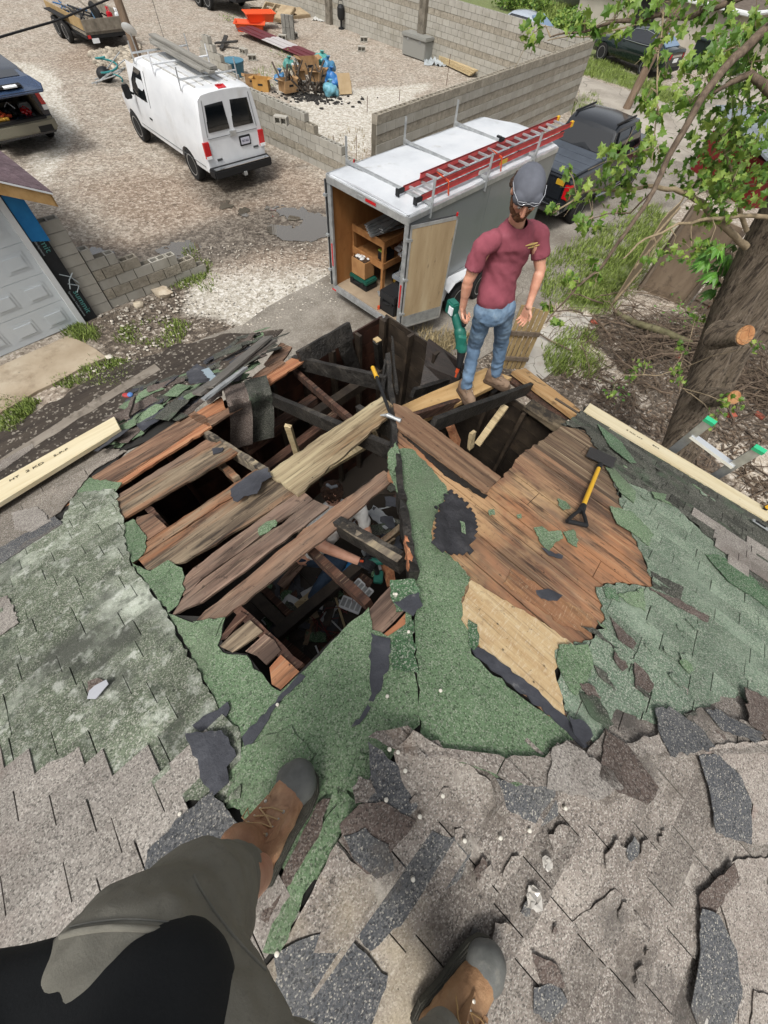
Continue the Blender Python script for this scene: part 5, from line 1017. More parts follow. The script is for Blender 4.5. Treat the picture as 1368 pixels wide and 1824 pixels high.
def case(t, sx, sy, sz, m1, m2):
    MB().box((0, 0, sz*.3), (sx, sy, sz*.6)).build('base', m1, t, world=False, bevel=.02); MB().box((0, 0, sz*.8), (sx*1.02, sy*1.02, sz*.4)).build('lid', m2, t, world=False, bevel=.02)
    for y in (-sy*.3, sy*.3): MB().box((-sx*.52, y, sz*.6), (.02, .06, .08)).build('latch', blk, t, world=False)
    MB().tube([(-sx*.5, -.08, sz*.55), (-sx*.6, -.06, sz*.55), (-sx*.6, .06, sz*.55), (-sx*.5, .08, sz*.55)], .012, 6).build('handle', blk, t, world=False)
case(T_('tool_case', 'green and black tool case on the trailer floor under the cardboard box', 'tool case', .55, .6), .36, .56, .22, blk, grn)
t = T_('tool_bag', 'black and yellow open tool bag on the trailer floor beneath the shelving', 'tool bag', 1.25, .0)
MB().slab([(-.15, -.24, 0), (.15, -.24, 0), (.15, .24, 0), (-.15, .24, 0)], (0, 0, .24)).build('bag', blk, t, world=False, bevel=.04); MB().box((-.155, 0, .12), (.012, .3, .12)).build('yellow_panel', flat('bag_yellow', 'b79436', .7), t, world=False)
for i in range(5): MB().cyl((-.05+.02*i, -.16+.08*i, .15), (-.08+.04*i, -.14+.07*i, .42), .014, 6).build('tool_handle', alu if i % 2 else whtl, t, world=False)
t = T_('bin', 'grey plastic bin with papers inside the trailer beside the shelving', 'bin', 1.5, -.42)
MB().lathe((0, 0, 0), [(.2, 0), (.26, .42), (.24, .42), (.19, .03)], 18).build('tub', flat('grey_tub', '8b9295', .6), t, smooth=40, world=False); MB().box((-.02, .02, .44), (.35, .3, .02), Matrix.Rotation(.3, 3, 'X')).build('paper', whtl, t, world=False)
t = T_('parts_organizer', 'clear parts organizer lying on the black crates near the trailer door', 'organizer', .8, -.46, .47); MB().box((0, 0, .04), (.36, .5, .08)).build('tray', flat('clear_grey', '8c9299', .25), t, world=False, bevel=.01)
for i in range(4):
    for j in range(3): MB().box((-.12+.08*i, -.15+.15*j, .084), (.06, .12, .01)).build('compartment', galv, t, world=False)
case(T_('tool_crate', 'black wheeled tool crate at the right edge of the open trailer doorway', 'tool crate', .36, -.52), .4, .45, .44, blk, flat('crate_lid', '2a2b2d', .5))
case(T_('tool_crate', 'second black tool crate behind the wheeled one in the trailer, under the organizer', 'tool crate', .82, -.5), .36, .45, .42, blk, flat('crate_lid', '2a2b2d', .5))
t = T_('hand_saw', 'green handled tool lying on the trailer floor in the doorway', 'hand tool', .45, -.12, .01, 1.0); MB().box((0, 0, .02), (.3, .03, .03)).build('handle', grn, t, world=False, bevel=.008); MB().box((.22, .02, .01), (.2, .06, .006)).build('blade', galv, t, world=False)
tag(MB().box(tw(.14, -.3, zb+.06), (.05, .05, .07)).build('marker_can', orange), 'small orange and green marker can standing on the trailer floor by the crate', 'can')

# ---- dark pickup
pk = thing('pickup_truck', 'dark grey crew cab pickup truck with a black folding bed cover', 'pickup truck', (4.05, 14.75, 0), .905)
pkp = paint('truck_dark', '1b1e22', .22, '45464a', .2, k=1); 
def ps(x, w_, zt, t=0, zb=.5): return (x, [(0, zb), (w_*.9, zb), (w_, zb+.1), (w_, .85), (w_-.01, 1.0), (w_-.03, zt-.06), (w_-.07, zt-.01), (w_-.16, zt), (0, zt+t)])
PS = [ps(-1.15, .94, 1.28), ps(-1.1, .97, 1.3), ps(.9, 1.0, 1.33), ps(.96, 1.0, 1.3), ps(2.9, 1.0, 1.26, .0), ps(3.3, .99, 1.24, .05), ps(4.4, .95, 1.18, .03), ps(4.62, .85, 1.02)]
b_ = loft(PS).build('body', pkp, pk, smooth=28, world=False); cut(b_, [arch(0, 0, .41, 1.2), arch(3.7, 0, .41, 1.2)])
CB = [(x, [(0, 1.2), (w0, 1.2), (w1, zt-.05), (w1-.05, zt), (0, zt+.03)]) for x, w0, w1, zt in ((.9, .93, .9, 1.3), (1.12, .94, .76, 1.86), (1.3, .94, .76, 1.93), (2.4, .94, .76, 1.93), (2.65, .94, .78, 1.86), (3.25, .93, .9, 1.3))]
cab = loft(CB).build('cab', pkp, pk, smooth=30, world=False); dgl = glass('truck_glass', '0b0d10')
MB().slab([(.945, -.8, 1.36), (.945, .8, 1.36), (1.1, .68, 1.8), (1.1, -.68, 1.8)], (-.025, 0, .008)).build('rear_window', dgl, pk, world=False, bevel=.02)
MB().slab([(2.72, -.68, 1.84), (2.72, .68, 1.84), (3.22, .84, 1.34), (3.22, -.84, 1.34)], (.03, 0, .02)).build('windshield', glass('windshield', '8b97a3'), pk, world=False)  # pale windshield colour paints in the sky's reflection
for s in (1, -1):
    for a, b in ((1.2, 1.95), (2.02, 2.75)):
        MB().slab([(a, s*.925, 1.34), (b+.12*(b > 2.5), s*.925, 1.34), (b-.1*(b > 2.5), s*.785, 1.82), (a+.08*(a < 1.5), s*.785, 1.82)], (0, s*.02, .006)).build('side_window', dgl, pk, world=False)
    MB().bbox((-1.17, s*.78, .86), (-1.02, s*.985, 1.2)).build('tail_light', redl, pk, world=False, bevel=.02)
    MB().beam((.95, s*1.003, .6), (.95, s*1.003, 1.28), .01, .008).beam((1.98, s*1.003, .6), (1.98, s*1.003, 1.28), .01, .008).build('door_seam', blk, pk, world=False)
    MB().tube([(.8, s*1.03, .48), (2.9, s*1.03, .48)], .05, 8).build('side_step', chrome, pk, world=False, smooth=40)
    MB().box((2.75, s*1.12, 1.36), (.12, .2, .2)).build('wing_mirror', blk, pk, world=False, bevel=.03)
    for x in (0, 3.7): wheel(pk, x, s*.88, .41, .27, s, spokes=6)
    MB().bbox((1.2, s*.68, 1.95), (2.4, s*.64, 1.985)).build('roof_strip', blk, pk, world=False)
for x in (0, 3.7): MB().bbox((x-.47, -.74, .3), (x+.47, .74, .95)).build('wheel_well', blk, pk, world=False)
mb = MB()
for i in range(4): mb.bbox((-1.08+.495*i, -.86, 1.31), (-1.08+.495*i+.485, .86, 1.375))
mb.build('bed_cover', mat('bed_cover', [(.3, '3a4048'), (.7, '4a515a')], scale=3, rough=.5, bump=.1, k=1), pk, world=False, bevel=.008)
MB().bbox((-1.3, -.9, .5), (-1.14, .9, .72)).build('rear_bumper', chrome, pk, world=False, bevel=.03); MB().bbox((-1.19, -.75, .8), (-1.15, .75, 1.26)).build('tailgate', pkp, pk, world=False, bevel=.02); MB().bbox((-1.2, -.74, 1.14), (-1.15, -.5, 1.25)).build('yellow_tag', flat('tag_yellow', 'd3a72d', .5), pk, world=False)
# ---- dark green sedan
sd_ = thing('sedan', 'dark green sedan parked on grass in front of the pale house', 'car', (11.5, 31.6, 0), 2.3)
sp = paint('sedan_green', '131f1c', .12, '3d433f', .2, k=1)
def ss(x, w_, zt, zb=.3): return (x, [(0, zb), (w_*.85, zb), (w_*.97, zb+.12), (w_, .6), (w_-.01, zt-.16), (w_-.06, zt-.04), (w_-.16, zt), (0, zt+.03)])
SS = [ss(-1.0, .72, .95, .4), ss(-.92, .84, 1.03), ss(-.3, .91, 1.05), ss(.3, .92, .99), ss(2.0, .92, .96), ss(2.9, .9, .9), ss(3.45, .84, .78), ss(3.7, .7, .65)]
b_ = loft(SS).build('body', sp, sd_, smooth=40, world=False); cut(b_, [arch(0, 0, .34, 1.1), arch(2.78, 0, .34, 1.1)])
SC = [(x, [(0, .9), (w0, .9), (w1, zt-.05), (w1-.1, zt), (0, zt+.02)]) for x, w0, w1, zt in ((-.6, .75, .72, 1.02), (-.1, .82, .66, 1.24), (.3, .84, .6, 1.4), (.9, .85, .6, 1.44), (1.4, .85, .6, 1.4), (1.75, .84, .66, 1.2), (2.15, .8, .76, .97))]
loft(SC).build('cabin', sp, sd_, smooth=45, world=False); sg_ = glass('sedan_glass', '20252b'); bgl = glass('rear_glass', '7f9bb8')
for s in (1, -1):
    MB().slab([(-.25, s*.8, 1.04), (.7, s*.86, 1.0), (1.85, s*.84, 1.0), (1.35, s*.66, 1.34), (.8, s*.64, 1.39), (.3, s*.65, 1.34)], (0, s*.02, .008)).build('side_window', sg_, sd_, world=False)
    MB().tube([(-.3, s*.86, 1.02), (.7, s*.9, .99), (1.95, s*.87, .98)], .012, 5).tube([(-.25, s*.8, 1.06), (.3, s*.68, 1.37), (.8, s*.665, 1.42), (1.38, s*.68, 1.37), (1.95, s*.85, 1.0)], .012, 5).build('window_trim', chrome, sd_, world=False)
    for x in (0, 2.78): wheel(sd_, x, s*.8, .34, .22, s, spokes=9)
    MB().slab([(-1.0, s*.5, .92), (-.82, s*.86, .94), (-.78, s*.87, .76), (-1.0, s*.55, .74)], (-.03, s*.02, 0)).build('tail_light', redl, sd_, world=False, bevel=.01); MB().box((1.8, s*.98, 1.02), (.12, .16, .12)).build('wing_mirror', sp, sd_, world=False, bevel=.03)
MB().slab([(-.55, -.62, 1.05), (-.55, .62, 1.05), (.2, .52, 1.4), (.2, -.52, 1.4)], (-.02, 0, .03)).build('rear_window', bgl, sd_, world=False); MB().slab([(2.1, -.68, 1.0), (2.1, .68, 1.0), (1.5, .55, 1.36), (1.5, -.55, 1.36)], (.02, 0, .03)).build('windshield', sg_, sd_, world=False)
for x in (0, 2.78): MB().bbox((x-.4, -.68, .25), (x+.4, .68, .7)).build('wheel_well', blk, sd_, world=False)
MB().bbox((-1.03, -.18, .62), (-1.0, .18, .76)).build('licence_plate', whtl, sd_, world=False); MB().bbox((-1.04, -.7, .3), (-.9, .7, .45)).build('bumper_valance', blk, sd_, world=False, bevel=.03)
MB().bbox((-1.01, -.42, .8), (-.99, .42, .88)).build('garnish', chrome, sd_, world=False)
# silver car behind the wall
sv = thing('sedan', 'pale silver car roof just visible behind the far block wall', 'car', E_+V((math.cos(rad(140.5)), math.sin(rad(140.5)), 0))*5.6+V((math.cos(rad(50.5)), math.sin(rad(50.5)), 0))*5.2, rad(140)); s2 = paint('silver', 'b9c3cf', .2)
loft(SS).build('body', s2, sv, smooth=40, world=False); loft(SC).build('cabin', s2, sv, smooth=45, world=False)
for s in (1, -1):
    MB().slab([(-.25, s*.8, 1.04), (.7, s*.86, 1.0), (1.85, s*.84, 1.0), (1.35, s*.66, 1.34), (.3, s*.65, 1.34)], (0, s*.02, .008)).build('side_window', sg_, sv, world=False)
    for x in (0, 2.78): wheel(sv, x, s*.8, .34, .22, s)
MB().slab([(-.55, -.62, 1.05), (-.55, .62, 1.05), (.2, .52, 1.4), (.2, -.52, 1.4)], (-.02, 0, .03)).build('rear_window', bgl, sv, world=False)
# ---- minivan with open hatch, hollow cargo bay
mv = thing('minivan', 'dark blue minivan with its tailgate lifted over a cargo bay full of tools', 'minivan', (-13.07, 15.53, 0), rad(140))
mvp = paint('van_navy', '1a2230', .2, '4a505a', .25, k=1); beige = flat('interior_beige', '9a8f7c', .8); tan_ = paint('bumper_tan', '8f8c7a', .35)
def mo(x, w_, zt, zb=.35): return (x, [(0, zb), (w_*.9, zb), (w_, zb+.1), (w_, .8), (w_, 1.02), (w_-.05, 1.3), (w_-.14, zt-.1), (w_-.22, zt-.02), (w_-.4, zt), (0, zt+.03)])
MO = [mo(-.98, .93, 1.7), mo(-.7, .96, 1.74), mo(1.8, .98, 1.74), mo(2.2, .97, 1.66), mo(3.1, .95, 1.12), mo(3.9, .88, .95), mo(4.1, .75, .8)]
b_ = loft(MO).build('body', mvp, mv, smooth=30, world=False); cut(b_, [MB().slab([(-1.3, -.74, .72), (-1.3, .74, .72), (-1.3, .6, 1.62), (-1.3, -.6, 1.62)], (2.6, 0, 0)), arch(0, 0, .34, 1.2), arch(2.95, 0, .34, 1.2)])
MB().bbox((-.95, -.73, .66), (1.2, .73, .715)).build('cargo_floor', beige, mv, world=False)
for s in (1, -1):
    MB().slab([(-.92, s*.735, .72), (1.2, s*.735, .72), (1.2, s*.6, 1.6), (-.9, s*.6, 1.6)], (0, -s*.02, 0)).build('interior_trim', beige, mv, world=False)
    MB().slab([(-.985, s*.8, .98), (-.985, s*.935, .98), (-.98, s*.86, 1.38), (-.98, s*.75, 1.38)], (-.03, 0, 0)).build('tail_light', redl, mv, world=False); MB().bbox((-1.01, s*.8, .86), (-.98, s*.935, .97)).build('reverse_light', whtl, mv, world=False)
    for x in (0, 2.95): wheel(mv, x, s*.82, .34, .22, s)
    sidepanel(MO, [(-.5, 1.12), (-.45, 1.55), (1.0, 1.55), (1.0, 1.12)], s).build('side_window', sg_, mv, world=False); sidepanel(MO, [(1.1, 1.12), (1.1, 1.55), (1.8, 1.55), (2.5, 1.12)], s).build('side_window', sg_, mv, world=False)
for x in (0, 2.95): MB().bbox((x-.4, -.7, .25), (x+.4, .7, .64)).build('wheel_well', blk, mv, world=False)
MB().slab([(-1.12, -.93, .72), (-1.12, .93, .72), (-.95, .97, .74), (-.95, -.97, .74)], (0, 0, -.3)).build('rear_bumper', tan_, mv, world=False, bevel=.05); MB().bbox((-1.13, -.78, .44), (-1.1, -.38, .58)).build('plate_recess', blk, mv, world=False)
MB().bbox((-1.1, -.75, .7), (-.93, .75, .76)).build('sill', blk, mv, world=False, bevel=.01)
hatch = MB(); Hm = Matrix.Translation((-.95, 0, 1.7)) @ Matrix.Rotation(rad(-8), 4, 'Y')
hatch.slab([(-.02, -.66, .02), (-.02, .66, .02), (-.55, .76, .06), (-.95, .86, .05), (-1.12, .8, -.03), (-1.12, -.8, -.03), (-.95, -.86, .05), (-.55, -.76, .06)], (0, 0, -.07)); hatch.xf(Hm); h_ = hatch.build('tailgate', paint('hatch_blue', '2c3c55', .25, '6b7583', .3, k=1), mv, world=False, bevel=.02)
MB().bbox((-.82, -.36, .02), (-1.0, .36, .068)).xf(Hm).build('plate_recess', blk, h_, world=False, bevel=.02); MB().bbox((-.92, -.22, .05), (-1.03, .12, .075)).xf(Hm).build('licence_plate', whtl, h_, world=False); MB().bbox((-.08, -.55, .02), (-.5, .55, .066)).xf(Hm).build('hatch_window', sg_, h_, world=False, bevel=.02)
# cargo heap
for i, (nm, lb, x, y, z, sx, sy, sz, m_) in enumerate((('tool_bag', 'orange tool harness heap at the left of the minivan cargo bay', -.6, .35, .72, .25, .3, .14, orange), ('tool_bag', 'yellow strap bundle at the front lip of the minivan cargo bay', -.78, .45, .72, .14, .22, .09, flat('strap_yellow', 'c99a35', .7)),
    ('tool_bag', 'black tool bag heap in the middle of the minivan cargo bay', -.5, -.02, .72, .25, .22, .2, blk), ('tool_bag', 'dark bag piled at the back of the minivan cargo bay', .0, .2, .72, .4, .5, .3, blk), ('air_compressor', 'red and black tool lying at the right of the minivan cargo bay', -.55, -.38, .72, .12, .12, .12, redl), ('storage_box', 'grey box lid standing at the right of the minivan cargo bay', -.25, -.48, .72, .12, .16, .2, galv), ('folded_seat', 'folded beige seat back deep in the minivan cargo bay', .6, 0, .72, .2, .6, .42, beige))):
    t = thing(nm, lb, 'tools' if i < 6 else 'seat', mv.matrix_basis @ V((x, y, z)), rad(140)); r = random.Random(i)
    if i < 5:
        mb = MB()
        for k in range(9): mb.caps((r.uniform(-sx, sx), r.uniform(-sy, sy), r.uniform(.02, sz)), (r.uniform(-sx, sx), r.uniform(-sy, sy), r.uniform(.02, sz)), r.uniform(.02, .05), r.uniform(.02, .05), 8)
        mb.build('bundle', m_, t, smooth=60, world=False)
        MB().tube([(-sx*.8, -.1, sz), (-sx*.3, 0, sz*1.6), (sx*.3, .1, sz)], .012, 6).build('strap', whtl if i == 2 else m_, t, smooth=60, world=False)
    else: MB().box((0, 0, sz*.5), (sx*2, sy*2, sz)).build('shell', m_, t, world=False, bevel=.04)
# ---- utility trailer at the top left with its load
ut = thing('utility_trailer', 'black open utility trailer with grey plank sides loaded with yard gear', 'trailer', (-14.7-.0, 25.9, 0), rad(140)); gw = mat('grey_timber', [(.25, '6f675c'), (.5, '938a7c'), (.8, 'b0a797')], scale=3, stretch=(2, 2, 2), bump=.4)
MB().bbox((0, -1, .48), (3.7, 1, .56)).build('deck', gw, ut, world=False); MB().bbox((-.05, -1.02, .38), (3.75, 1.02, .47)).build('frame', blk, ut, world=False); 
for s in (1, -1): MB().bbox((0, s*.98, .62), (3.7, s*1.02, .95)).build('side_board', mat('ochre_plank', [(.3, 'a08357'), (.7, 'c3a878')], scale=4, bump=.3) if s == 1 else gw, ut, world=False); MB().slab([(1.3, s*1.04, .78), (1.3, s*1.3, .78), (3.2, s*1.3, .78), (3.2, s*1.04, .78)], (0, 0, .04)).build('fender', blk, ut, world=False); [wheel(ut, x, s*1.16, .34, .2, s) for x in (1.8, 2.7)]
MB().bbox((-.06, -1, .58), (-.02, 1, .92)).build('tailgate', gw, ut, world=False); MB().beam((3.7, .5, .42), (5, 0, .45), .07, .08).beam((3.7, -.5, .42), (5, 0, .45), .07, .08).build('tongue', blk, ut, world=False)
for s in (1, -1): MB().bbox((-.08, s*.85, .4), (-.05, s*.98, .5)).build('tail_light', redl, ut, world=False)
MB().bbox((-.08, .55, .26), (-.06, .85, .4)).build('licence_plate', whtl, ut, world=False)
U = lambda x, y, z=.57: ut.matrix_basis @ V((x, y, z))
def jug(nm, lb, p, m_, h=.35):
    t = thing(nm, lb, 'jug', p, rad(140)); MB().box((0, 0, h*.4), (.26, .18, h*.8)).build('can', m_, t, world=False, bevel=.03); MB().tube([(-.1, 0, h*.8), (-.06, 0, h*1.05), (.06, 0, h*1.05), (.1, 0, h*.8)], .016, 6).cyl((.1, 0, h*.8), (.16, 0, h*1.05), .02, 8).build('handle', m_, t, world=False, smooth=40)
jug('fuel_can', 'red plastic fuel can in the utility trailer near its tailgate', U(.35, -.45, .6), flat('can_red', 'b8202c', .4, k=1), .5); jug('water_jug', 'white plastic jug at the right corner of the utility trailer', U(.3, -.78, .6), whtl, .45); jug('water_jug', 'pale blue jug deeper in the utility trailer load', U(1.4, -.2, .6), flat('jug_blue', '6d93b5', .4), .45)
t = thing('green_panel', 'pale green framed panel lying flat in the utility trailer', 'panel', U(.8, .35, .62), rad(140)); MB().box((0, 0, .03), (1.0, .5, .03)).build('sheet', flat('sage', '8fa396', .6), t, world=False); MB().box((.0, .27, .04), (1.05, .05, .06)).box((0, -.27, .04), (1.05, .05, .06)).build('frame', gw, t, world=False)
t = thing('spare_wheel', 'black wheel standing in the middle of the utility trailer load', 'wheel', U(.85, -.1, .9), rad(140)); MB().lathe((0, 0, 0), [(.2, -.08), (.33, -.08), (.36, 0), (.33, .08), (.2, .08)], 22, Matrix.Rotation(rad(70), 3, 'X')).build('tyre', rub, t, smooth=40, world=False)
for i, (lb, m_, x) in enumerate((('dark pipes lying lengthwise in the utility trailer load', blk, 1.6), ('brown garden poles lying across the utility trailer load', gw, 2.4), ('blue tarp bundle in the front of the utility trailer load', flat('tarp_blue', '3d6c9a', .6), 3.0))):
    t = thing('pole_bundle' if i < 2 else 'tarp_bundle', lb, 'poles' if i < 2 else 'tarp', U(x, .1, .62), rad(140)); r = random.Random(i); mb = MB()
    for k in range(7): mb.caps((r.uniform(-.6, 0), r.uniform(-.6, .6), r.uniform(0, .2)), (r.uniform(0, .7), r.uniform(-.6, .6), r.uniform(.05, .4)), .03, .03, 8)
    mb.build('poles', m_, t, smooth=60, world=False)
# ---- black tandem trailer at the top edge
tt = thing('equipment_trailer', 'black twin axle equipment trailer at the far end of the yard', 'trailer', G(372, 13)+V((.1, .9, 0)), rad(-35))
MB().bbox((-1.6, -1, .55), (3.4, 1, .7)).build('deck', blk, tt, world=False)
MB().bbox((-1.6, -1, .7), (-1.52, 1, 1.4)).bbox((3.32, -1, .7), (3.4, 1, 1.2)).bbox((-1.6, -1, 1.1), (3.4, -.95, 1.18)).build('rail_frame', blk, tt, world=False)
for s in (1, -1): [wheel(tt, x, s*1.12, .38, .22, s) for x in (.1, 1.0)]; MB().bbox((-.4, s*1.0, .8), (1.5, s*1.28, .86)).build('fender', blk, tt, world=False)
MB().bbox((1.9, -1.03, .6), (2.1, -1.0, .72)).build('licence_plate', whtl, tt, world=False)
# ================= BUILDINGS, YARD THINGS =================
def topz(bx, by, ty):       # height whose image row is ty above ground pixel (bx,by)
    p = G(bx, by); lo, hi = 0, 12
    for _ in range(40):
        m_ = (lo+hi)/2; q = p+V((0, 0, m_))-C0; y = CY-FPX*q.dot(U2)/q.dot(F2)
        if y > ty: lo = m_
        else: hi = m_
    return lo
# white garage
ga = thing('white_garage', 'garage with a white panelled door, black underlayment and a purple shingle roof', 'garage', ab(1.29, 9.87), rad(52))
drm = mat('door_white', [(.3, 'cfd6da'), (.7, 'dde3e6')], scale=1, rough=.45, bump=.05, k=.8); whm = mat('trim_white', [(.3, 'd8dcdd'), (.7, 'eceeee')], scale=2, rough=.5, bump=.05, k=.8)
W_ = 4.9     # local x along the front (negative to the left), y back
dr_ = MB().bbox((-W_-.1, .08, .02), (-.1, .12, 2.2)).build('garage_door', drm, ga, world=False)
mb = MB(); 
for rI in range(4):
    z0 = .02+rI*.54; MB().bbox((-W_-.1, .07, z0), (-.1, .082, z0+.53)).build('door_section', drm, dr_, world=False)
    for cI in range(8):
        x0 = -.22-cI*.6; mb = MB(); mb.slab([(x0, .07, z0+.12), (x0-.44, .07, z0+.12), (x0-.44, .07, z0+.42), (x0, .07, z0+.42)], (0, -.006, 0)); mb.slab([(x0-.06, .064, z0+.17), (x0-.38, .064, z0+.17), (x0-.38, .064, z0+.37), (x0-.06, .064, z0+.37)], (0, -.014, 0)); mb.build('raised_panel', drm, dr_, world=False, bevel=.006)
MB().bbox((-.11, -.02, 0), (0, .1, 2.32)).bbox((-W_-.2, -.02, 2.2), (-.11, .1, 2.32)).build('door_trim', whm, ga, world=False, bevel=.004)
blu = mat('underlay_black', [(.3, '15171a'), (.7, '24272b')], scale=3, rough=.5, bump=.2, k=1)
MB().bbox((0, .03, 0), (.27, .12, 2.36)).build('black_underlayment', blu, ga, world=False)
t_ = flat('print_teal', '5f9d98', .6); tw_ = flat('print_white', 'b9c4c8', .6)
def vt(s, sz, x, z, m_): textm(s, sz, m_, ga, fr((0, 0, -1), (1, 0, 0), (x, .026, z)), 'printed_text')
for z in (1.62, .4): vt('summit', .16, .18, z, t_); vt('Synthetic Underlayment', .055, .07, z, tw_)
MB().tube([(.1, .022, 1.0), (.25, .022, .9), (.33, .022, .75)], .009, 6).tube([(.33, .022, .95), (.2, .022, .85), (.12, .022, .7)], .009, 6).tube([(.14, .022, .8), (.3, .022, .7), (.2, .022, .6)], .009, 6).build('chalk_mark', tw_, ga, world=False)
MB().slab([(.02, .01, 1.62), (.3, .0, 1.55), (.3, .0, 2.34), (.02, .0, 2.38)], (0, .02, 0)).build('blue_tarp_flap', mat('blue_tarp', [(.3, '1c7cc0'), (.7, '2f93d6')], scale=4, rough=.4, bump=.3, over=[('spot', 14, .06, .03, '14202c', .8)]), ga, world=False)
MB().bbox((.0, .12, 0), (.2, 5.5, 2.36)).bbox((-W_-.4, .12, 0), (-W_-.1, 5.5, 2.36)).bbox((-W_-.2, .0, 2.32), (.42, .12, 2.4)).build('wall', blu, ga, world=False)
MB().slab([(-W_-.4, .1, 2.36), (.42, .1, 2.36), (-W_/2, .1, 3.75)], (0, .05, 0)).build('gable_cloth', flat('grey_cloth', '53555a', .8), ga, world=False)
rp = mat('purple_shingle', [(.3, '54434a'), (.5, '6e5a60'), (.75, '85737a')], scale=6, bump=.5, bscale=60, rough=.9, isl=.12, over=[('cell', 90, .7, .95, 'a2939a', .3)])
mb = MB(); RX = -W_/2; s_ = .5
for sd2 in (1, -1):
    for k in range(24):
        x0 = RX+sd2*(k*.13); x1 = RX+sd2*((k+1)*.13+.01); z0 = 3.9-s_*k*.13; z1 = 3.9-s_*((k+1)*.13)+.012; y = -.45
        while y < 5.9: mb.slab([(x0, y+.003, z0), (x1, y+.003, z1), (x1, y+.3, z1), (x0, y+.3, z0)], (0, 0, -.02)); y += .305
mb.build('roof_shingles', rp, ga, world=False)
fa = mat('fascia_tan', [(.3, 'b08a54'), (.7, 'd3ac74')], scale=4, stretch=(2, 2, 2), bump=.1)
for sd2 in (1, -1): MB().slab([(RX, -.44, 3.87), (RX+sd2*3.1, -.44, 3.87-1.55), (RX+sd2*3.1, -.44, 3.87-1.73), (RX, -.44, 3.69)], (0, .03, 0)).build('rake_fascia', fa, ga, world=False); MB().slab([(RX, -.46, 3.9), (RX+sd2*3.12, -.46, 3.9-1.56), (RX+sd2*3.12, -.46, 3.9-1.585), (RX, -.46, 3.875)], (0, .05, 0)).build('drip_edge', whm, ga, world=False)
MB().slab([(RX+3.1, -.44, 2.31), (RX+3.1, 5.9, 2.31), (RX+3.1, 5.9, 2.15), (RX+3.1, -.44, 2.15)], (-.03, 0, 0)).build('eave_fascia', fa, ga, world=False)
# pale house
stu = mat('stucco', [(.3, 'bdb5a6'), (.7, 'cfc8ba')], scale=1.5, bump=.3, bscale=30); stu2 = mat('stucco_cream', [(.3, 'c9c0a9'), (.7, 'd8d0bb')], scale=1.5, bump=.3, bscale=30)
def wall(mb, a, b, h, th=.25):
    a = V(a); b = V(b); n = (b-a).cross(V((0, 0, 1))).normalized()*-th; mb.slab([a, b, b+V((0, 0, h)), a+V((0, 0, h))], n); return mb
H0 = G(1022, 38); H1 = G(1277, 110); H2 = G(1700, 30); hh = topz(1277, 110, 18)
ho = thing('pale_house', 'pale stucco house wall behind the dark green sedan', 'house', H0)
wall(MB(), H0, H1, hh).build('wall', stu, ho); wall(MB(), H1, H2, hh).build('wall', stu2, ho)
d_ = (H1-H0).normalized(); nn = d_.cross(V((0, 0, 1))); 
if nn.y > 0: nn = -nn
q = G(1118, 66); MB().slab([q+nn*.03, q+d_*1.2+nn*.03, q+d_*1.2+nn*.03+V((0, 0, 2.2)), q+nn*.03+V((0, 0, 2.2))], nn*.04).build('door', flat('dark_door', '1f1d1e', .6), ho)
MB().slab([H0+V((0, 0, hh))+nn*.4, H1+V((0, 0, hh))+nn*.4+d_*.4, H2+V((0, 0, hh))+d_*.4, H2+V((-4, 8, hh+2)), H0+V((-2, 8, hh+2))], (0, 0, -.1)).build('roof', mat('house_roof', [(.3, '5d5248'), (.7, '7d7064')], scale=5, bump=.5), ho)
MB().tube([H0+V((0, 0, hh-.05))+nn*.45, H1+V((0, 0, hh-.05))+nn*.45+d_*.45, H2+V((0, 0, hh-.05))+d_*.45], .09, 8).build('gutter', whm, ho)
# red shed at the right edge
rs0 = G(1325, 372); rs = thing('red_shed', 'small dark red shed with a grey roof behind the tree', 'shed', rs0, rad(20)); rdm = flat('barn_red', '7d1c1c', .7, bump=.2)
MB().bbox((0, 0, 0), (4, 3, 1.1)).build('wall', rdm, rs, world=False); MB().slab([(-.2, -.3, 1.12), (4.3, -.3, 1.12), (4.3, 3.3, 1.6), (-.2, 3.3, 1.6)], (0, 0, .06)).build('roof', mat('shed_roof', [(.3, '6d747b'), (.7, '98a0a8')], scale=3, bump=.4), rs, world=False); MB().bbox((-.22, -.36, 1.08), (4.3, -.3, 1.22)).build('roof_trim', whm, rs, world=False)
# bin by the sedan
t = thing('wheelie_bin', 'dark wheeled rubbish bin behind the boot of the green sedan', 'bin', G(1232, 122), rad(30)); bnm = flat('bin_dark', '1c2a2b', .5)
MB().slab([(-.25, -.28, 0), (.25, -.28, 0), (.25, .28, 0), (-.25, .28, 0)], (0, 0, 0)); mb = MB(); mb.lathe((0, 0, 0), [(.3, .08), (.42, 1.0), (.38, 1.0), (.27, .1)], 4, Matrix.Rotation(rad(45), 3, 'Z')); mb.build('bin_body', bnm, t, world=False); MB().box((0, 0, 1.04), (.68, .7, .06)).build('lid', bnm, t, world=False, bevel=.02); MB().cyl((-.3, .3, .1), (.3, .3, .1), .1).build('wheel', blk, t, world=False)
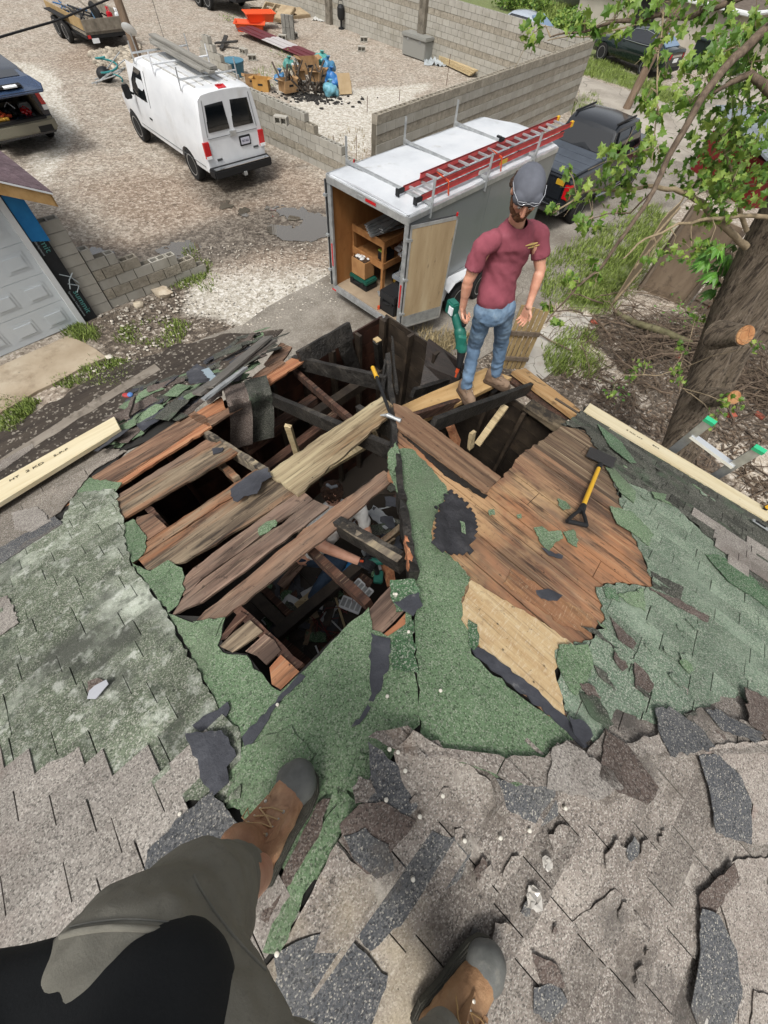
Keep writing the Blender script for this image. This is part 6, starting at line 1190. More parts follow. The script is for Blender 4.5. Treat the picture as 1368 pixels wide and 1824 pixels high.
# poles and cable
polem = mat('pole_wood', [(.25, '6d5847'), (.5, '8d7864'), (.8, 'ac9883')], scale=3, stretch=(3, 3, .3), bump=.6, over=[('noise', 3, .58, .7, '4d3f33', .7, (3, 3, .4))])
tag(MB().tube([G(1115, 195), G(1115, 195)+V((.35, .05, 3.6)), G(1115, 195)+V((.75, .1, 8.5))], [.17, .16, .13], 14).build('utility_pole', polem, smooth=60), 'brown wooden utility pole rising beside the roof of the dark pickup', 'utility pole')
tag(MB().tube([G(247, 105), G(247, 105)+V((-.15, .0, 4)), G(247, 105)+V((-.3, 0, 9))], [.17, .155, .13], 14).build('utility_pole', polem, smooth=60), 'grey brown utility pole standing between the white van and the utility trailer', 'utility pole')
tag(MB().tube([D(-200, 122, 9), D(0, 66, 9.5), D(100, 37, 10), D(200, -4, 10.5), D(320, -60, 11)], .012, 6).build('overhead_cable', blk), 'black overhead cable crossing the top left corner of the yard', 'cable')
tag(MB().tube([G(300, 95), G(300, 95)+V((-.05, .03, 1.4)), G(300, 95)+V((-.12, .1, 2.4))], .01, 6).build('whip_antenna', blk), 'thin dark pole standing behind the white van near the block stack', 'pole')
# yard chest, tarp, boards
t = thing('tool_chest', 'pale grey metal site chest standing against the back block wall', 'tool chest', G(735, 104), rad(-38)); chm = flat('chest_grey', 'a5a59f', .5, .2, bump=.1)
MB().box((0, .3, .33), (1.5, .6, .6)).build('chest_body', chm, t, world=False, bevel=.02); MB().box((0, .3, .7), (1.62, .72, .14)).build('lid', chm, t, world=False, bevel=.03)
for x in (-.4, .4): MB().box((x, -.01, .6), (.1, .02, .1)).build('latch', galv, t, world=False)
def heap_sheet(nm, lb, cat, p, r, h, m_, seed):
    mb = MB(); rows = []
    for i in range(12):
        rows.append([V((p.x+r*(i/5.5-1), p.y+r*.7*(j/5.5-1)+.05*math.sin(i+seed), .02+h*abs(noise.noise(V((i*.5+seed, j*.5, 1)))) )) for j in range(12)])
    mb.thick(rows, (0, 0, -.015)); return tag(mb.build(nm, m_, smooth=60), lb, cat)
heap_sheet('tarp', 'crumpled pale plastic tarp on gravel beside the grey site chest', 'tarp', G(775, 114), .55, .22, flat('tarp_pale', 'bcc3c6', .4), 3)
heap_sheet('tarp', 'flat white sheet scrap at the top of the yard near the black lantern', 'tarp', G(572, 36), .45, .1, flat('tarp_white', 'd9d9d4', .5), 5)
for i, (a, b, lb) in enumerate((((783, 112), (838, 138), 'timber plank stack on gravel right of the pale tarp, front one with dark edge'), ((800, 108), (850, 130), 'pale timber plank pile leaning near the back wall, upper one by the tarp'))):
    t = thing('timber_stack', lb, 'timber', G(*a)); mb = MB()
    for k in range(4): mb.beam(G(*a)+V((0, 0, .08+.05*k)), G(*b)+V((.08*k, 0, .08+.05*k)), .2, .045)
    mb.build('planks', orw if i else pale, t)
# red and white long panel, orange trays, wooden frames
t = thing('metal_sheet', 'long dark red corrugated metal sheet with a white middle lying across the trench', 'metal sheet', G(500, 85)); dkr = flat('oxide_red', '6f2a32', .5, bump=.1)
a_ = G(437, 62)+V((0, 0, .25)); b_ = G(560, 108)+V((0, 0, .1)); dl = b_-a_
for f0, f1, m_ in ((0, .38, dkr), (.38, .68, flat('panel_white', 'cfc9c8', .5)), (.68, 1, dkr)):
    mb = MB()
    for k in range(5): mb.beam(a_+dl*f0+V((.12*k-.25, .16*k-.3, .02*(k % 2))), a_+dl*f1+V((.12*k-.25, .16*k-.3, .02*(k % 2))), .21, .012)
    mb.build('sheet_section', m_, t)
org = flat('tray_orange', 'e2592a', .5, k=.9)
for p, z, az, lb in (((447, 55), 0, .2, 'orange plastic mixing tray, lower one under the other by the timber frames'), ((465, 50), .25, .5, 'orange plastic mixing tray tipped on top of the lower orange one')):
    t = thing('mixing_tray', lb, 'tray', G(*p)+V((0, 0, z)), az); mb = MB()
    for s in (1, -1): mb.slab([(-.75, s*.42, .3), (.75, s*.42, .3), (.62, s*.32, .0), (-.62, s*.32, .0)], (0, -s*.03, 0)); mb.slab([(s*.75, -.42, .3), (s*.75, .42, .3), (s*.62, .32, 0), (s*.62, -.32, 0)], (-s*.03, 0, 0))
    mb.box((0, 0, .01), (1.26, .66, .02)); mb.build('tray', org, t, world=False); MB().bbox((-.8, -.47, .28), (.8, -.42, .31)).bbox((-.8, .42, .28), (.8, .47, .31)).bbox((-.8, -.42, .28), (-.75, .42, .31)).bbox((.75, -.42, .28), (.8, .42, .31)).build('rim', org, t, world=False)
frm = mat('frame_timber', [(.3, 'a08a6c'), (.7, 'c7b392')], scale=3, bump=.2)
for p, z, az, tl, lb in (((478, 28), .1, .3, 0, 'flat timber frame lying furthest up the yard behind the orange trays'), ((495, 38), .25, -.3, .35, 'timber frame tilted over the flat one next to the orange trays'), ((520, 30), .05, .8, .1, 'timber frame at the right end of the heap near the dark blocks')):
    t = thing('wooden_pallet', lb, 'timber frame', G(*p)+V((0, 0, z)), az); Rm = Matrix.Rotation(tl, 4, 'X'); mb = MB()
    for y in (-.5, .5): mb.box((0, y, .05), (1.9, .05, .14))
    for x in (-.9, -.3, .3, .9): mb.box((x, 0, .05), (.05, .95, .14))
    mb.xf(Rm).build('frame', frm, t, world=False); MB().box((.5, 0, .13), (.8, 1.0, .02)).xf(Rm).build('board', frm, t, world=False)
t = thing('work_light', 'black lantern shaped work light standing before the back wall', 'lamp', G(608, 52)); MB().lathe((0, 0, 0), [(.16, 0), (.16, .05), (.05, .08), (.05, .3), (.16, .35)], 12).build('stand', blk, t, smooth=40, world=False); MB().lathe((0, 0, .35), [(.16, 0), (.2, .1), (.2, .4), (.1, .5)], 12).build('head', blk, t, smooth=40, world=False); MB().tube([(-.15, 0, .8), (-.1, 0, .98), (.1, 0, .98), (.15, 0, .8)], .015, 6).build('handle', blk, t, world=False)
# black planks beyond the van
t = thing('scrap_timber', 'dark charred planks lying on the brown dirt behind the block stack', 'timber', G(400, 85)); MB().beam(G(385, 82)+V((0, 0, .1)), G(425, 88)+V((0, 0, .25)), .25, .05).beam(G(395, 92)+V((0, 0, .08)), G(405, 75)+V((0, 0, .2)), .18, .05).build('planks', charm, t)
t = thing('plastic_tub', 'round blue plastic tub standing beside the van rear roof corner', 'tub', G(412, 142)+V((0, .6, 0))); MB().lathe((0, 0, 0), [(.38, 0), (.45, .4), (.47, .42), (.42, .42), (.35, .05)], 20).build('tub', flat('tub_blue', '4f88a0', .5), t, smooth=40, world=False); MB().lathe((0, 0, .43), [(.47, 0), (.47, .03), (.2, .05)], 20).build('lid', flat('tub_blue', '4f88a0', .5), t, smooth=40, world=False)
# satellite dish like white disc by the pole, small tools at the van front
t = thing('dish', 'small round white dish leaning at the foot of the left utility pole', 'dish', G(249, 112)+V((0, 0, .9))); MB().lathe((0, 0, 0), [(.28, .05), (.2, .0), (.05, -.02)], 20, Matrix.Rotation(rad(-50), 3, 'X')).build('dish', whm, t, smooth=60, world=False); MB().beam((0, .03, 0), (0, .1, -.9), .04, .04).build('post', galv, t, world=False)
t = thing('garden_junk', 'teal hoses and poles heaped by the nose of the white van', 'junk', G(205, 150)); r = random.Random(4); mb = MB(); mb.tube([V((.35*math.cos(a*.5), .3*math.sin(a*.5), .1+.03*a)) for a in range(24)], .03, 6); mb.build('hose', flat('teal', '2f8d8f', .5), t, smooth=60, world=False); mb = MB()
for i in range(7): mb.tube([(r.uniform(-.9, -.2), r.uniform(-.5, .5), .05), (r.uniform(.2, .6), r.uniform(-.5, .5), r.uniform(.3, .9))], .02, 6)
mb.build('poles', galv, t, world=False); MB().ell((-.4, .2, .2), (.3, .3, .22)).build('bag', blk, t, smooth=180, world=False)
# burn pile of rubbish: each box and bag its own thing
r = random.Random(21); bc = G(545, 168)
t = thing('ash_heap', 'black ash and charred sticks under the rubbish pile on the gravel', 'ash heap', bc); mb = MB()
for i in range(260): a = r.uniform(0, 6.28); d = abs(r.gauss(0, .75)); stone(mb, V((bc.x+.3+d*math.cos(a)*1.2, bc.y-.3+d*math.sin(a)*.8, .02)), r.uniform(.02, .09), r)
mb.build('ash', mat('ash', [(.3, '141312'), (.7, '3b3835')], scale=9, isl=.4), t, smooth=40)['kind'] = 'stuff'
mb = MB()
for i in range(46): a = r.uniform(0, 6.28); p = bc+V((r.uniform(-.9, .8), r.uniform(-.4, .7), .1)); mb.tube([p, p+V((r.uniform(-.6, .6), r.uniform(-.5, .5), r.uniform(.1, .8)))], r.uniform(.015, .04), 6)
mb.build('sticks', mat('stick_char', [(.3, '2e2823'), (.7, '6d6053')], scale=9, isl=.4), t)
crd2 = mat('cardboard_wet', [(.3, '9a7650'), (.7, 'c19c70')], scale=5, bump=.2)
for i, (px, py, z, s, az, m_, lb) in enumerate(((450, 152, 0, .42, .3, crd2, 'open cardboard box leftmost at the rubbish pile beside the van'), (467, 160, 0, .5, .1, mat('box_orange', [(.3, 'b98742'), (.7, 'd6a660')], scale=4), 'printed orange cardboard box with a handle hole left of the rubbish pile'), (515, 168, .1, .5, .8, crd2, 'crushed cardboard box at the front left of the rubbish pile'), (552, 150, .35, .6, .5, crd2, 'torn cardboard box on top of the rubbish pile'), (570, 162, .3, .45, 1.1, crd2, 'slumped cardboard box between the blue bags and the sticks'), (614, 168, 0, .55, .5, mat('box_tan', [(.3, 'b39a75'), (.7, 'c9b18c')], scale=4), 'flat tan cardboard panel standing at the right end of the rubbish pile'), (535, 158, .3, .4, 2, crd2, 'small cardboard box half buried in the sticks'))):
    t = thing('cardboard_box', lb, 'box', G(px, py)+V((0, 0, z)), az); ok = i != 5
    mb = MB()
    if ok:
        for s1 in (1, -1): mb.box((s1*s, 0, s*.55), (.02, s*1.6, s*1.1)); mb.box((0, s1*s*.8, s*.55), (s*2, .02, s*1.1)); mb.slab([(s1*s, -s*.8, s*1.1), (s1*s, s*.8, s*1.1), (s1*s*1.5, s*.7, s*(1.2-.2*i % .3)), (s1*s*1.5, -s*.7, s*1.2)], (0, 0, .012))
        mb.box((0, 0, .02), (s*2, s*1.6, .02))
    else: mb.box((0, 0, .5), (.9, .03, 1.0), Matrix.Rotation(-.5, 3, 'X')); mb.box((.2, .1, .3), (.7, .03, .6), Matrix.Rotation(-.3, 3, 'X'))
    mb.xf(Matrix.Scale(.62, 4)).build('carton', m_, t, world=False)
    if ok: MB().box((0, -s*.82*.62, s*.4), (s*.4, .01, s*.12)).build('handle_hole', blk, t, world=False)
for i, (px, py, z, s, h, lb) in enumerate(((585, 150, .35, .38, '4f8fb8', 'blue plastic bag on the upper right of the rubbish pile'), (590, 162, .15, .45, '2f78bd', 'bright blue plastic sack in the middle right of the rubbish pile'), (588, 172, 0, .4, '7fc0d4', 'pale turquoise bag at the lower right foot of the rubbish pile'), (518, 143, .3, .3, '5fa59c', 'small teal bag on the upper left of the rubbish pile'), (500, 150, .1, .25, '4f86b4', 'small blue wrapper at the left of the rubbish pile'), (575, 143, .45, .32, '63b7ae', 'turquoise wrapper on the very top of the rubbish pile'), (530, 150, .4, .25, 'c9cdc9', 'greyish white bag amid the sticks of the rubbish pile'))):
    mb = MB(); r2 = random.Random(i)
    for k in range(5): mb.ell((r2.uniform(-.5, .5)*s, r2.uniform(-.4, .4)*s, s*.5+r2.uniform(-.2, .2)*s), (s*r2.uniform(.4, .7), s*r2.uniform(.3, .6), s*r2.uniform(.3, .55)), 10, 7)
    t = thing('plastic_bag', lb, 'bag', G(px, py)+V((0, 0, z))); blob(mb, 'sack', mat('bag'+h, [(.3, h), (.7, h)], scale=4, rough=.35, bump=.6, bscale=12, bdist=.03), t, vox=.04, sm=1, world=False, disp=lambda c, n: .05*noise.noise(c*7)); MB().lathe((.1*s, 0, s*1.0), [(.02, -.05), (.04, .02), (.1, .1)], 8).build('knot', mat('bag'+h, 'ffffff'), t, world=False)
# ---------------- right side: fences, brush, ladder ----------------
fm = mat('fence_grey', [(.25, '564a3e'), (.5, '77695a'), (.8, '9c8d7b')], scale=4, stretch=(3, 3, .5), bump=.5, isl=.2); fl_ = mat('fence_tan', [(.25, '8d7450'), (.5, 'b39a6c'), (.8, 'cdb687')], scale=4, stretch=(3, 3, .5), bump=.4, isl=.15)
def picket(nm, lb, a, b, n, h, m_, w=.13, rails=(.3, 1.2), rm_=None, lean=V((0, 0, 0)), zb=0, gap=.02, side=1):
    a = V(a); b = V(b); t = thing(nm, lb, 'fence', a); d = (b-a)/n; nn = d.cross(V((0, 0, 1))).normalized()*side; r = random.Random(n)
    for k in range(n):
        p = a+d*(k+.5)+V((0, 0, zb)); hk = h*r.uniform(.96, 1.03); MB().beam(p, p+V((0, 0, hk))+lean*hk, d.length-gap, .018, n=1, up=nn).build('picket', m_, t)
    for z in rails: MB().beam(a+V((0, 0, z+zb))+nn*.03+lean*z, b+V((0, 0, z+zb))+nn*.03+lean*z, .04, .08).build('rail', rm_ or m_, t)
    return t
ht = topz(932, 657, 548)
picket('fence_panel', 'tan wooden fence panel with two grey rails standing behind the man on the roof', G(885, 655), G(932, 658), 6, ht, fl_, rails=(ht*.2, ht*.62), rm_=fm, side=1)
hf = topz(1085, 552, 392)
picket('fence_panel', 'row of narrow pale fence pickets standing edge on at the grass', G(1082, 555), G(1128, 500), 6, hf, mat('fence_pale', [(.3, '8a7a62'), (.7, 'b5a382')], scale=4, stretch=(3, 3, .5), bump=.4, isl=.2), rails=(.3, hf*.55, hf*.85))
a_ = G(1140, 515); b_ = G(1215, 545); hp_ = topz(1150, 520, 385)
t = thing('plywood_fence', 'large weathered brown plywood sheet standing behind the pale pickets', 'fence', a_); MB().slab([a_, b_, b_+V((.1, .1, hp_)), a_+V((.05, .1, hp_*1.05))], (.02, .03, 0)).build('sheet', mat('ply_brown', [(.25, '5a4c3e'), (.5, '7b6a57'), (.8, '93826e')], scale=2, stretch=(2, 2, .4), bump=.4, over=[('noise', 4, .55, .7, '3f342a', .7)]), t); MB().beam(a_+V((0, 0, .0))-V((.05, .05, 0)), a_+V((0, 0, hp_*1.1))-V((.0, .05, 0)), .09, .09).build('post', fm, t); MB().beam(b_-V((0, .05, 0)), b_+V((.1, 0, hp_)), .09, .09).build('post', fm, t)
picket('fence_panel', 'dark slatted fence section running behind the big tree trunk', G(1225, 548), G(1420, 640), 14, 1.6, fm, rails=(.3, .8, 1.3))
brm = mat('bark_twigs', [(.25, '4a3d32'), (.5, '6d5d4e'), (.8, '95866f')], scale=6, bump=.5, isl=.35)
def brush(lb, c, rx, ry, n, h, seed, L_=(.5, 1.8)):
    r = random.Random(seed); t = thing('brush_pile', lb, 'brush pile', c); mb = MB()
    for i in range(n):
        a = r.uniform(0, math.pi); p = V((c.x+r.gauss(0, rx*.5), c.y+r.gauss(0, ry*.5), r.uniform(.02, h)*r.random()+.02)); L1 = r.uniform(*L_); rr = r.choice((.004, .006, .008, .012, .02)); d = V((math.cos(a), math.sin(a)*.7, r.uniform(-.12, .25)))*L1
        q = [p-d*.5, p-d*.15+V((r.uniform(-.1, .1), r.uniform(-.1, .1), r.uniform(0, .08)))*L1, p+d*.2+V((r.uniform(-.1, .1), r.uniform(-.1, .1), r.uniform(0, .08)))*L1, p+d*.5]
        for v in q: v.z = max(.01, v.z)
        mb.tube(q, [rr, rr*.9, rr*.7, rr*.4], 5)
        for _ in range(2): s2 = q[r.choice((1, 2))]; mb.tube([s2, s2+V((r.uniform(-.3, .3), r.uniform(-.3, .3), r.uniform(.02, .2)))], [rr*.5, rr*.2], 4)
    mb.build('twigs', brm, t)['kind'] = 'stuff'; return t
bp1 = brush('wide tangle of cut branches heaped left of the tree trunk', G(1190, 620), 2.4, 1.6, 330, .45, 1)
mb = MB(); mb.tube([G(1095, 555, .1), G(1130, 575, .25), G(1180, 590, .3), G(1230, 612, .25)], [.05, .07, .08, .07], 10); mb.build('log', mat('log_bark', [(.3, '4e4a33'), (.5, '6f6a4c'), (.8, '8f8a6b')], scale=5, bump=.6), bp1, smooth=60)
mb = MB(); mb.tube([G(1130, 600, .2), G(1190, 600, .25), G(1240, 585, .3)], [.04, .045, .03], 8).tube([G(1150, 630, .1), G(1210, 628, .15)], .045, 8); mb.build('log', brm, bp1, smooth=60)
brush('dense pile of pale dead twigs right of the tree trunk', G(1400, 720), 1.3, 1.3, 220, .5, 2, (.4, 1.3))
brush('thin scattered sticks on the pale dirt below the tree', G(1130, 690), 1.3, 1.0, 60, .05, 3, (.3, .8)); brush('few dry sticks lying on the sandy dirt behind the ladder', G(1320, 880), 1.0, .8, 50, .05, 4, (.3, .9))
mulm = mat('mulch', [(.25, '41352b'), (.5, '665647'), (.8, '94826e')], scale=12, isl=.45)
r = random.Random(8); mb = MB(); polyM = P2([(960, 600), (1060, 560), (1368, 600), (1500, 800), (1368, 960), (1140, 790), (1000, 690)]); k = 0
while k < 5200:
    x = r.uniform(2, 9); y = r.uniform(3.5, 10.5)
    if not inside(polyM, x, y) or noise.noise(V((x*1.2, y*1.2, 2))) < -.12: k += .2; continue
    k += 1; a = r.uniform(0, 3.14); L1 = r.uniform(.02, .09); w1 = r.uniform(.006, .02); p = V((x, y, r.uniform(.0, .035))); d = V((math.cos(a), math.sin(a), r.uniform(-.3, .3)))*L1; s1 = V((-math.sin(a), math.cos(a), r.uniform(-.3, .3)))*w1; mb.add([p-d-s1, p+d-s1, p+d+s1, p-d+s1], [(0, 1, 2, 3)])
mb.build('mulch', mulm, recalc=False)['kind'] = 'stuff'
bk = flat('brick_red', 'b4604b', .8, bump=.3)
for i, (p, lb) in enumerate((((1058, 576), 'flat red brick lying at the grass edge left of the brush pile'), ((1205, 638), 'broken pale red brick half hidden under the brush pile'), ((1350, 742), 'chip of red brick right of the sawn stump end'), ((1300, 742), 'small red brick chip on the mulch between trunk and ladder'), ((1262, 548), 'red flower pot shard at the foot of the fence by the leaves'))):
    mb = MB(); mb.box((0, 0, .04), (.2, .1, .06)); t = thing('brick', lb, 'brick', G(*p), i*1.1); blob(mb, 'brick', bk, t, vox=.012, sm=2, world=False, disp=lambda c, n: .008*noise.noise(c*30))
# aluminium ladder at the right eave
ld = thing('aluminium_ladder', 'aluminium ladder with green end caps standing against the right eave', 'ladder', (G(1199, 800, 0).x, G(1199, 800, 0).y, 0)); grc_ = flat('cap_green', '2fae7c', .5, k=.9)
stl = []
for a, b in (((1199, 800), (1262, 752)), ((1276, 850), (1349, 803))):
    p = G(*a, 2.5); q = G(*b, 3.05); dn = (q-p); low = p-dn*(2.45/max(.1, dn.z)); stl.append((p, q, low)); 
hd = (stl[1][0]-stl[0][0]).normalized()
for p, q, low in stl:
    low = V((p.x+.5*FN[2].x*1.2, p.y+.5*FN[2].y*1.2, .0)); MB().beam(low, q, .03, .085, up=hd).build('stile', galv, ld); MB().beam(q, q+(q-p).normalized()*.04, .045, .1, up=hd).build('end_cap', grc_, ld)
(p0, q0_, l0), (p1, q1_, l1) = stl
l0 = V((p0.x+.6*FN[2].x, p0.y+.6*FN[2].y, 0)); l1 = V((p1.x+.6*FN[2].x, p1.y+.6*FN[2].y, 0))
MB().beam(p0.lerp(q0_, .55), p1.lerp(q1_, .45), .075, .03).build('tread', flat('alu_bright', 'd8dcdf', .35, .6, k=1), ld)
for k in range(8): f = k/8.; MB().beam(l0.lerp(q0_, f*.8+.03), l1.lerp(q1_, f*.8+.03), .04, .03).build('rung', galv, ld)
# ---------------- things lying on the roof ----------------
fir = mat('fresh_lumber', [(.3, 'd6c49a'), (.55, 'e6d9b6'), (.8, 'f0e6c9')], scale=2.5, stretch=(.6, 5, 5), rz=A1, rough=.75, bump=.15, over=[('noise', 20, .7, .78, '7d6b4b', .6)], k=.78)
ink = flat('stamp_ink', '54503f', .8)
def lumber(lb, i, pts, m_, off=.05, rz=None):
    t = thing('lumber_board', lb, 'lumber', R(i, *pts[0], off)); board(pts, m_, off=off, i=i, th=.038, name='board', parent=t, amp=.0006, step=.5); return t
l1_ = lumber('new pale lumber board lying along the left eave by the shingle scraps', 1, [(-330, 1040), (203, 742), (214, 764), (-310, 1085)], fir, off=.11)
fir2 = mat('fresh_lumber_r', [(.3, 'd6c49a'), (.55, 'e6d9b6'), (.8, 'f0e6c9')], scale=2.5, stretch=(.6, 5, 5), rz=A2, rough=.75, bump=.15, over=[('noise', 16, .66, .76, '6d6048', .6)], k=.78)
l2_ = lumber('new pale lumber board running along the right eave above the shovel', 2, [(1051, 718), (1385, 916), (1366, 928), (1040, 732)], fir2, off=.04)
def onface(i, px, py, off, tx, s, sz, m_, par, rot=0):
    p = R(i, px, py, off); ex = V((FE[i].x, FE[i].y, 0)); n = FNORM(i); ex = Matrix.Rotation(rot, 3, n) @ ex; ey = n.cross(ex); textm(s, sz, m_, par, Matrix(((ex.x, ey.x, n.x, p.x), (ex.y, ey.y, n.y, p.y), (ex.z, ey.z, n.z, p.z), (0, 0, 0, 1))), 'grade_stamp', .0008, world=True)
onface(1, 62, 832, .113, 0, '2 KD', .07, ink, l1_); onface(1, 108, 806, .113, 0, 'S-P-F', .06, ink, l1_, .0); onface(1, 25, 852, .113, 0, 'HT', .06, ink, l1_)
onface(2, 1130, 774, .042, 0, '2 KD HT', .05, ink, l2_); onface(2, 1168, 796, .042, 0, 'SM', .06, ink, l2_)
t = thing('walk_plank', 'worn yellowish plank the standing man stands on, laid across the roof opening', 'plank', G(800, 715, 2.85)); pw = mat('walk_plank', [(.25, 'a5824f'), (.5, 'c9a470'), (.8, 'dcbd8b')], scale=3, stretch=(.6, 5, 5), rz=rad(-35), bump=.3, over=[('noise', 9, .6, .7, '5a4530', .7), ('noise', 2, .58, .7, '7c6040', .6)])
mb = MB(); mb.slab(rag([G(716, 722, 2.87), G(865, 655, 2.87), G(912, 672, 2.87), G(756, 748, 2.87)], .3, .003), (0, 0, -.045)); mb.build('plank', pw, t)
# shingle removal shovel
t = thing('roofing_shovel', 'yellow shafted shingle remover with black D grip lying on the right deck', 'shovel', R(2, 1068, 840, .03)); ysh = flat('yellow_shaft', 'e3b12f', .35, k=.85)
a_ = R(2, 1068, 830, .05); b_ = R(2, 1038, 903, .06); MB().tube([a_, b_], [.017, .017], 12).build('shaft', ysh, t, smooth=60)
n2 = FNORM(2); dv = (b_-a_).normalized(); sv_ = n2.cross(dv)
MB().slab([R(2, 1052, 795, .045), R(2, 1098, 816, .045), R(2, 1091, 834, .045), R(2, 1044, 812, .045)], (0, 0, -.006)).build('blade', flat('blade_dark', '4a4a4c', .4, .6, bump=.3, k=1), t); MB().tube([a_-dv*.03, a_+dv*.06], [.024, .021], 12).build('socket', blk, t, smooth=60)
g0 = b_+dv*.03; gl_ = R(2, 1010, 928, .06); gr_ = R(2, 1045, 936, .06); MB().tube([b_-dv*.02, g0+dv*.03], [.022, .026], 10).tube([g0, (g0+gl_)/2-dv*.02+(gl_-g0)*.15, gl_], .012, 8).tube([g0, (g0+gr_)/2+(gr_-g0)*.15-dv*.01, gr_], .012, 8).tube([gl_, gr_], .016, 10).build('d_grip', blk, t, smooth=60)
# hammer hung on the hip
t = thing('framing_hammer', 'long hammer with a yellow butt end propped against the charred hip', 'hammer', R(1, 697, 745, .05)); q = [R(1, 664, 655, .1), R(1, 671, 672, .1), R(1, 697, 742, .06)]
MB().tube([q[0], q[1]], .018, 10).build('grip_end', ysh, t, smooth=60); MB().tube([q[1], q[2]], [.015, .011], 10).build('handle', blk, t, smooth=60); MB().tube([q[2]+V((-.03, .01, 0)), q[2]+V((.02, -.01, 0)), q[2]+V((.07, -.03, .0))], [.018, .013, .017], 10).tube([q[2]-V((.03, -.01, 0)), q[2]-V((.08, -.02, .02))], [.014, .004], 8).build('head', galv, t, smooth=60)
# tape measure and utility knife at the right edge
t = thing('tape_measure', 'yellow and black tape measure on the end of the right lumber board', 'tape measure', R(2, 1364, 906, .05), .4); MB().box((0, 0, .035), (.085, .045, .075)).build('case', blk, t, world=False, bevel=.014); MB().lathe((0, -.022, .035), [(.03, 0), (.03, -.004), (.01, -.005)], 18, Matrix.Rotation(rad(90), 3, 'X')).box((0, 0, .05), (.087, .03, .03)).build('label', ysh, t, world=False); MB().box((.06, 0, .004), (.05, .022, .001)).build('blade', ysh, t, world=False)
t = thing('utility_knife', 'grey utility knife on the shingles below the tape measure', 'knife', R(2, 1354, 936, .05), -.7); MB().box((0, 0, .008), (.15, .03, .016)).build('handle', galv, t, world=False, bevel=.006); MB().box((-.01, 0, .017), (.09, .018, .006)).build('grip', blk, t, world=False, bevel=.002); MB().box((.085, 0, .006), (.03, .018, .001)).build('blade', chrome, t, world=False)
# shingle debris at the left eave and grey boards on top
hp_ = thing('shingle_debris', 'jumbled heap of torn green and black shingles at the upper left eave', 'debris heap', R(1, 280, 740)); r = random.Random(31)
ms = [greenF, darkS, tar, brownS, greenF, darkS, tar, darkS]
polyD = [(205, 800), (222, 750), (240, 700), (300, 678), (400, 625), (470, 590), (500, 610), (430, 690), (330, 740), (270, 765), (220, 790)]
for i in range(92):
    for _ in range(60):
        x = r.uniform(150, 500); y = r.uniform(585, 800)
        if inside(polyD, x, y): break
    u, d = UV(1, R(1, x, y)); L1 = r.uniform(.12, .5)*(.8 if x > 300 else 1); w1 = r.uniform(.05, .2); a = r.gauss(0, .35); z = r.uniform(.01, .09); n_ = 7; sl = r.uniform(-.15, .15); sl2 = r.uniform(-.3, .3)
    out = [(-L1/2, -w1/2), (L1/2, -w1/2), (L1/2+r.uniform(-.05, .05), w1/2), (-L1/2, w1/2)]; pts = []
    for (p, q) in rag2(out, .05, .009, r): uu = u+p*math.cos(a)-q*math.sin(a); dd = d+p*math.sin(a)+q*math.cos(a); pts.append(FP(1, uu, dd, z+p*sl+q*sl2))
    mb = MB(); mb.slab(pts, (0, 0, -.005)); mb.build('shingle_piece', ms[i % 8], hp_)
gb2 = mat('grey_eave_board', [(.25, '54514c'), (.5, '726e68'), (.8, '918c84')], scale=4, stretch=(.5, 5, 5), rz=A1, bump=.4, rough=.75)
for a, b, w_, off, m_, lb, nm in (((350, 702), (486, 606), .13, .2, gb2, 'long dark grey board lying on the shingle debris, lower of two', 'loose_board'), ((372, 690), (478, 600), .12, .24, gb2, 'long dark grey board on the shingle debris, upper one with pointed end', 'loose_board'), ((362, 712), (438, 655), .05, .26, galv, 'strip of bent grey flashing across the dark boards', 'flashing'), ((226, 745), (238, 708), .04, .16, brownS, 'short dark stick poking from the shingle debris near the left board', 'loose_board')):
    t = thing(nm, lb, 'board' if nm == 'loose_board' else 'flashing', R(1, *a, off)); MB().beam(R(1, *a, off), R(1, *b, off), w_, .02, FNORM(1), n=6, jit=.003).build('board' if nm == 'loose_board' else 'strip', m_, t)
t = thing('felt_sheet', 'folded dark felt with a white printed stripe on the debris beside the flap', 'roofing felt', R(1, 400, 690, .1)); piece(1, [(345, 690), (362, 672), (395, 690), (420, 678), (418, 695), (398, 710), (375, 706), (352, 712)], tar, .17, parent=t, name='sheet', curl=.15); piece(1, [(372, 690), (384, 686), (402, 706), (390, 710)], flat('stripe', '9fb0bb', .6), .22, parent=t, name='stripe')
# hanging curled shingle strips
for (xa, xb, lb, m_) in ((396, 436, 'curled brown shingle strip hanging into the opening, left and wider', brownS), (434, 474, 'curled brown shingle strip hanging into the opening, right with slot lines', darkS)):
    t = thing('shingle_strip', lb, 'shingle strip', R(1, xa+10, 705)); mb = MB(); rows = []
    for k in range(14):
        f = k/13.; y = 690+f*110 - 12*(xa > 400); dx = f*18+5*math.sin(f*4); z0 = 3.06+.12*math.sin(min(1, f*2.2)*3.0)-.75*max(0, f-.25)**1.3
        rows.append([G(xa+dx+(xb-xa)*j/5., y-10*j/5., z0+.025*math.sin(j*1.1+f*3)) for j in range(6)])
    mb.thick(rows, (0, 0, -.008)); mb.build('strip', m_, t, smooth=50)
t = thing('litter', 'crumpled white wrapper on the green tabs of the left roof', 'wrapper', R(1, 182, 1226)); piece(1, [(160, 1215), (178, 1208), (192, 1215), (186, 1232), (165, 1245)], brownS, .02, parent=t, name='shingle_scrap'); piece(1, [(170, 1232), (198, 1212), (202, 1220), (180, 1246), (166, 1246)], flat('wrapper', 'c7c9cf', .3), .04, parent=t, name='wrapper', curl=.2)
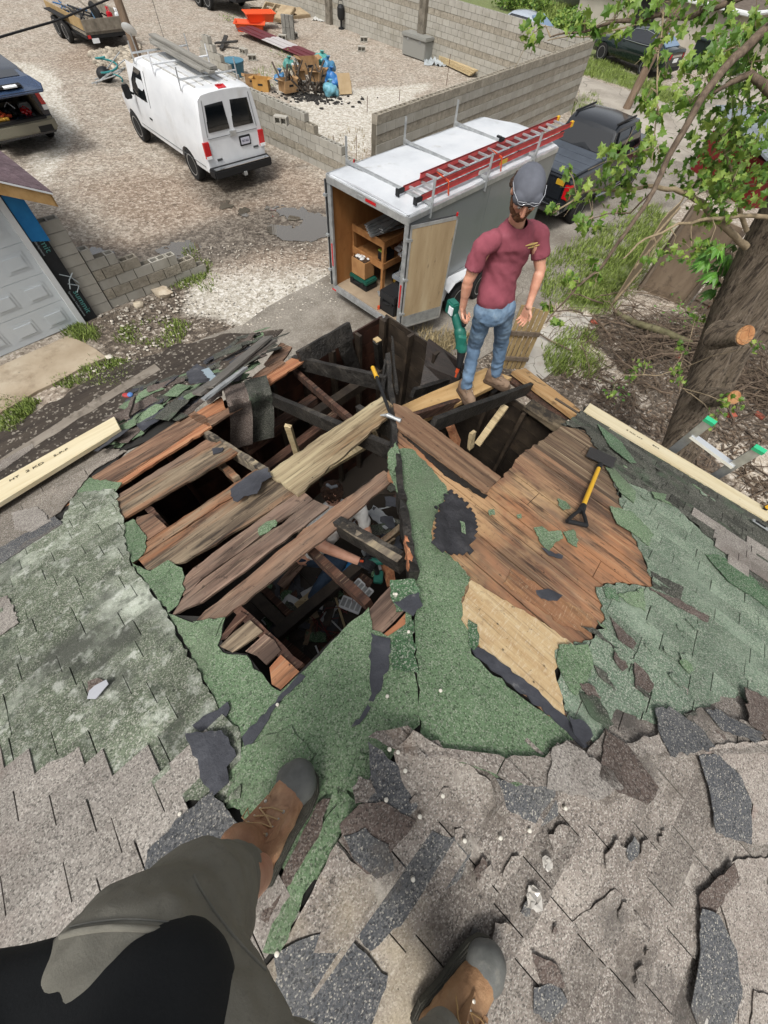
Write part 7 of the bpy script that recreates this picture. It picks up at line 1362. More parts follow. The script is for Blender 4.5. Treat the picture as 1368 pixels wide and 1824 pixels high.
for i, (p, lb) in enumerate((((975, 1538), 'crumpled clear plastic scrap on grey shingles between the shingle piles'), ((950, 1600), 'larger crumpled clear plastic wrapper right of the right boot'), ((1255, 1820), 'white plastic scrap in the fold of the dark curled shingle'))):
    t = thing('plastic_scrap', lb, 'wrapper', R(3, *p, .03)); mb = MB(); s = (.016, .024, .016)[i]; mb.ell(R(3, *p, .04), (s, s*1.3, s*.35), 10, 6); r2 = random.Random(i)
    for k in range(len(mb.v)): mb.v[k] = mb.v[k]+V([r2.uniform(-1, 1)*s*.35 for _ in range(3)])
    mb.build('film', flat('clear_film', 'c9c4bb', .15, spec=1), t)
cu = flat('candy_red', 'b9403f', .5); t = thing('litter', 'small red and blue crumpled wrapper at the upper left eave', 'wrapper', R(1, 228, 703, .1)); MB().ell(R(1, 226, 704, .1), (.05, .03, .02)).build('wrapper', cu, t); MB().ell(R(1, 232, 703, .11), (.03, .03, .02)).build('wrapper', flat('candy_blue', '5a86c9', .5), t)
# ================= PEOPLE =================
skin = mat('skin', [(.3, 'b98068'), (.55, 'cf9b82'), (.8, 'dcae97')], scale=9, rough=.5, bump=.15, bscale=120, bdist=.002, k=.85)
for m_ in (skin,): m_.node_tree.nodes['Principled BSDF'].inputs['Subsurface Weight'].default_value = .08
def hand(mb, wr, fwd, nrm, side, curl=.5, s=1.0, thumb=.6):
    """wr wrist, fwd direction of the hand, nrm palm normal, side: direction of the thumb"""
    f = V(fwd).normalized(); n = V(nrm); n = (n-f*n.dot(f)).normalized(); t = V(side); t = (t-f*t.dot(f)-n*t.dot(n)).normalized(); wr = V(wr)
    for k in range(4):
        o = t*(.03-.02*k)*s; mb.caps(wr+o*.6, wr+f*.085*s+o, .014*s, .0115*s, 10)
    for k, L_ in enumerate((.072, .08, .075, .06)):
        p = wr+f*.088*s+t*(.031-.0205*k)*s; a = curl*(.6+.12*k)
        for j, fr_ in enumerate((.45, .3, .25)):
            d = f*math.cos(a)+n*math.sin(a)+t*(.06-.04*k); d.normalize(); q = p+d*L_*fr_*s; mb.caps(p, q, (.0092-.0008*j)*s, (.0085-.0009*j)*s, 10); p = q; a += curl*(.9+.2*j)
    p = wr+f*.028*s+t*.024*s; d = (f*.55+t*.7+n*.35*thumb).normalized(); q = p+d*.042*s; mb.caps(p, q, .0125*s, .0105*s, 10); d2 = (f*.9+t*.15+n*.6*thumb).normalized(); mb.caps(q, q+d2*.032*s, .0105*s, .009*s, 10)
def wr_noise(sc, amp, str_=(1, 1, 1)):
    return lambda c, n: amp*(noise.noise(V((c.x*sc*str_[0], c.y*sc*str_[1], c.z*sc*str_[2])))+.5*noise.noise(V((c.x*sc*2.3*str_[0], c.y*sc*2.3, c.z*sc*2.1*str_[2]))))
def boot(par, toe, dirv, nrm, upm, capm, solem, L_=.3, shaft=.2, lace='d9b98a', seed=1, tall=None):
    x = (V(dirv)-V(nrm)*V(dirv).dot(V(nrm))).normalized(); z = V(nrm).normalized(); y = z.cross(x); k = L_/.3
    M = Matrix(((x.x*k, y.x*k*1.26, z.x*k, 0), (x.y*k, y.y*k*1.26, z.y*k, 0), (x.z*k, y.z*k*1.26, z.z*k, 0), (0, 0, 0, 1))); o = V(toe)-x*L_; M.translation = o
    def T(p): return M @ V(p)
    def bl(prims, name, m_, parent, vox=.005, sm=3, disp=None):
        mb = MB()
        for pr in prims: mb.caps(T(pr[0]), T(pr[1]), pr[2]*k*1.17, pr[3]*k*1.17, 18)
        return blob(mb, name, m_, parent, vox, sm, disp)
    b = bl([((.05, .0, .055), (.09, 0, .07), .04, .042), ((.09, .0, .066), (.16, .004, .066), .046, .047), ((.16, 0, .062), (.235, .002, .05), .048, .043), ((.05, 0, .06), (.055, 0, shaft), .043, .047), ((.075, 0, .08), (.075, 0, shaft), .04, .044), ((.11, 0, .07), (.08, 0, .14), .046, .042)], 'boot', upm, par, disp=wr_noise(30, .0022))
    out = [(.0, -.02), (.02, -.036), (.08, -.038), (.14, -.042), (.2, -.052), (.25, -.05), (.285, -.035), (.303, -.008), (.3, .018), (.28, .038), (.24, .047), (.18, .045), (.12, .036), (.05, .036), (.01, .024)]
    mb = MB(); mb.slab([T((a, c*1.06, .034)) for a, c in out], T((0, 0, 0))-T((0, 0, .034))); mb.build('sole', solem, b, bevel=.004, smooth=40)
    mb = MB(); mb.slab([T((a*1.01-.001, c*1.12, .024)) for a, c in out], T((0, 0, 0))-T((0, 0, .012))); mb.build('sole_welt', solem, b)
    if capm:
        bl([((.262, .0, .045), (.262, .002, .045), .044, .044), ((.248, -.012, .044), (.248, .014, .044), .043, .043), ((.235, .0, .045), (.25, .0, .045), .05, .048)], 'toe_cap', capm, b, sm=4)
    else: mb = MB(); mb.tube([T((.215+.018*math.cos(a), .045*math.sin(a), .062+.032*math.cos(a))) for a in [q*.2-1.5 for q in range(16)]], .0012*k, 5).build('seam', solem, b)
    lm_ = flat('lace_'+lace, lace, .7); em_ = flat('eyelet', 'cfc9bb', .3, .6)
    # tongue, facings, laces across the instep
    mb = MB()
    for s in (1, -1): mb.slab([T((.185, s*.012, .112)), T((.19, s*.032, .104)), T((.12, s*.038, .125)), T((.105, s*.036, .165)), T((.1, s*.02, .17)), T((.125, s*.014, .135))], T((0, 0, 0))-T((.0, 0, .006)))
    mb.build('facing', upm, b)
    mb = MB(); me_ = MB(); pts = [(.175, .113), (.155, .122), (.135, .134), (.118, .152)]
    for i, (px_, pz) in enumerate(pts):
        for s in (1, -1): me_.lathe(T((px_, s*.026, pz-.0)), [(.0045*k, -.002), (.0045*k, .0025), (.001, .003)], 10)
        nx_ = pts[min(i+1, 3)]
        mb.tube([T((px_, -.026, pz+.003)), T((px_-.004, 0, pz+.011)), T((nx_[0], .026, nx_[1]+.003))], .0021*k, 6)
        if i % 2: mb.tube([T((px_, .026, pz+.003)), T((px_-.006, 0, pz+.012)), T((nx_[0], -.026, nx_[1]+.003))], .0021*k, 6)
    mb.tube([T((.118, .02, .16)), T((.12, .05, .14)), T((.14, .06, .11)), T((.13, .045, .12))], .0021*k, 6); mb.build('lace', lm_, b, smooth=60); me_.build('eyelets', em_, b, smooth=40)
    return b
def onsurf(px, py, o):       # hit the mesh along the pixel ray
    inv = (o.parent.matrix_basis if o.parent else Matrix()).inverted(); hit, loc, nor, _ = o.ray_cast(inv @ C0, (inv.to_3x3() @ ray(px, py)).normalized())
    return (inv.inverted() @ loc, nor) if hit else (None, None)
# ---------- standing man in the red t-shirt ----------
J = {k: G(*v) for k, v in dict(Rsh=(866, 422, 4.33), Rel=(834, 500, 4.05), Rwr=(824, 548, 3.83), Lsh=(962, 400, 4.33), Lel=(963, 480, 4.07), Lwr=(942, 545, 3.84), neck=(930, 396, 4.40), pel=(882, 548, 3.80), Rhip=(864, 552, 3.78), Lhip=(899, 548, 3.78), Rkn=(846, 614, 3.36), Lkn=(893, 609, 3.36), Ran=(829, 690, 2.97), Lan=(881, 668, 2.98)).items()}
J['neck'] = (J['Rsh']+J['Lsh'])/2+V((0, 0, .055))
man = thing('person', 'standing man in a dusty red t-shirt, blue jeans and grey cap holding a green saw', 'person', (J['pel'].x, J['pel'].y, 2.87))
hl = (J['Lsh']-J['Rsh']); hl.z = 0; hl.normalize(); hf_ = V((hl.y, -hl.x, 0))      # left, forward
hc = G(938, 343, 4.60); fh_ = (hf_*.85-hl*.5).normalized(); fw = (fh_+V((0, 0, -.8))).normalized(); lf = V((-fh_.y, fh_.x, 0)); uph = fw.cross(lf)*-1
if uph.z < 0: uph = -uph
HM = Matrix(((lf.x, fw.x, uph.x, hc.x), (lf.y, fw.y, uph.y, hc.y), (lf.z, fw.z, uph.z, hc.z), (0, 0, 0, 1))) @ Matrix.Diagonal((1.12, 1.06, .96, 1))
def Hh(x, y, z): return HM @ V((x, y, z))
HR = HM.to_3x3()
mb = MB()
mb.ell(Hh(0, -.01, .02), (.076, .095, .1), 20, 14, HR); mb.ell(Hh(0, .035, -.03), (.06, .055, .075), 18, 12, HR); mb.ell(Hh(0, .055, -.085), (.034, .032, .03), 14, 10, HR)
mb.caps(Hh(0, .088, .015), Hh(0, .112, -.03), .009, .015, 12); mb.ell(Hh(0, .098, -.034), (.02, .012, .011), 10, 8, HR)
for s in (1, -1): mb.ell(Hh(s*.03, .072, .022), (.022, .015, .011), 10, 8, HR); mb.ell(Hh(s*.043, .062, -.02), (.022, .022, .02), 10, 8, HR); mb.ell(Hh(s*.079, -.008, -.005), (.011, .022, .034), 10, 8, HR)
mb.caps(Hh(-.02, .088, -.062), Hh(.02, .088, -.062), .008, .008, 8)
mb.caps(Hh(0, -.02, -.06), J['neck']-V((0, 0, .02)), .054, .06, 16)
chest = (J['Rsh']+J['Lsh'])/2-V((0, 0, .06)); belly = J['pel']+V((0, 0, .16))
mb.chain([(J['Rsh']+J['Lsh'])/2-V((0, 0, .05)), G(911, 434, 4.24), G(896, 476, 4.07), G(884, 528, 3.87)], [.07, .07, .065, .065])
mb.caps(J['Rhip'], J['Lhip'], .06, .06, 16)
mb.chain([J['Rsh']-V((0, 0, .03))+hl*.04, J['Rel'], J['Rwr']], [.052, .04, .027]); mb.caps(J['Rsh'].lerp(J['Rel'], .35), J['Rsh'].lerp(J['Rel'], .8), .047, .043); mb.caps(J['Rel'].lerp(J['Rwr'], .15), J['Rel'].lerp(J['Rwr'], .5), .043, .037)
mb.chain([J['Lsh']-V((0, 0, .03))-hl*.04, J['Lel'], J['Lwr']], [.052, .04, .027]); mb.caps(J['Lsh'].lerp(J['Lel'], .35), J['Lsh'].lerp(J['Lel'], .8), .047, .043); mb.caps(J['Lel'].lerp(J['Lwr'], .15), J['Lel'].lerp(J['Lwr'], .5), .043, .037)
mb.chain([J['Rhip'], J['Rkn'], J['Ran']], [.08, .055, .04]); mb.chain([J['Lhip'], J['Lkn'], J['Lan']], [.08, .055, .04])
rd = (G(826, 566, 3.74)-J['Rwr']).normalized(); hand(mb, J['Rwr'], rd, hl*.4+hf_*.5, hf_, curl=1.25, s=1.05, thumb=1.2)
ldv = (G(934, 565, 3.74)-J['Lwr']).normalized(); hand(mb, J['Lwr'], ldv, -hl*.9+hf_*.2, hf_, curl=.55, s=1.05)
mbody = blob(mb, 'body', skin, man, .0046, 3)
shm_ = mat('tshirt_red', [(.3, '6f3540'), (.55, '8b4753'), (.8, '9d5763')], scale=3, rough=.9, bump=.5, bscale=14, bdist=.012, k=.9, over=[('noise', 2.5, .58, .75, 'a36973', .5)])
mb = MB(); nk = J['neck']-V((0, 0, .015)); SM = (J['Rsh']+J['Lsh'])/2; TR = [(SM+V((0, 0, .065)), .07, .066), (SM+V((0, 0, .045)), .11, .078), (SM+V((0, 0, .01)), .17, .09), ((911, 432, 4.25), .187, .115), ((905, 452, 4.16), .183, .12), ((896, 476, 4.07), .172, .115), ((888, 503, 3.97), .168, .112), ((884, 528, 3.87), .172, .118), ((883, 540, 3.80), .178, .128), ((882, 552, 3.74), .18, .13)]
def eloft(mb, st, n=26):
    b = len(mb.v); st = [(q if isinstance(q, V) else G(*q), rx, ry) for q, rx, ry in st]
    mb.add([c+hl*rx*math.cos(q*2*math.pi/n)+hf_*ry*math.sin(q*2*math.pi/n) for c, rx, ry in st for q in range(n)], [(k*n+i, k*n+(i+1) % n, k*n+n+(i+1) % n, k*n+n+i) for k in range(len(st)-1) for i in range(n)]+[tuple(range(n)), tuple((len(st)-1)*n+i for i in range(n))])
eloft(mb, TR)
for s, sh_ in ((-1, J['Rsh']), (1, J['Lsh'])):
    el = J['Rel'] if s < 0 else J['Lel']; mb.caps(sh_-hl*s*.065-V((0, 0, .03)), sh_.lerp(el, .25), .07, .068, 18); mb.caps(sh_.lerp(el, .2), sh_.lerp(el, .62), .064, .069, 18)

shirt = blob(mb, 't_shirt', shm_, man, .007, 11, disp=lambda c, n: .011*noise.noise(V((c.x*8+c.z*8, c.y*8, c.z*9)))+.006*noise.noise(V((c.x*20+c.z*16, c.y*20, c.z*16)))+.0045*math.sin(26*(c.z*.8+.5*c.x)+4*noise.noise(c*5))*max(0, min(1, (-.0+(4.25-2.87)-c.z)*6)))
# flatten hem and sleeve ends: cut planes
def planecut(o, par, pts_norm):
    bm = bmesh.new(); bm.from_mesh(o.data); inv = par.matrix_basis.inverted() if par else Matrix()
    for p, n in pts_norm: 
        g = bm.verts[:]+bm.edges[:]+bm.faces[:]; bmesh.ops.bisect_plane(bm, geom=g, plane_co=inv @ V(p), plane_no=V(n), clear_outer=True, dist=1e-5)
    bm.to_mesh(o.data); bm.free(); o.data.update()
planecut(shirt, man, [(J['pel']+V((0, 0, -.045)), (0, 0, -1))])
bm = bmesh.new(); bm.from_mesh(shirt.data); inv = man.matrix_basis.inverted(); dl_ = []
for s, sh_, el in ((-1, J['Rsh'], J['Rel']), (1, J['Lsh'], J['Lel'])):
    c_ = inv @ sh_.lerp(el, .74); n_ = (el-sh_).normalized()
    dl_ += [v for v in bm.verts if (v.co-c_).dot(n_) > 0 and (v.co-c_-n_*.04).length < .1 and (v.co-inv@J['pel']).length > .2]
nkc = inv @ (J['neck']+V((0, 0, .045))+hf_*.02); dl_ += [v for v in bm.verts if (v.co-nkc).length < .078]
bmesh.ops.delete(bm, geom=list(set(dl_)), context='VERTS'); bm.to_mesh(shirt.data); bm.free()
so_ = shirt.modifiers.new('t', 'SOLIDIFY'); so_.thickness = .004; so_.offset = -1; evald(shirt)
q = chest+hf_*.12; lp = G(947, 437, 4.2)
lg = flat('logo_tan', 'b39a5e', .8, k=.9)
bpy.context.view_layer.update(); mb = MB()
for q0, q1 in (((936, 438), (958, 432)), ((940, 442), (961, 436))):
    ps_ = [onsurf(q0[0]+(q1[0]-q0[0])*k/6, q0[1]+(q1[1]-q0[1])*k/6, shirt)[0] for k in range(7)]; ps_ = [p+hf_*.001 for p in ps_ if p is not None]
    if len(ps_) > 2: mb.tube(ps_, [.003+.005*math.sin(math.pi*k/(len(ps_)-1)) for k in range(len(ps_))], 6)
mb.build('chest_print', lg, shirt, smooth=60)
jm = mat('denim', [(.25, '475c72'), (.5, '67809a'), (.75, '92a8b9')], scale=3.5, rough=.85, bump=.6, bscale=14, bdist=.012, k=.85, over=[('noise', 5, .55, .7, '3a5268', .6), ('noise', 3, .6, .75, 'a8bccb', .5), ('noise', 7, .64, .72, '6d6658', .5)])
mb = MB()
for hp2, kn, an in ((J['Rhip'], J['Rkn'], J['Ran']), (J['Lhip'], J['Lkn'], J['Lan'])): mb.caps(hp2, kn, .09, .068, 20); mb.caps(kn, an+V((0, 0, .06)), .068, .054, 20); mb.caps(an+V((0, 0, .1)), an+V((0, 0, .03)), .055, .058, 18)
eloft(mb, [((885, 524, 3.89), .15, .1), ((883, 548, 3.79), .165, .112), ((880, 564, 3.72), .15, .1), ((878, 574, 3.68), .1, .065)])
jeans = blob(mb, 'jeans', jm, man, .006, 5, disp=lambda c, n: .008*noise.noise(V((c.x*10, c.y*10, c.z*16)))+.004*noise.noise(c*30)+.006*math.sin(c.z*60+6*noise.noise(c*7))*max(0, 1-c.z*2.0))
bl_ = mat('boot_suede', [(.3, '6b5747'), (.6, '8a7461'), (.8, 'a08b78')], scale=8, rough=.85, bump=.4, k=.9); bs_ = flat('sole_brown', '5e4c3d', .7)
for an, toe in ((J['Ran'], G(838, 716, 2.9)), (J['Lan'], G(905, 690, 2.9))):
    d = V((toe.x-an.x, toe.y-an.y, 0)).normalized(); boot(man, V((an.x, an.y, 2.872))+d*.2, d, (0, 0, 1), bl_, None, bs_, L_=.29, shaft=.13, lace='8f7d68')
capm = mat('cap_grey', [(.3, '4c4f57'), (.6, '62656e'), (.8, '767982')], scale=5, rough=.85, bump=.2, k=.9)
mb = MB(); mb.ell(Hh(0, -.02, .038), (.09, .112, .088), 24, 16, HR); mb.caps(Hh(-.045, .05, .04), Hh(.045, .05, .04), .045, .045, 14)
cp = blob(mb, 'cap', capm, man, .005, 3); planecut(cp, man, [(Hh(0, 0, .012), tuple(-(HR @ V((0, -.15, 1)))))])
MB().tube([Hh(.088*math.sin(a), -.02+.1*math.cos(a), .035+.01*math.cos(a)) for a in [k*.25-3.2 for k in range(27)]], .005, 6).build('cap_seam', capm, cp)
hrm = mat('hair_brown', [(.3, '2f2119'), (.7, '5a3f2d')], scale=30, rough=.7, bump=1, bscale=90); brd = mat('beard', [(.3, '5a3a26'), (.7, '8a5f41')], scale=30, rough=.8, bump=1, bscale=110)
mb = MB()
for s in (1, -1): mb.caps(Hh(s*.066, -.01, .0), Hh(s*.064, .0, -.03), .02, .015, 10); mb.ell(Hh(s*.078, -.045, .0), (.026, .032, .03), 10, 8, HR)
mb.caps(Hh(-.05, -.09, -.01), Hh(.05, -.09, -.01), .03, .03, 10); blob(mb, 'hair', hrm, man, .004, 1, disp=wr_noise(90, .006))
mb = MB()
for s in (1, -1): mb.chain([Hh(s*.062, .01, -.045), Hh(s*.05, .045, -.085), Hh(s*.02, .075, -.11)], [.016, .02, .022], 10)
mb.caps(Hh(-.022, .092, -.05), Hh(.022, .092, -.05), .008, .008, 8); mb.caps(Hh(-.015, .082, -.1), Hh(.015, .082, -.1), .026, .026, 10); mb.caps(Hh(0, .092, -.08), Hh(0, .085, -.12), .018, .02); blob(mb, 'beard', brd, man, .0035, 1, disp=wr_noise(120, .004))
mb = MB()
for s in (1, -1): mb.caps(Hh(s*.018, .086, .016), Hh(s*.046, .075, .018), .0055, .004, 8)
mb.build('eyebrow', hrm, man, smooth=60)
for s in (1, -1): MB().ell(Hh(s*.03, .081, -.002), (.012, .008, .006), 12, 8, HR).build('eye', flat('eye_white', 'd9cfc6', .2), man, smooth=180); MB().ell(Hh(s*.03, .0885, -.003), (.005, .002, .0045), 10, 6, HR).build('iris', flat('iris', '3a2a1e', .2), man, smooth=180)
gm_ = flat('safety_glass', '9aa0a8', .05, spec=1, bump=0)
mb = MB()
for s in (1, -1):
    r_o = [Hh(s*(.035+.026*math.cos(a*.4)), .1-.3*abs(.02*math.cos(a*.4)), .07+.015*math.sin(a*.4)) for a in range(17)]; mb.tube(r_o, .0018, 5); mb.tube([Hh(s*.06, .09, .072), Hh(s*.086, .04, .065), Hh(s*.094, -.02, .05)], .0022, 5)
mb.tube([Hh(-.01, .1, .072), Hh(0, .102, .078), Hh(.01, .1, .072)], .002, 5); gs = tag(mb.build('safety_glasses', flat('clear_frame', 'b9bcc2', .15, spec=1), smooth=60), 'clear safety glasses pushed up on the front of the grey cap', 'glasses')
# reciprocating saw in his right hand
saw = thing('reciprocating_saw', 'dark green cordless reciprocating saw hanging from the standing man\'s right hand', 'saw', G(820, 600, 3.6))
tg_ = mat('tool_teal', [(.3, '1d5a4e'), (.7, '2a7163')], scale=4, rough=.4, bump=.1, k=.9)
hd_ = J['Rwr']+rd*.085; up_ = (G(818, 640, 3.42)-G(814, 560, 3.72)).normalized()
MB().caps(hd_-hf_*.01-up_*.07, hd_+up_*.06, .018, .02, 12).build('handle', blk, saw, smooth=60)
b0 = G(806, 548, 3.78); MB().box(b0, (.075, .1, .11), hf_.to_track_quat('Y', 'Z').to_matrix()).build('battery', tg_, saw, bevel=.01); MB().box(b0-hl*.037+hf_*.03, (.012, .05, .06), hf_.to_track_quat('Y', 'Z').to_matrix()).build('battery_label', whtl, saw)
b1 = G(819, 590, 3.62); b2 = G(823, 622, 3.48); mb = MB().caps(b0+(b1-b0)*.35, b1, .034, .042, 14).caps(b1, b2, .05, .046, 14).box((b1+b2)/2, (.07, .1, .12)); blob(mb, 'motor_body', tg_, saw, .005, 3)
b3 = G(818, 652, 3.34); blob(MB().caps(b2, b3, .042, .026, 14), 'nose_boot', blk, saw, .005, 2); MB().caps(b2+hl*.03, b3+hl*.015, .014, .012, 8).build('grip', galv, saw, smooth=60)
MB().beam(b3, G(813, 664, 3.27), .03, .012).build('blade_shoe', orange, saw); MB().beam(b3, G(811, 672, 3.22), .018, .002).build('blade', orange, saw)
# ---------- second man working below ----------
skin2 = mat('skin_painted_lit', [(.3, 'c98f76'), (.7, 'e2b298')], scale=9, rough=.5, bump=.1, k=1)  # second man's skin colour brightened to stand in for light in the dim opening
mn2 = thing('person', 'dark haired man in a white t-shirt and black gloves bending inside the roof opening', 'person', G(570, 960, 2.15))
hd2 = G(592, 880, 2.93); mb = MB(); ls2 = G(556, 930, 2.74); rs2 = G(640, 905, 2.72); e1 = G(572, 972, 2.72); w1 = G(640, 1000, 2.66); e2 = G(655, 950, 2.55); w2 = G(658, 985, 2.55)
mb.ell(hd2, (.078, .09, .1), 18, 12); mb.caps(hd2, (ls2+rs2)/2, .055, .06)
mb.chain([ls2, e1, w1], [.06, .052, .036]); mb.chain([rs2, e2, w2], [.05, .04, .03]); pv2 = G(545, 985, 2.45); mb.caps((ls2+rs2)/2, pv2, .13, .12); mb.chain([pv2, G(600, 1000, 2.3), G(560, 1060, 2.2)], [.1, .075, .05])
blob(mb, 'body', skin2, mn2, .006, 3)
mb = MB(); mb.caps(ls2, rs2, .07, .07, 16); mb.caps((ls2+rs2)/2, pv2.lerp((ls2+rs2)/2, .2), .15, .14, 18); mb.caps(ls2, ls2.lerp(e1, .35), .068, .06, 14); mb.caps(rs2, rs2.lerp(e2, .6), .066, .058, 14); blob(mb, 't_shirt', mat('tshirt_white', [(.3, 'd2d0cc'), (.7, 'efeeea')], k=1, scale=4, rough=.9, bump=.6, bscale=16, bdist=.01), mn2, .008, 4, disp=wr_noise(16, .008))
mb = MB(); mb.caps(pv2, G(602, 1000, 2.32), .12, .09, 16); mb.caps(G(602, 1000, 2.32), G(560, 1062, 2.2), .085, .06, 16); blob(mb, 'jeans', mat('denim_dark', [(.3, '2c3c52'), (.7, '445a74')], scale=6, bump=.5), mn2, .008, 3, disp=wr_noise(18, .006))
mb = MB(); mb.ell(hd2+V((0, .01, .02)), (.09, .1, .09), 18, 12); blob(mb, 'hair', mat('hair_dark', [(.3, '2e211a'), (.7, '6b4f3e')], scale=30, bump=1, bscale=60, stretch=(1, 3, 1)), mn2, .005, 1, disp=wr_noise(45, .016))
tag(MB().tube([hd2+V((-.04, .02, .105)), hd2+V((0, -.01, .115)), hd2+V((.04, .02, .1))], .016, 8).build('sunglasses', gm_, smooth=60), 'sunglasses resting on top of the dark haired man\'s head', 'glasses')
mb = MB(); gd = (w1-e1).normalized(); mb.caps(w1-gd*.03, w1+gd*.01, .036, .036, 14); hand(mb, w1, gd, (0, 0, -1), (.3, .7, 0), curl=.8, s=1.15); blob(mb, 'glove', mat('glove_black', [(.3, '17181b'), (.7, '2a2b30')], scale=8, bump=.3, k=1), mn2, .005, 2)
mb = MB(); gd2 = (V(w2)-V(e2)).normalized(); mb.caps(w2-gd2*.02, w2+gd2*.01, .034, .034, 14); hand(mb, w2, gd2, (0, 0, -1), (-.5, .5, 0), curl=.9, s=1.1); blob(mb, 'glove', MATS['glove_black'], mn2, .005, 2)
MB().box(w1+V((.02, -.01, .038)), (.03, .02, .006)).build('glove_tag', orange, mn2)
dl2 = thing('cordless_drill', 'green cordless driver held in the gloved hands inside the roof opening', 'drill', G(672, 995, 2.6)); MB().caps(G(655, 1000, 2.6), G(682, 1000, 2.6), .035, .03, 14).build('motor_body', tg_, dl2, smooth=60); MB().tube([G(668, 1003, 2.6), G(672, 1022, 2.5)], .022, 10).build('handle', blk, dl2, smooth=60); MB().box(G(674, 1028, 2.46), (.08, .11, .06)).build('battery', tg_, dl2, bevel=.008); MB().tube([G(682, 1000, 2.6), G(694, 1002, 2.6)], [.016, .006], 10).build('chuck', blk, dl2, smooth=60)
# things on the ceiling boards around him
def low(nm, lb, cat, px, py, z, size, m_, rz=0, tl=0, bev=0):
    t = thing(nm, lb, cat, G(px, py, z), rz); o = MB().box((0, 0, size[2]/2), size, Matrix.Rotation(tl, 3, 'X')).build(nm+'_body' if nm != 'plank' else 'board', m_, t, world=False, bevel=bev); return t
lt = low('blue_toolbox', 'bright blue plastic box behind the joist beside the kneeling man', 'toolbox', 606, 1022, 2.2, (.3, .12, .08), MATS['blue_tarp'], rad(50), 0, .01); MB().box((0, 0, .085), (.12, .03, .02)).build('handle', blk, lt, world=False)
lt = low('level', 'yellow and tan spirit level lying in the roof opening under the joist', 'level', 568, 1052, 2.16, (.5, .07, .05), pale, rad(48)); MB().box((.05, 0, .055), (.05, .05, .004)).build('yellow_vial', ysh, lt, world=False)
for i, (px, py, lb) in enumerate(((645, 1050, 'white plastic organiser tray with pockets, upper one in the roof opening'), (625, 1078, 'white plastic organiser tray with pockets, lower one beside the dark joist'))):
    lt = low('organiser_tray', lb, 'tray', px, py, 2.16, (.2, .12, .025), whtl, rad(-35+20*i), 0, .005)
    for a in range(4): MB().box((-.07+.047*a, 0, .027), (.034, .08, .004)).build('pocket', galv, lt, world=False)
for i, (a, b, w_, m_, lb) in enumerate((((598, 1065), (615, 1120), .02, pale, 'short pale dowel lying in the lower roof opening beside the tray'), ((575, 1090), (610, 1125), .012, galv, 'thin grey rod lying in the lower roof opening'), ((562, 1150), (572, 1175), .014, whtl, 'small white rod near the bottom edge of the opening'))):
    tag(MB().beam(G(*a, 2.17), G(*b, 2.17), w_, .012).build('rod', m_), lb, 'rod')
lt = thing('plank_offcut', 'short pinkish board offcut lying among debris left of the kneeling man', 'board', G(520, 1030, 2.2)); MB().beam(G(500, 1045, 2.2), G(538, 1000, 2.22), .09, .02, n=4, jit=.003).build('board', pinkw, lt)
lt = thing('plank_offcut', 'orange brown board standing at the right of the drill under the green edge', 'board', G(690, 1010, 2.4)); MB().slab([G(672, 985, 2.45), G(700, 998, 2.5), G(705, 1040, 2.4), G(690, 1045, 2.35)], (0, 0, -.02)).build('board', orw, lt)
r = random.Random(77); lt = thing('debris', 'dark broken shingles, wire and splinters strewn on the sooty ceiling boards', 'debris', G(560, 1100, 2.14)); ds_ = [tar, greenD, burnt, inn2, darkS, tar, greyw, galv]
for i in range(95):
    px, py = r.choice(((r.uniform(470, 690), r.uniform(940, 1190)), (r.uniform(640, 715), r.uniform(860, 1000)), (r.uniform(480, 600), r.uniform(1000, 1130)))); p = G(px, py, 2.13+r.uniform(0, .06)); L1 = r.uniform(.04, .2); a = r.uniform(0, 3.14); d = V((math.cos(a), math.sin(a), r.uniform(-.2, .2)))*L1; s1 = V((-math.sin(a), math.cos(a), r.uniform(-.2, .2)))*r.uniform(.01, .08)
    MB().slab(rag([p-d-s1, p+d-s1*.7, p+d*.8+s1, p-d+s1], .04, .006, r), (0, 0, -.008)).build('scrap', ds_[i % 8], lt)
mb = MB()
for i in range(5): p = G(r.uniform(560, 640), r.uniform(1080, 1130), 2.17); mb.tube([p+V((.1*k*math.cos(i+k*.6), .08*k*math.sin(i+k*.5), .01*k)) for k in range(5)], .004, 5)
mb.build('wire', flat('wire_red', '7a3030', .5), lt)
# ---------- the photographer ----------
ph = thing('person', 'photographer seen from above in dark grey trousers, black shirt and brown leather boots', 'person', R(1, 470, 1560))
lea = mat('boot_leather', [(.25, '7a533c'), (.5, 'a4785a'), (.75, 'c29d7a')], scale=7, rough=.55, bump=.4, bscale=60, k=.85, over=[('noise', 9, .56, .7, 'a4714d', .6), ('noise', 4, .6, .72, '4f3122', .6)]); lea2 = mat('boot_leather_r', [(.25, '7a5a3c'), (.5, 'a17b58'), (.75, 'bd9a74')], scale=7, rough=.6, bump=.4, bscale=60, k=.85, over=[('noise', 9, .56, .7, '5b3c27', .6)])
rbm = mat('toe_rubber', [(.3, '50514e'), (.6, '6e6f6b'), (.8, '8a8982')], scale=9, rough=.6, bump=.2, bscale=50, k=.9, over=[('noise', 16, .6, .7, '8b887e', .5)]); slm = mat('sole_dark', [(.3, '2c2c27'), (.7, '4d4b42')], scale=10, bump=.6, k=.9)
ltoe = R(1, 552, 1366, .03); ld_ = (R(1, 545, 1380)-R(1, 468, 1550)).normalized(); bL = boot(ph, ltoe, ld_, FNORM(1), lea, rbm, slm, L_=.315, shaft=.2, lace='d6b384')
rtoe = R(3, 872, 1676, .045); rd_ = (R(3, 850, 1690)-R(3, 715, 1840)).normalized(); bR = boot(ph, rtoe, rd_, FNORM(3), lea2, rbm, slm, L_=.3, shaft=.2, lace='caa26c')
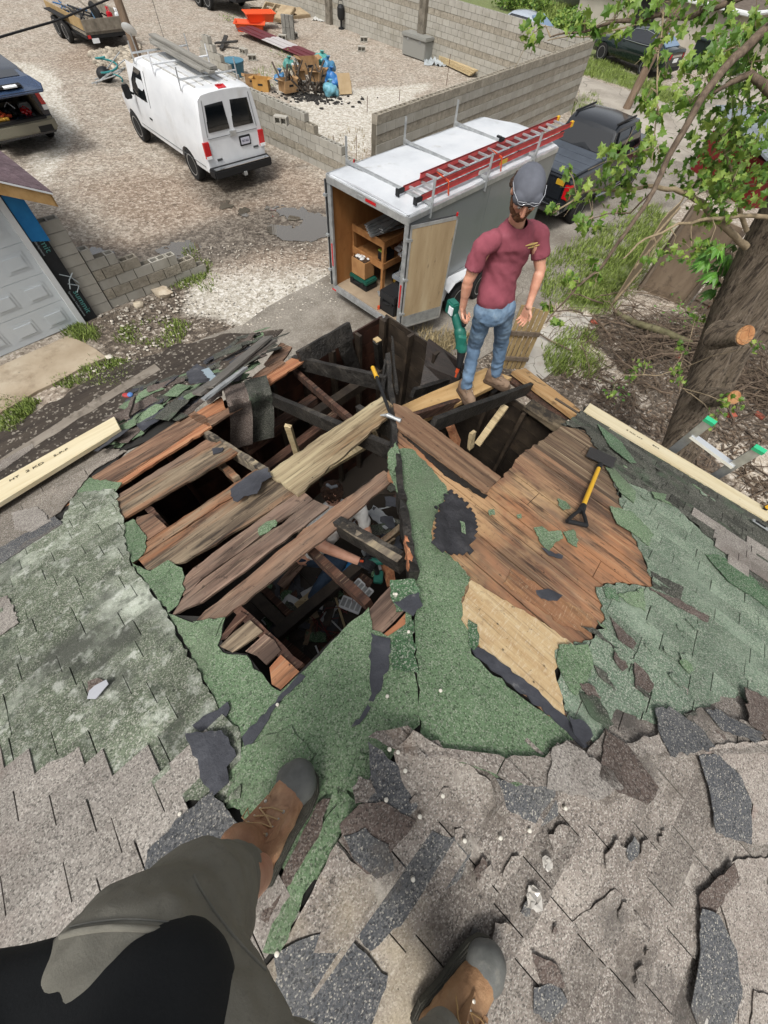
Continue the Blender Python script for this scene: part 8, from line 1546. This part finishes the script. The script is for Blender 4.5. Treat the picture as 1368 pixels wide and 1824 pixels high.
trm = mat('trouser_grey', [(.3, '6d6b61'), (.55, '7f7c71'), (.8, '908d81')], scale=4, rough=.9, bump=.5, bscale=300, bdist=.002, k=.95, over=[('noise', 3, .56, .72, '98958a', .5), ('noise', 60, .56, .7, '5d5b52', .35)])
lan = ltoe-ld_*.235+V((0, 0, .2)); mb = MB(); K1 = G(342, 1636, 4.74); H1_ = G(225, 1800, 4.88); H2_ = G(430, 2100, 4.88)
lat = lan+FNORM(1).cross(ld_)*.045-ld_*.015; mb.caps(lat-V((0, 0, .03)), lat.lerp(K1, .25), .058, .07, 24); mb.caps(lat.lerp(K1, .2), K1, .068, .108, 24); mb.caps(K1, H1_, .108, .138, 26)
mb.caps(H1_, H2_, .14, .12, 26); ran = rtoe-rd_*.235+V((0, 0, .16)); K2 = ran+(H2_-ran)*.5+V((.04, -.06, 0)); mb.caps(ran+V((0, 0, .03)), K2, .07, .085, 24); mb.caps(K2, H2_, .088, .125, 24)
fold = lambda c, n: .009*noise.noise(V((c.x*12, c.y*12, c.z*18)))-.016*max(0, .22-abs(noise.noise(V((c.x*7+c.z*5, c.y*7, c.z*9+3)))))+.004*math.sin(60*c.z+9*noise.noise(c*6))*max(0, min(1, (.6-c.z)*3))+.003*noise.noise(c*38)
trs = blob(mb, 'trousers', trm, ph, .006, 5, disp=fold)
def onsurf(px, py, o):       # hit the evaluated mesh along the pixel ray
    inv = (o.parent.matrix_basis if o.parent else Matrix()).inverted(); hit, loc, nor, _ = o.ray_cast(inv @ C0, (inv.to_3x3() @ ray(px, py)).normalized())
    return (inv.inverted() @ loc, nor) if hit else (None, None)
def seam(pts, o, m_, rr=.0012, name='seam', lift=.001):
    q = []
    for a, b in pts:
        p, n = onsurf(a, b, o)
        if p is not None: q.append(p+n*lift)
    if len(q) > 2: MB().tube(q, rr, 6).build(name, m_, o, smooth=60)
bpy.context.view_layer.update()
thr = flat('thread', '8b8a82', .8)
seam([(125+12*i, 1652-3.2*i+.18*i*i) for i in range(16)], trs, thr, .0011); seam([(110+12*i, 1668-3.4*i+.19*i*i) for i in range(17)], trs, trm, .004, 'pocket_edge'); seam([(345+6*i+.3*i*i, 1560+13*i) for i in range(18)], trs, trm, .0022, 'side_seam')
bkm = mat('shirt_black', [(.3, '111315'), (.7, '1c1f21')], scale=5, rough=.95, bump=.3, bscale=250, bdist=.002, k=1)
mb = MB(); T1 = G(20, 1862, 4.93); mb.caps(G(-160, 1930, 4.93), T1, .1, .085, 20); T2 = G(285, 1812, 4.93); mb.caps(T1, T2, .085, .092, 26); mb.caps(T1, T1+V((-.08, -.26, .3)), .085, .13, 26); mb.caps(T2, T2+V((-.02, -.26, .3)), .092, .14, 26)
sb = blob(mb, 't_shirt', bkm, ph, .008, 5, disp=lambda c, n: .008*noise.noise(V((c.x*7, c.y*7, c.z*12)))+.004*math.sin(30*c.z+14*c.x+5*noise.noise(c*4)))
# torso, neck, head and arms continue above the frame (behind the camera)
mb = MB(); tc_ = T1.lerp(T2, .45); st_ = tc_+V((-.05, -.3, .45)); mb.caps(tc_+V((0, -.1, .1)), st_, .05, .08); mb.caps(st_+V((-.16, .05, 0)), st_+V((.16, -.05, 0)), .06, .06); mb.caps(st_, st_+V((0, .02, .2)), .06, .055); mb.ell(st_+V((0, .05, .3)), (.078, .095, .11)); mb.caps(H1_, H2_, .07, .07); mb.caps(H1_, tc_+V((0, -.1, .1)), .04, .04); mb.chain([H1_, K1, lan], [.08, .06, .045]); mb.chain([H2_, K2, ran], [.09, .06, .045])
blob(mb, 'body', skin, ph, .009, 3)
# ================= TREE =================
tree = thing('broadleaf_tree', 'big double trunked tree with rough bark and fresh lobed leaves hanging over the right side', 'tree', G(1190, 790))
bark = mat('bark', [(.25, '6b5d4f'), (.45, '93836f'), (.65, 'b3a28d'), (.85, 'c9baa3')], scale=4, stretch=(5, 5, .7), rough=.95, bump=1, bscale=12, bdist=.1, over=[('noise', 7, .5, .6, '463a2f', .85, (4, 4, .5)), ('noise', 16, .56, .66, 'b9aa94', .5, (4, 4, .6)), ('noise', 1.6, .58, .72, '68694a', .5)])
def trunk(pts, rs, name='trunk', par=tree, m_=bark, nseg=9, amp=.12, n=30):
    P = []; Rr = []
    for (a, b), (ra, rb) in zip(zip(pts, pts[1:]), zip(rs, rs[1:])):
        for k in range(nseg): P.append(a.lerp(b, k/nseg)); Rr.append(ra+(rb-ra)*k/nseg)
    P.append(pts[-1]); Rr.append(rs[-1]); mb = MB(); mb.tube(P, Rr, n)
    for i, v in enumerate(mb.v):
        k = min(i//n, len(P)-1); d = v-P[k]; a = 2*math.pi*(i % n)/n; f = amp*(.7*abs(noise.noise(V((math.cos(a)*3.2, math.sin(a)*3.2, k*.12))))+.5*abs(noise.noise(V((math.cos(a)*8, math.sin(a)*8, k*.3))))-.15); mb.v[i] = v+d*f*1.6
    return mb.build(name, m_, par, smooth=60)
base_ = D(1204, 800, 7.4); up1 = [D(1260, 660, 7.0), D(1308, 540, 6.6), D(1358, 440, 6.3), D(1418, 335, 6.0), D(1500, 180, 5.8)]
d0_ = (up1[0]-base_); g0_ = base_-d0_*(base_.z/max(.1, d0_.z)); g0_.z = -.05
gp0 = V((base_.x+(g0_.x-base_.x)*.4, base_.y+(g0_.y-base_.y)*.4, -.05))
t1 = trunk([gp0, base_]+up1, [.26, .19, .2, .2, .19, .18, .16])
o2 = X2*.3+V((0, 0, -.02))
t2 = trunk([gp0+o2*.7, base_+o2*.7, up1[0]+o2*.9, up1[1]+o2*.9, up1[2]+o2*.75, up1[3]+o2*.9], [.17, .15, .15, .15, .14, .13], amp=.16)
cutm = mat('cut_end', [(.3, '8e5836'), (.5, 'b57f52'), (.8, 'd0a676')], scale=9, bump=.4, over=[('crack', 9, .05, 0, '5b3a24', .7)])
for px, py, ds, r0, dv in ((1205+122, 597, 5.9, .105, V((.25, -.1, .45))), (1307, 708, 6.5, .09, V((.35, -.25, .35)))):
    e = D(px, py, ds); dv = (X2*.55-ray(px, py)*.8).normalized()*.4; s0_ = e-dv*.9; MB().tube([s0_, e-dv*.3, e], [r0*1.5, r0*1.1, r0], 18).build('stump_branch', bark, t1, smooth=60); n_ = dv.normalized(); MB().tube([e, e+n_*.012], [r0*.93, r0*.9], 18).build('cut_end', cutm, t1)
bk2 = mat('branch_bark', [(.3, '54463a'), (.6, '7c6b5a'), (.8, 'a09080')], scale=12, bump=.5, stretch=(3, 3, 1)); bk3 = mat('branch_pale', [(.3, '8b7a60'), (.7, 'b8a688')], scale=12, bump=.4)
BR = []
def branch(pts, r0, r1, m_=bk2, name='branch'):
    P = [D(*p) for p in pts]; Q = []
    for a, b in zip(P, P[1:]):
        for k in range(5): Q.append(a.lerp(b, k/5)+V([.02*noise.noise(a.lerp(b, k/5)*6+V((i*7, 0, 0))) for i in range(3)]))
    Q.append(P[-1]); n = len(Q); rs = [r0+(r1-r0)*k/(n-1) for k in range(n)]; MB().tube(Q, rs, 9).build(name, m_, tree, smooth=60); BR.extend(Q); return Q
branch([(1420, 10, 5.0), (1368, 51, 4.8), (1310, 99, 4.6), (1259, 161, 4.4), (1235, 205, 4.3), (1184, 294, 4.2), (1163, 340, 4.1), (1110, 423, 4.0), (1070, 475, 4.0), (1027, 512, 3.9), (972, 576, 3.9)], .034, .006)
branch([(1400, 190, 5.0), (1368, 164, 4.9), (1338, 132, 4.8), (1300, 145, 4.7), (1270, 165, 4.6)], .035, .01)
branch([(1328, 440, 5.9), (1310, 424, 5.7), (1252, 363, 5.3), (1201, 337, 5.0), (1139, 332, 4.7), (1040, 342, 4.5), (985, 380, 4.4)], .032, .005, bk3)
branch([(1380, 390, 5.6), (1345, 383, 5.4), (1268, 390, 5.2), (1208, 400, 5.0), (1136, 434, 4.8), (1110, 460, 4.7)], .02, .006, bk3)
branch([(1330, 410, 5.6), (1316, 360, 5.4), (1300, 300, 5.2), (1283, 230, 5.0)], .02, .008, bk3); branch([(1300, 400, 5.5), (1280, 350, 5.3), (1292, 300, 5.2)], .016, .006, bk3)
branch([(1180, 20, 4.8), (1172, 110, 4.6), (1170, 200, 4.5), (1160, 290, 4.4)], .006, .004, bk3, 'twig'); branch([(1420, -40, 5.2), (1300, 0, 5.0), (1230, 30, 4.9), (1160, 30, 4.8), (1090, 40, 4.7), (1040, 52, 4.6), (980, 66, 4.6)], .022, .004); branch([(1160, 30, 4.8), (1080, 60, 4.7), (975, 72, 4.7)], .006, .003, bk3, 'twig')
branch([(1163, 340, 4.1), (1120, 380, 4.2), (1080, 380, 4.2), (1040, 395, 4.2)], .007, .003, name='twig'); branch([(1210, 660, 6.4), (1170, 668, 6.1), (1110, 668, 6.0)], .008, .004, bk3, 'twig'); branch([(1230, 700, 6.6), (1212, 690, 6.3), (1200, 655, 6.3)], .006, .003, bk3, 'twig')
leafm = bpy.data.materials.new('leaf'); leafm.use_nodes = True; nt = leafm.node_tree; N = nt.nodes; L = nt.links; pb = N['Principled BSDF']; ge = N.new('ShaderNodeNewGeometry'); cr = N.new('ShaderNodeValToRGB'); e = cr.color_ramp.elements
e[0].position = 0; e[0].color = col('48701f', .75); e[1].position = 1; e[1].color = col('a6bd58', .75); x = e.new(.5); x.color = col('6f9336', .75); L.new(ge.outputs['Random Per Island'], cr.inputs[0]); L.new(cr.outputs[0], pb.inputs['Base Color']); pb.inputs['Roughness'].default_value = .5
tl_ = N.new('ShaderNodeBsdfTranslucent'); L.new(cr.outputs[0], tl_.inputs[0]); ms_ = N.new('ShaderNodeMixShader'); ms_.inputs[0].default_value = .35; L.new(pb.outputs[0], ms_.inputs[1]); L.new(tl_.outputs[0], ms_.inputs[2]); L.new(ms_.outputs[0], N['Material Output'].inputs[0])
LS = [(0, -.5), (.16, -.32), (.5, -.3), (.36, -.05), (.52, .18), (.24, .2), (.0, .62)]; LS = LS+[(-a, b) for a, b in LS[-2:0:-1]]
def leaf(mb, p, s, n, a):
    n = V(n).normalized(); t = n.cross(V((.3, .8, .5))).normalized(); b = n.cross(t); t, b = t*math.cos(a)+b*math.sin(a), b*math.cos(a)-t*math.sin(a); c = V(p); vs = [c+n*s*.06]+[c+(t*x_+b*y_)*s+n*(-abs(x_)*.22*s-.12*s*max(0, y_)) for x_, y_ in LS]; k = len(LS)
    mb.add(vs, [(0, 1+i, 1+(i+1) % k) for i in range(k)])
CL = [(951, 58, 22, 4.6), (1037, 44, 20, 4.6), (1095, 34, 34, 4.7), (1118, 0, 16, 4.8), (1165, 14, 24, 4.8), (1168, 92, 18, 4.6), (1185, 140, 16, 4.6), (1200, 38, 24, 4.7), (1256, 15, 40, 4.9), (1276, 98, 36, 4.7), (1242, 144, 38, 4.6), (1230, 185, 26, 4.5), (1345, 60, 44, 4.9), (1335, 112, 40, 4.9), (1150, 181, 20, 4.6), (1174, 210, 30, 4.5), (1100, 284, 34, 4.4), (1135, 272, 26, 4.4), (1174, 275, 30, 4.4), (1013, 304, 13, 4.4), (1037, 345, 28, 4.5), (1088, 332, 32, 4.6), (1122, 340, 26, 4.6), (1054, 397, 24, 4.3), (1102, 369, 12, 4.2), (985, 372, 14, 4.4),
      (1304, 215, 64, 5.1), (1293, 305, 58, 5.2), (1249, 320, 46, 5.1), (1345, 191, 46, 5.0), (1328, 256, 50, 5.1), (1290, 345, 42, 5.3), (1270, 395, 26, 5.3), (1350, 330, 30, 5.3), (1037, 397, 14, 4.2), (1193, 450, 20, 5.0), (1232, 446, 22, 5.1), (1262, 440, 20, 5.1), (1156, 466, 12, 4.9), (1058, 469, 15, 4.0), (1021, 500, 20, 3.9), (1061, 500, 14, 4.0), (978, 545, 18, 3.9), (995, 575, 9, 3.9), (1129, 659, 22, 6.1), (1155, 650, 10, 6.1), (1206, 659, 15, 6.3), (1212, 681, 14, 6.3), (1215, 622, 13, 6.4), (1089, 702, 12, 6.2), (1347, 616, 15, 5.7), (1298, 720, 22, 6.2), (1273, 748, 22, 6.4), (1239, 564, 18, 6.8)]
r = random.Random(19); lf_ = MB(); tw_m = MB(); 
for (px, py, rp_, ds) in CL:
    c = D(px, py, ds); near = min(BR, key=lambda q: (q-c).length); R0 = rp_*ds/FPX*.75; n_ = int(4+rp_*rp_*.034)
    if (near-c).length < 1.6: tw_m.tube([near, near.lerp(c, .5)+V((r.uniform(-.03, .03), r.uniform(-.03, .03), .04)), c], [.006, .004, .003], 5)
    for k in range(3): e_ = c+V([r.gauss(0, 1)*R0*.6 for _ in range(3)]); tw_m.tube([c, (c+e_)/2+V((0, 0, .015)), e_], [.003, .002, .0015], 4)
    for k in range(n_):
        o_ = V([r.gauss(0, 1) for _ in range(3)]); o_ = o_.normalized()*(R0*r.random()**.45*1.05); o_.z *= .75
        leaf(lf_, c+o_, r.uniform(.036, .078), (r.gauss(0, .7), r.gauss(-.35, .7), r.uniform(.25, 1)), r.uniform(0, 6.28))
cr_ = lf_.build('crown', leafm, tree, recalc=False); tw_m.build('fine_twigs', bk3, cr_)['kind'] = 'stuff'
# compound leaves by the fence, ivy sprigs, small weeds
bigm = mat('leaf_deep', [(.3, '3f7420'), (.6, '659a38'), (.8, '86b04c')], scale=6, rough=.5, bump=.1, isl=.25, k=.8)
hc_ = thing('sapling', 'sapling with large drooping deep green leaves between the fence and the trunk', 'plant', G(1270, 545)); mb = MB(); st = MB(); r = random.Random(6)
c0_ = D(1290, 450, 6.6); st.tube([G(1270, 545), D(1278, 500, 6.9), c0_], [.02, .015, .01], 7)
for i in range(24):
    p = D(1283+r.uniform(-26, 30), 470+r.uniform(-42, 52), 6.5+r.uniform(-.2, .3)); a = r.uniform(0, 6.28); st.tube([c0_, (c0_+p)/2+V((0, 0, .05)), p], [.005, .004, .003], 4)
    for k in range(5):
        d = V((math.cos(a+k*.5-1), math.sin(a+k*.5-1), -.7)).normalized(); s_ = d.cross(V((0, 0, 1))).normalized(); L1 = r.uniform(.13, .2); mb.add([p, p+d*L1*.5+s_*L1*.2, p+d*L1+V((0, 0, -.02)), p+d*L1*.5-s_*L1*.2, p+d*L1*.5+V((0, 0, .02))], [(0, 1, 4), (1, 2, 4), (2, 3, 4), (3, 0, 4)])
mb.build('leaves', bigm, hc_, recalc=False); st.build('stem', bk3, hc_, smooth=60)
def weed(lb, px, py, n, rr, seed, h=.12, m_=None, z=0):
    r = random.Random(seed); c = G(px, py, z); t = thing('weed', lb, 'weed', c); mb = MB(); s_ = MB()
    for k in range(n):
        p = c+V((r.gauss(0, rr), r.gauss(0, rr), r.uniform(.03, h))); leaf(mb, p, r.uniform(.04, .08), (r.gauss(0, .4), r.gauss(0, .4), 1), r.uniform(0, 6.28))
        if k % 3 == 0: s_.tube([c+V((r.gauss(0, rr*.4), r.gauss(0, rr*.4), 0)), p], .003, 4)
    mb.build('leaves', m_ or bigm, t, recalc=False); s_.build('stems', bk3, t)
weed('green weed growing left of the leaning black wall panel', 718, 672, 60, .13, 1, .25, None); weed('low leafy weed on the brush pile beside the trunk', 1225, 588, 40, .25, 2, .3); weed('small weed sprouting at the foot of the brown plywood sheet', 1205, 510, 36, .14, 3, .35); weed('tiny weed on pale dirt left of the trunk base', 1090, 700, 24, .14, 4, .2); weed('bright weed on the gravel edge by the orange trays', 410, 38, 40, .2, 5, .25, leafm); weed('weed growing beside the red metal sheet in the yard', 505, 105, 46, .35, 6, .3, leafm)
weed('leafy creeper spread over the sticks below the fence', 1215, 552, 50, .35, 7, .2)
dry = mat('dry_grass', [(.3, '8a7a58'), (.7, 'b5a57c')], scale=3, bump=0, isl=.3)
grass([(700, 680), (760, 590), (840, 600), (760, 640), (745, 720), (705, 720)], 1800, .22, 'dry_grass', .9, m=dry)
grass([(440, 130), (520, 110), (560, 130), (450, 165)], 500, .12); grass([(570, 250), (640, 230), (650, 300), (590, 300)], 260, .12, 'dry_grass', m=dry)
# hedge and trees far right of the back wall
def bush(name, lb, cat, c, rx, ry, rz, n, seed, m_=leafm, s=(.12, .25), grp=None):
    r = random.Random(seed); t = thing(name, lb, cat, c, group=grp); mb = MB()
    for k in range(n):
        a = r.uniform(0, 6.28); q = r.uniform(-1, 1); w_ = math.sqrt(1-q*q); f = r.random()**.4; dvec = V((w_*math.cos(a)*rx, w_*math.sin(a)*ry, abs(q)*rz)); dvec *= f*(1+.35*noise.noise(dvec*.9+V((seed, 0, 0)))); leaf(mb, V(c)+dvec+V((0, 0, .1)), r.uniform(*s), (r.gauss(0, .6), r.gauss(-.3, .6), 1), r.uniform(0, 6.28))
    mb.build('foliage', m_, t, recalc=False); MB().tube([c, V(c)+V((.05, 0, rz*.6))], [.08, .03], 7).build('trunk', bk2, t); return t
bush('shrub', 'leafy shrub behind the back block wall left of the silver car', 'shrub', G(925, 18), 2.2, 1.5, 1.6, 1500, 3, leafm, (.1, .2)); bush('shrub', 'low shrub between the silver car and the pale house wall', 'shrub', G(1010, 62), 1.6, 1.2, 1.0, 800, 5, leafm, (.1, .2)); bush('shrub', 'dark green shrub at the house corner behind the bin', 'shrub', G(1290, 128), 1.4, 1.0, 1.2, 700, 6, bigm, (.1, .18)); bush('shrub', 'small leafy sucker plants at the foot of the red shed', 'shrub', G(1290, 350), 1.0, .8, 1.2, 600, 8, leafm, (.06, .11))
print('SCENE OK', len(bpy.data.objects))
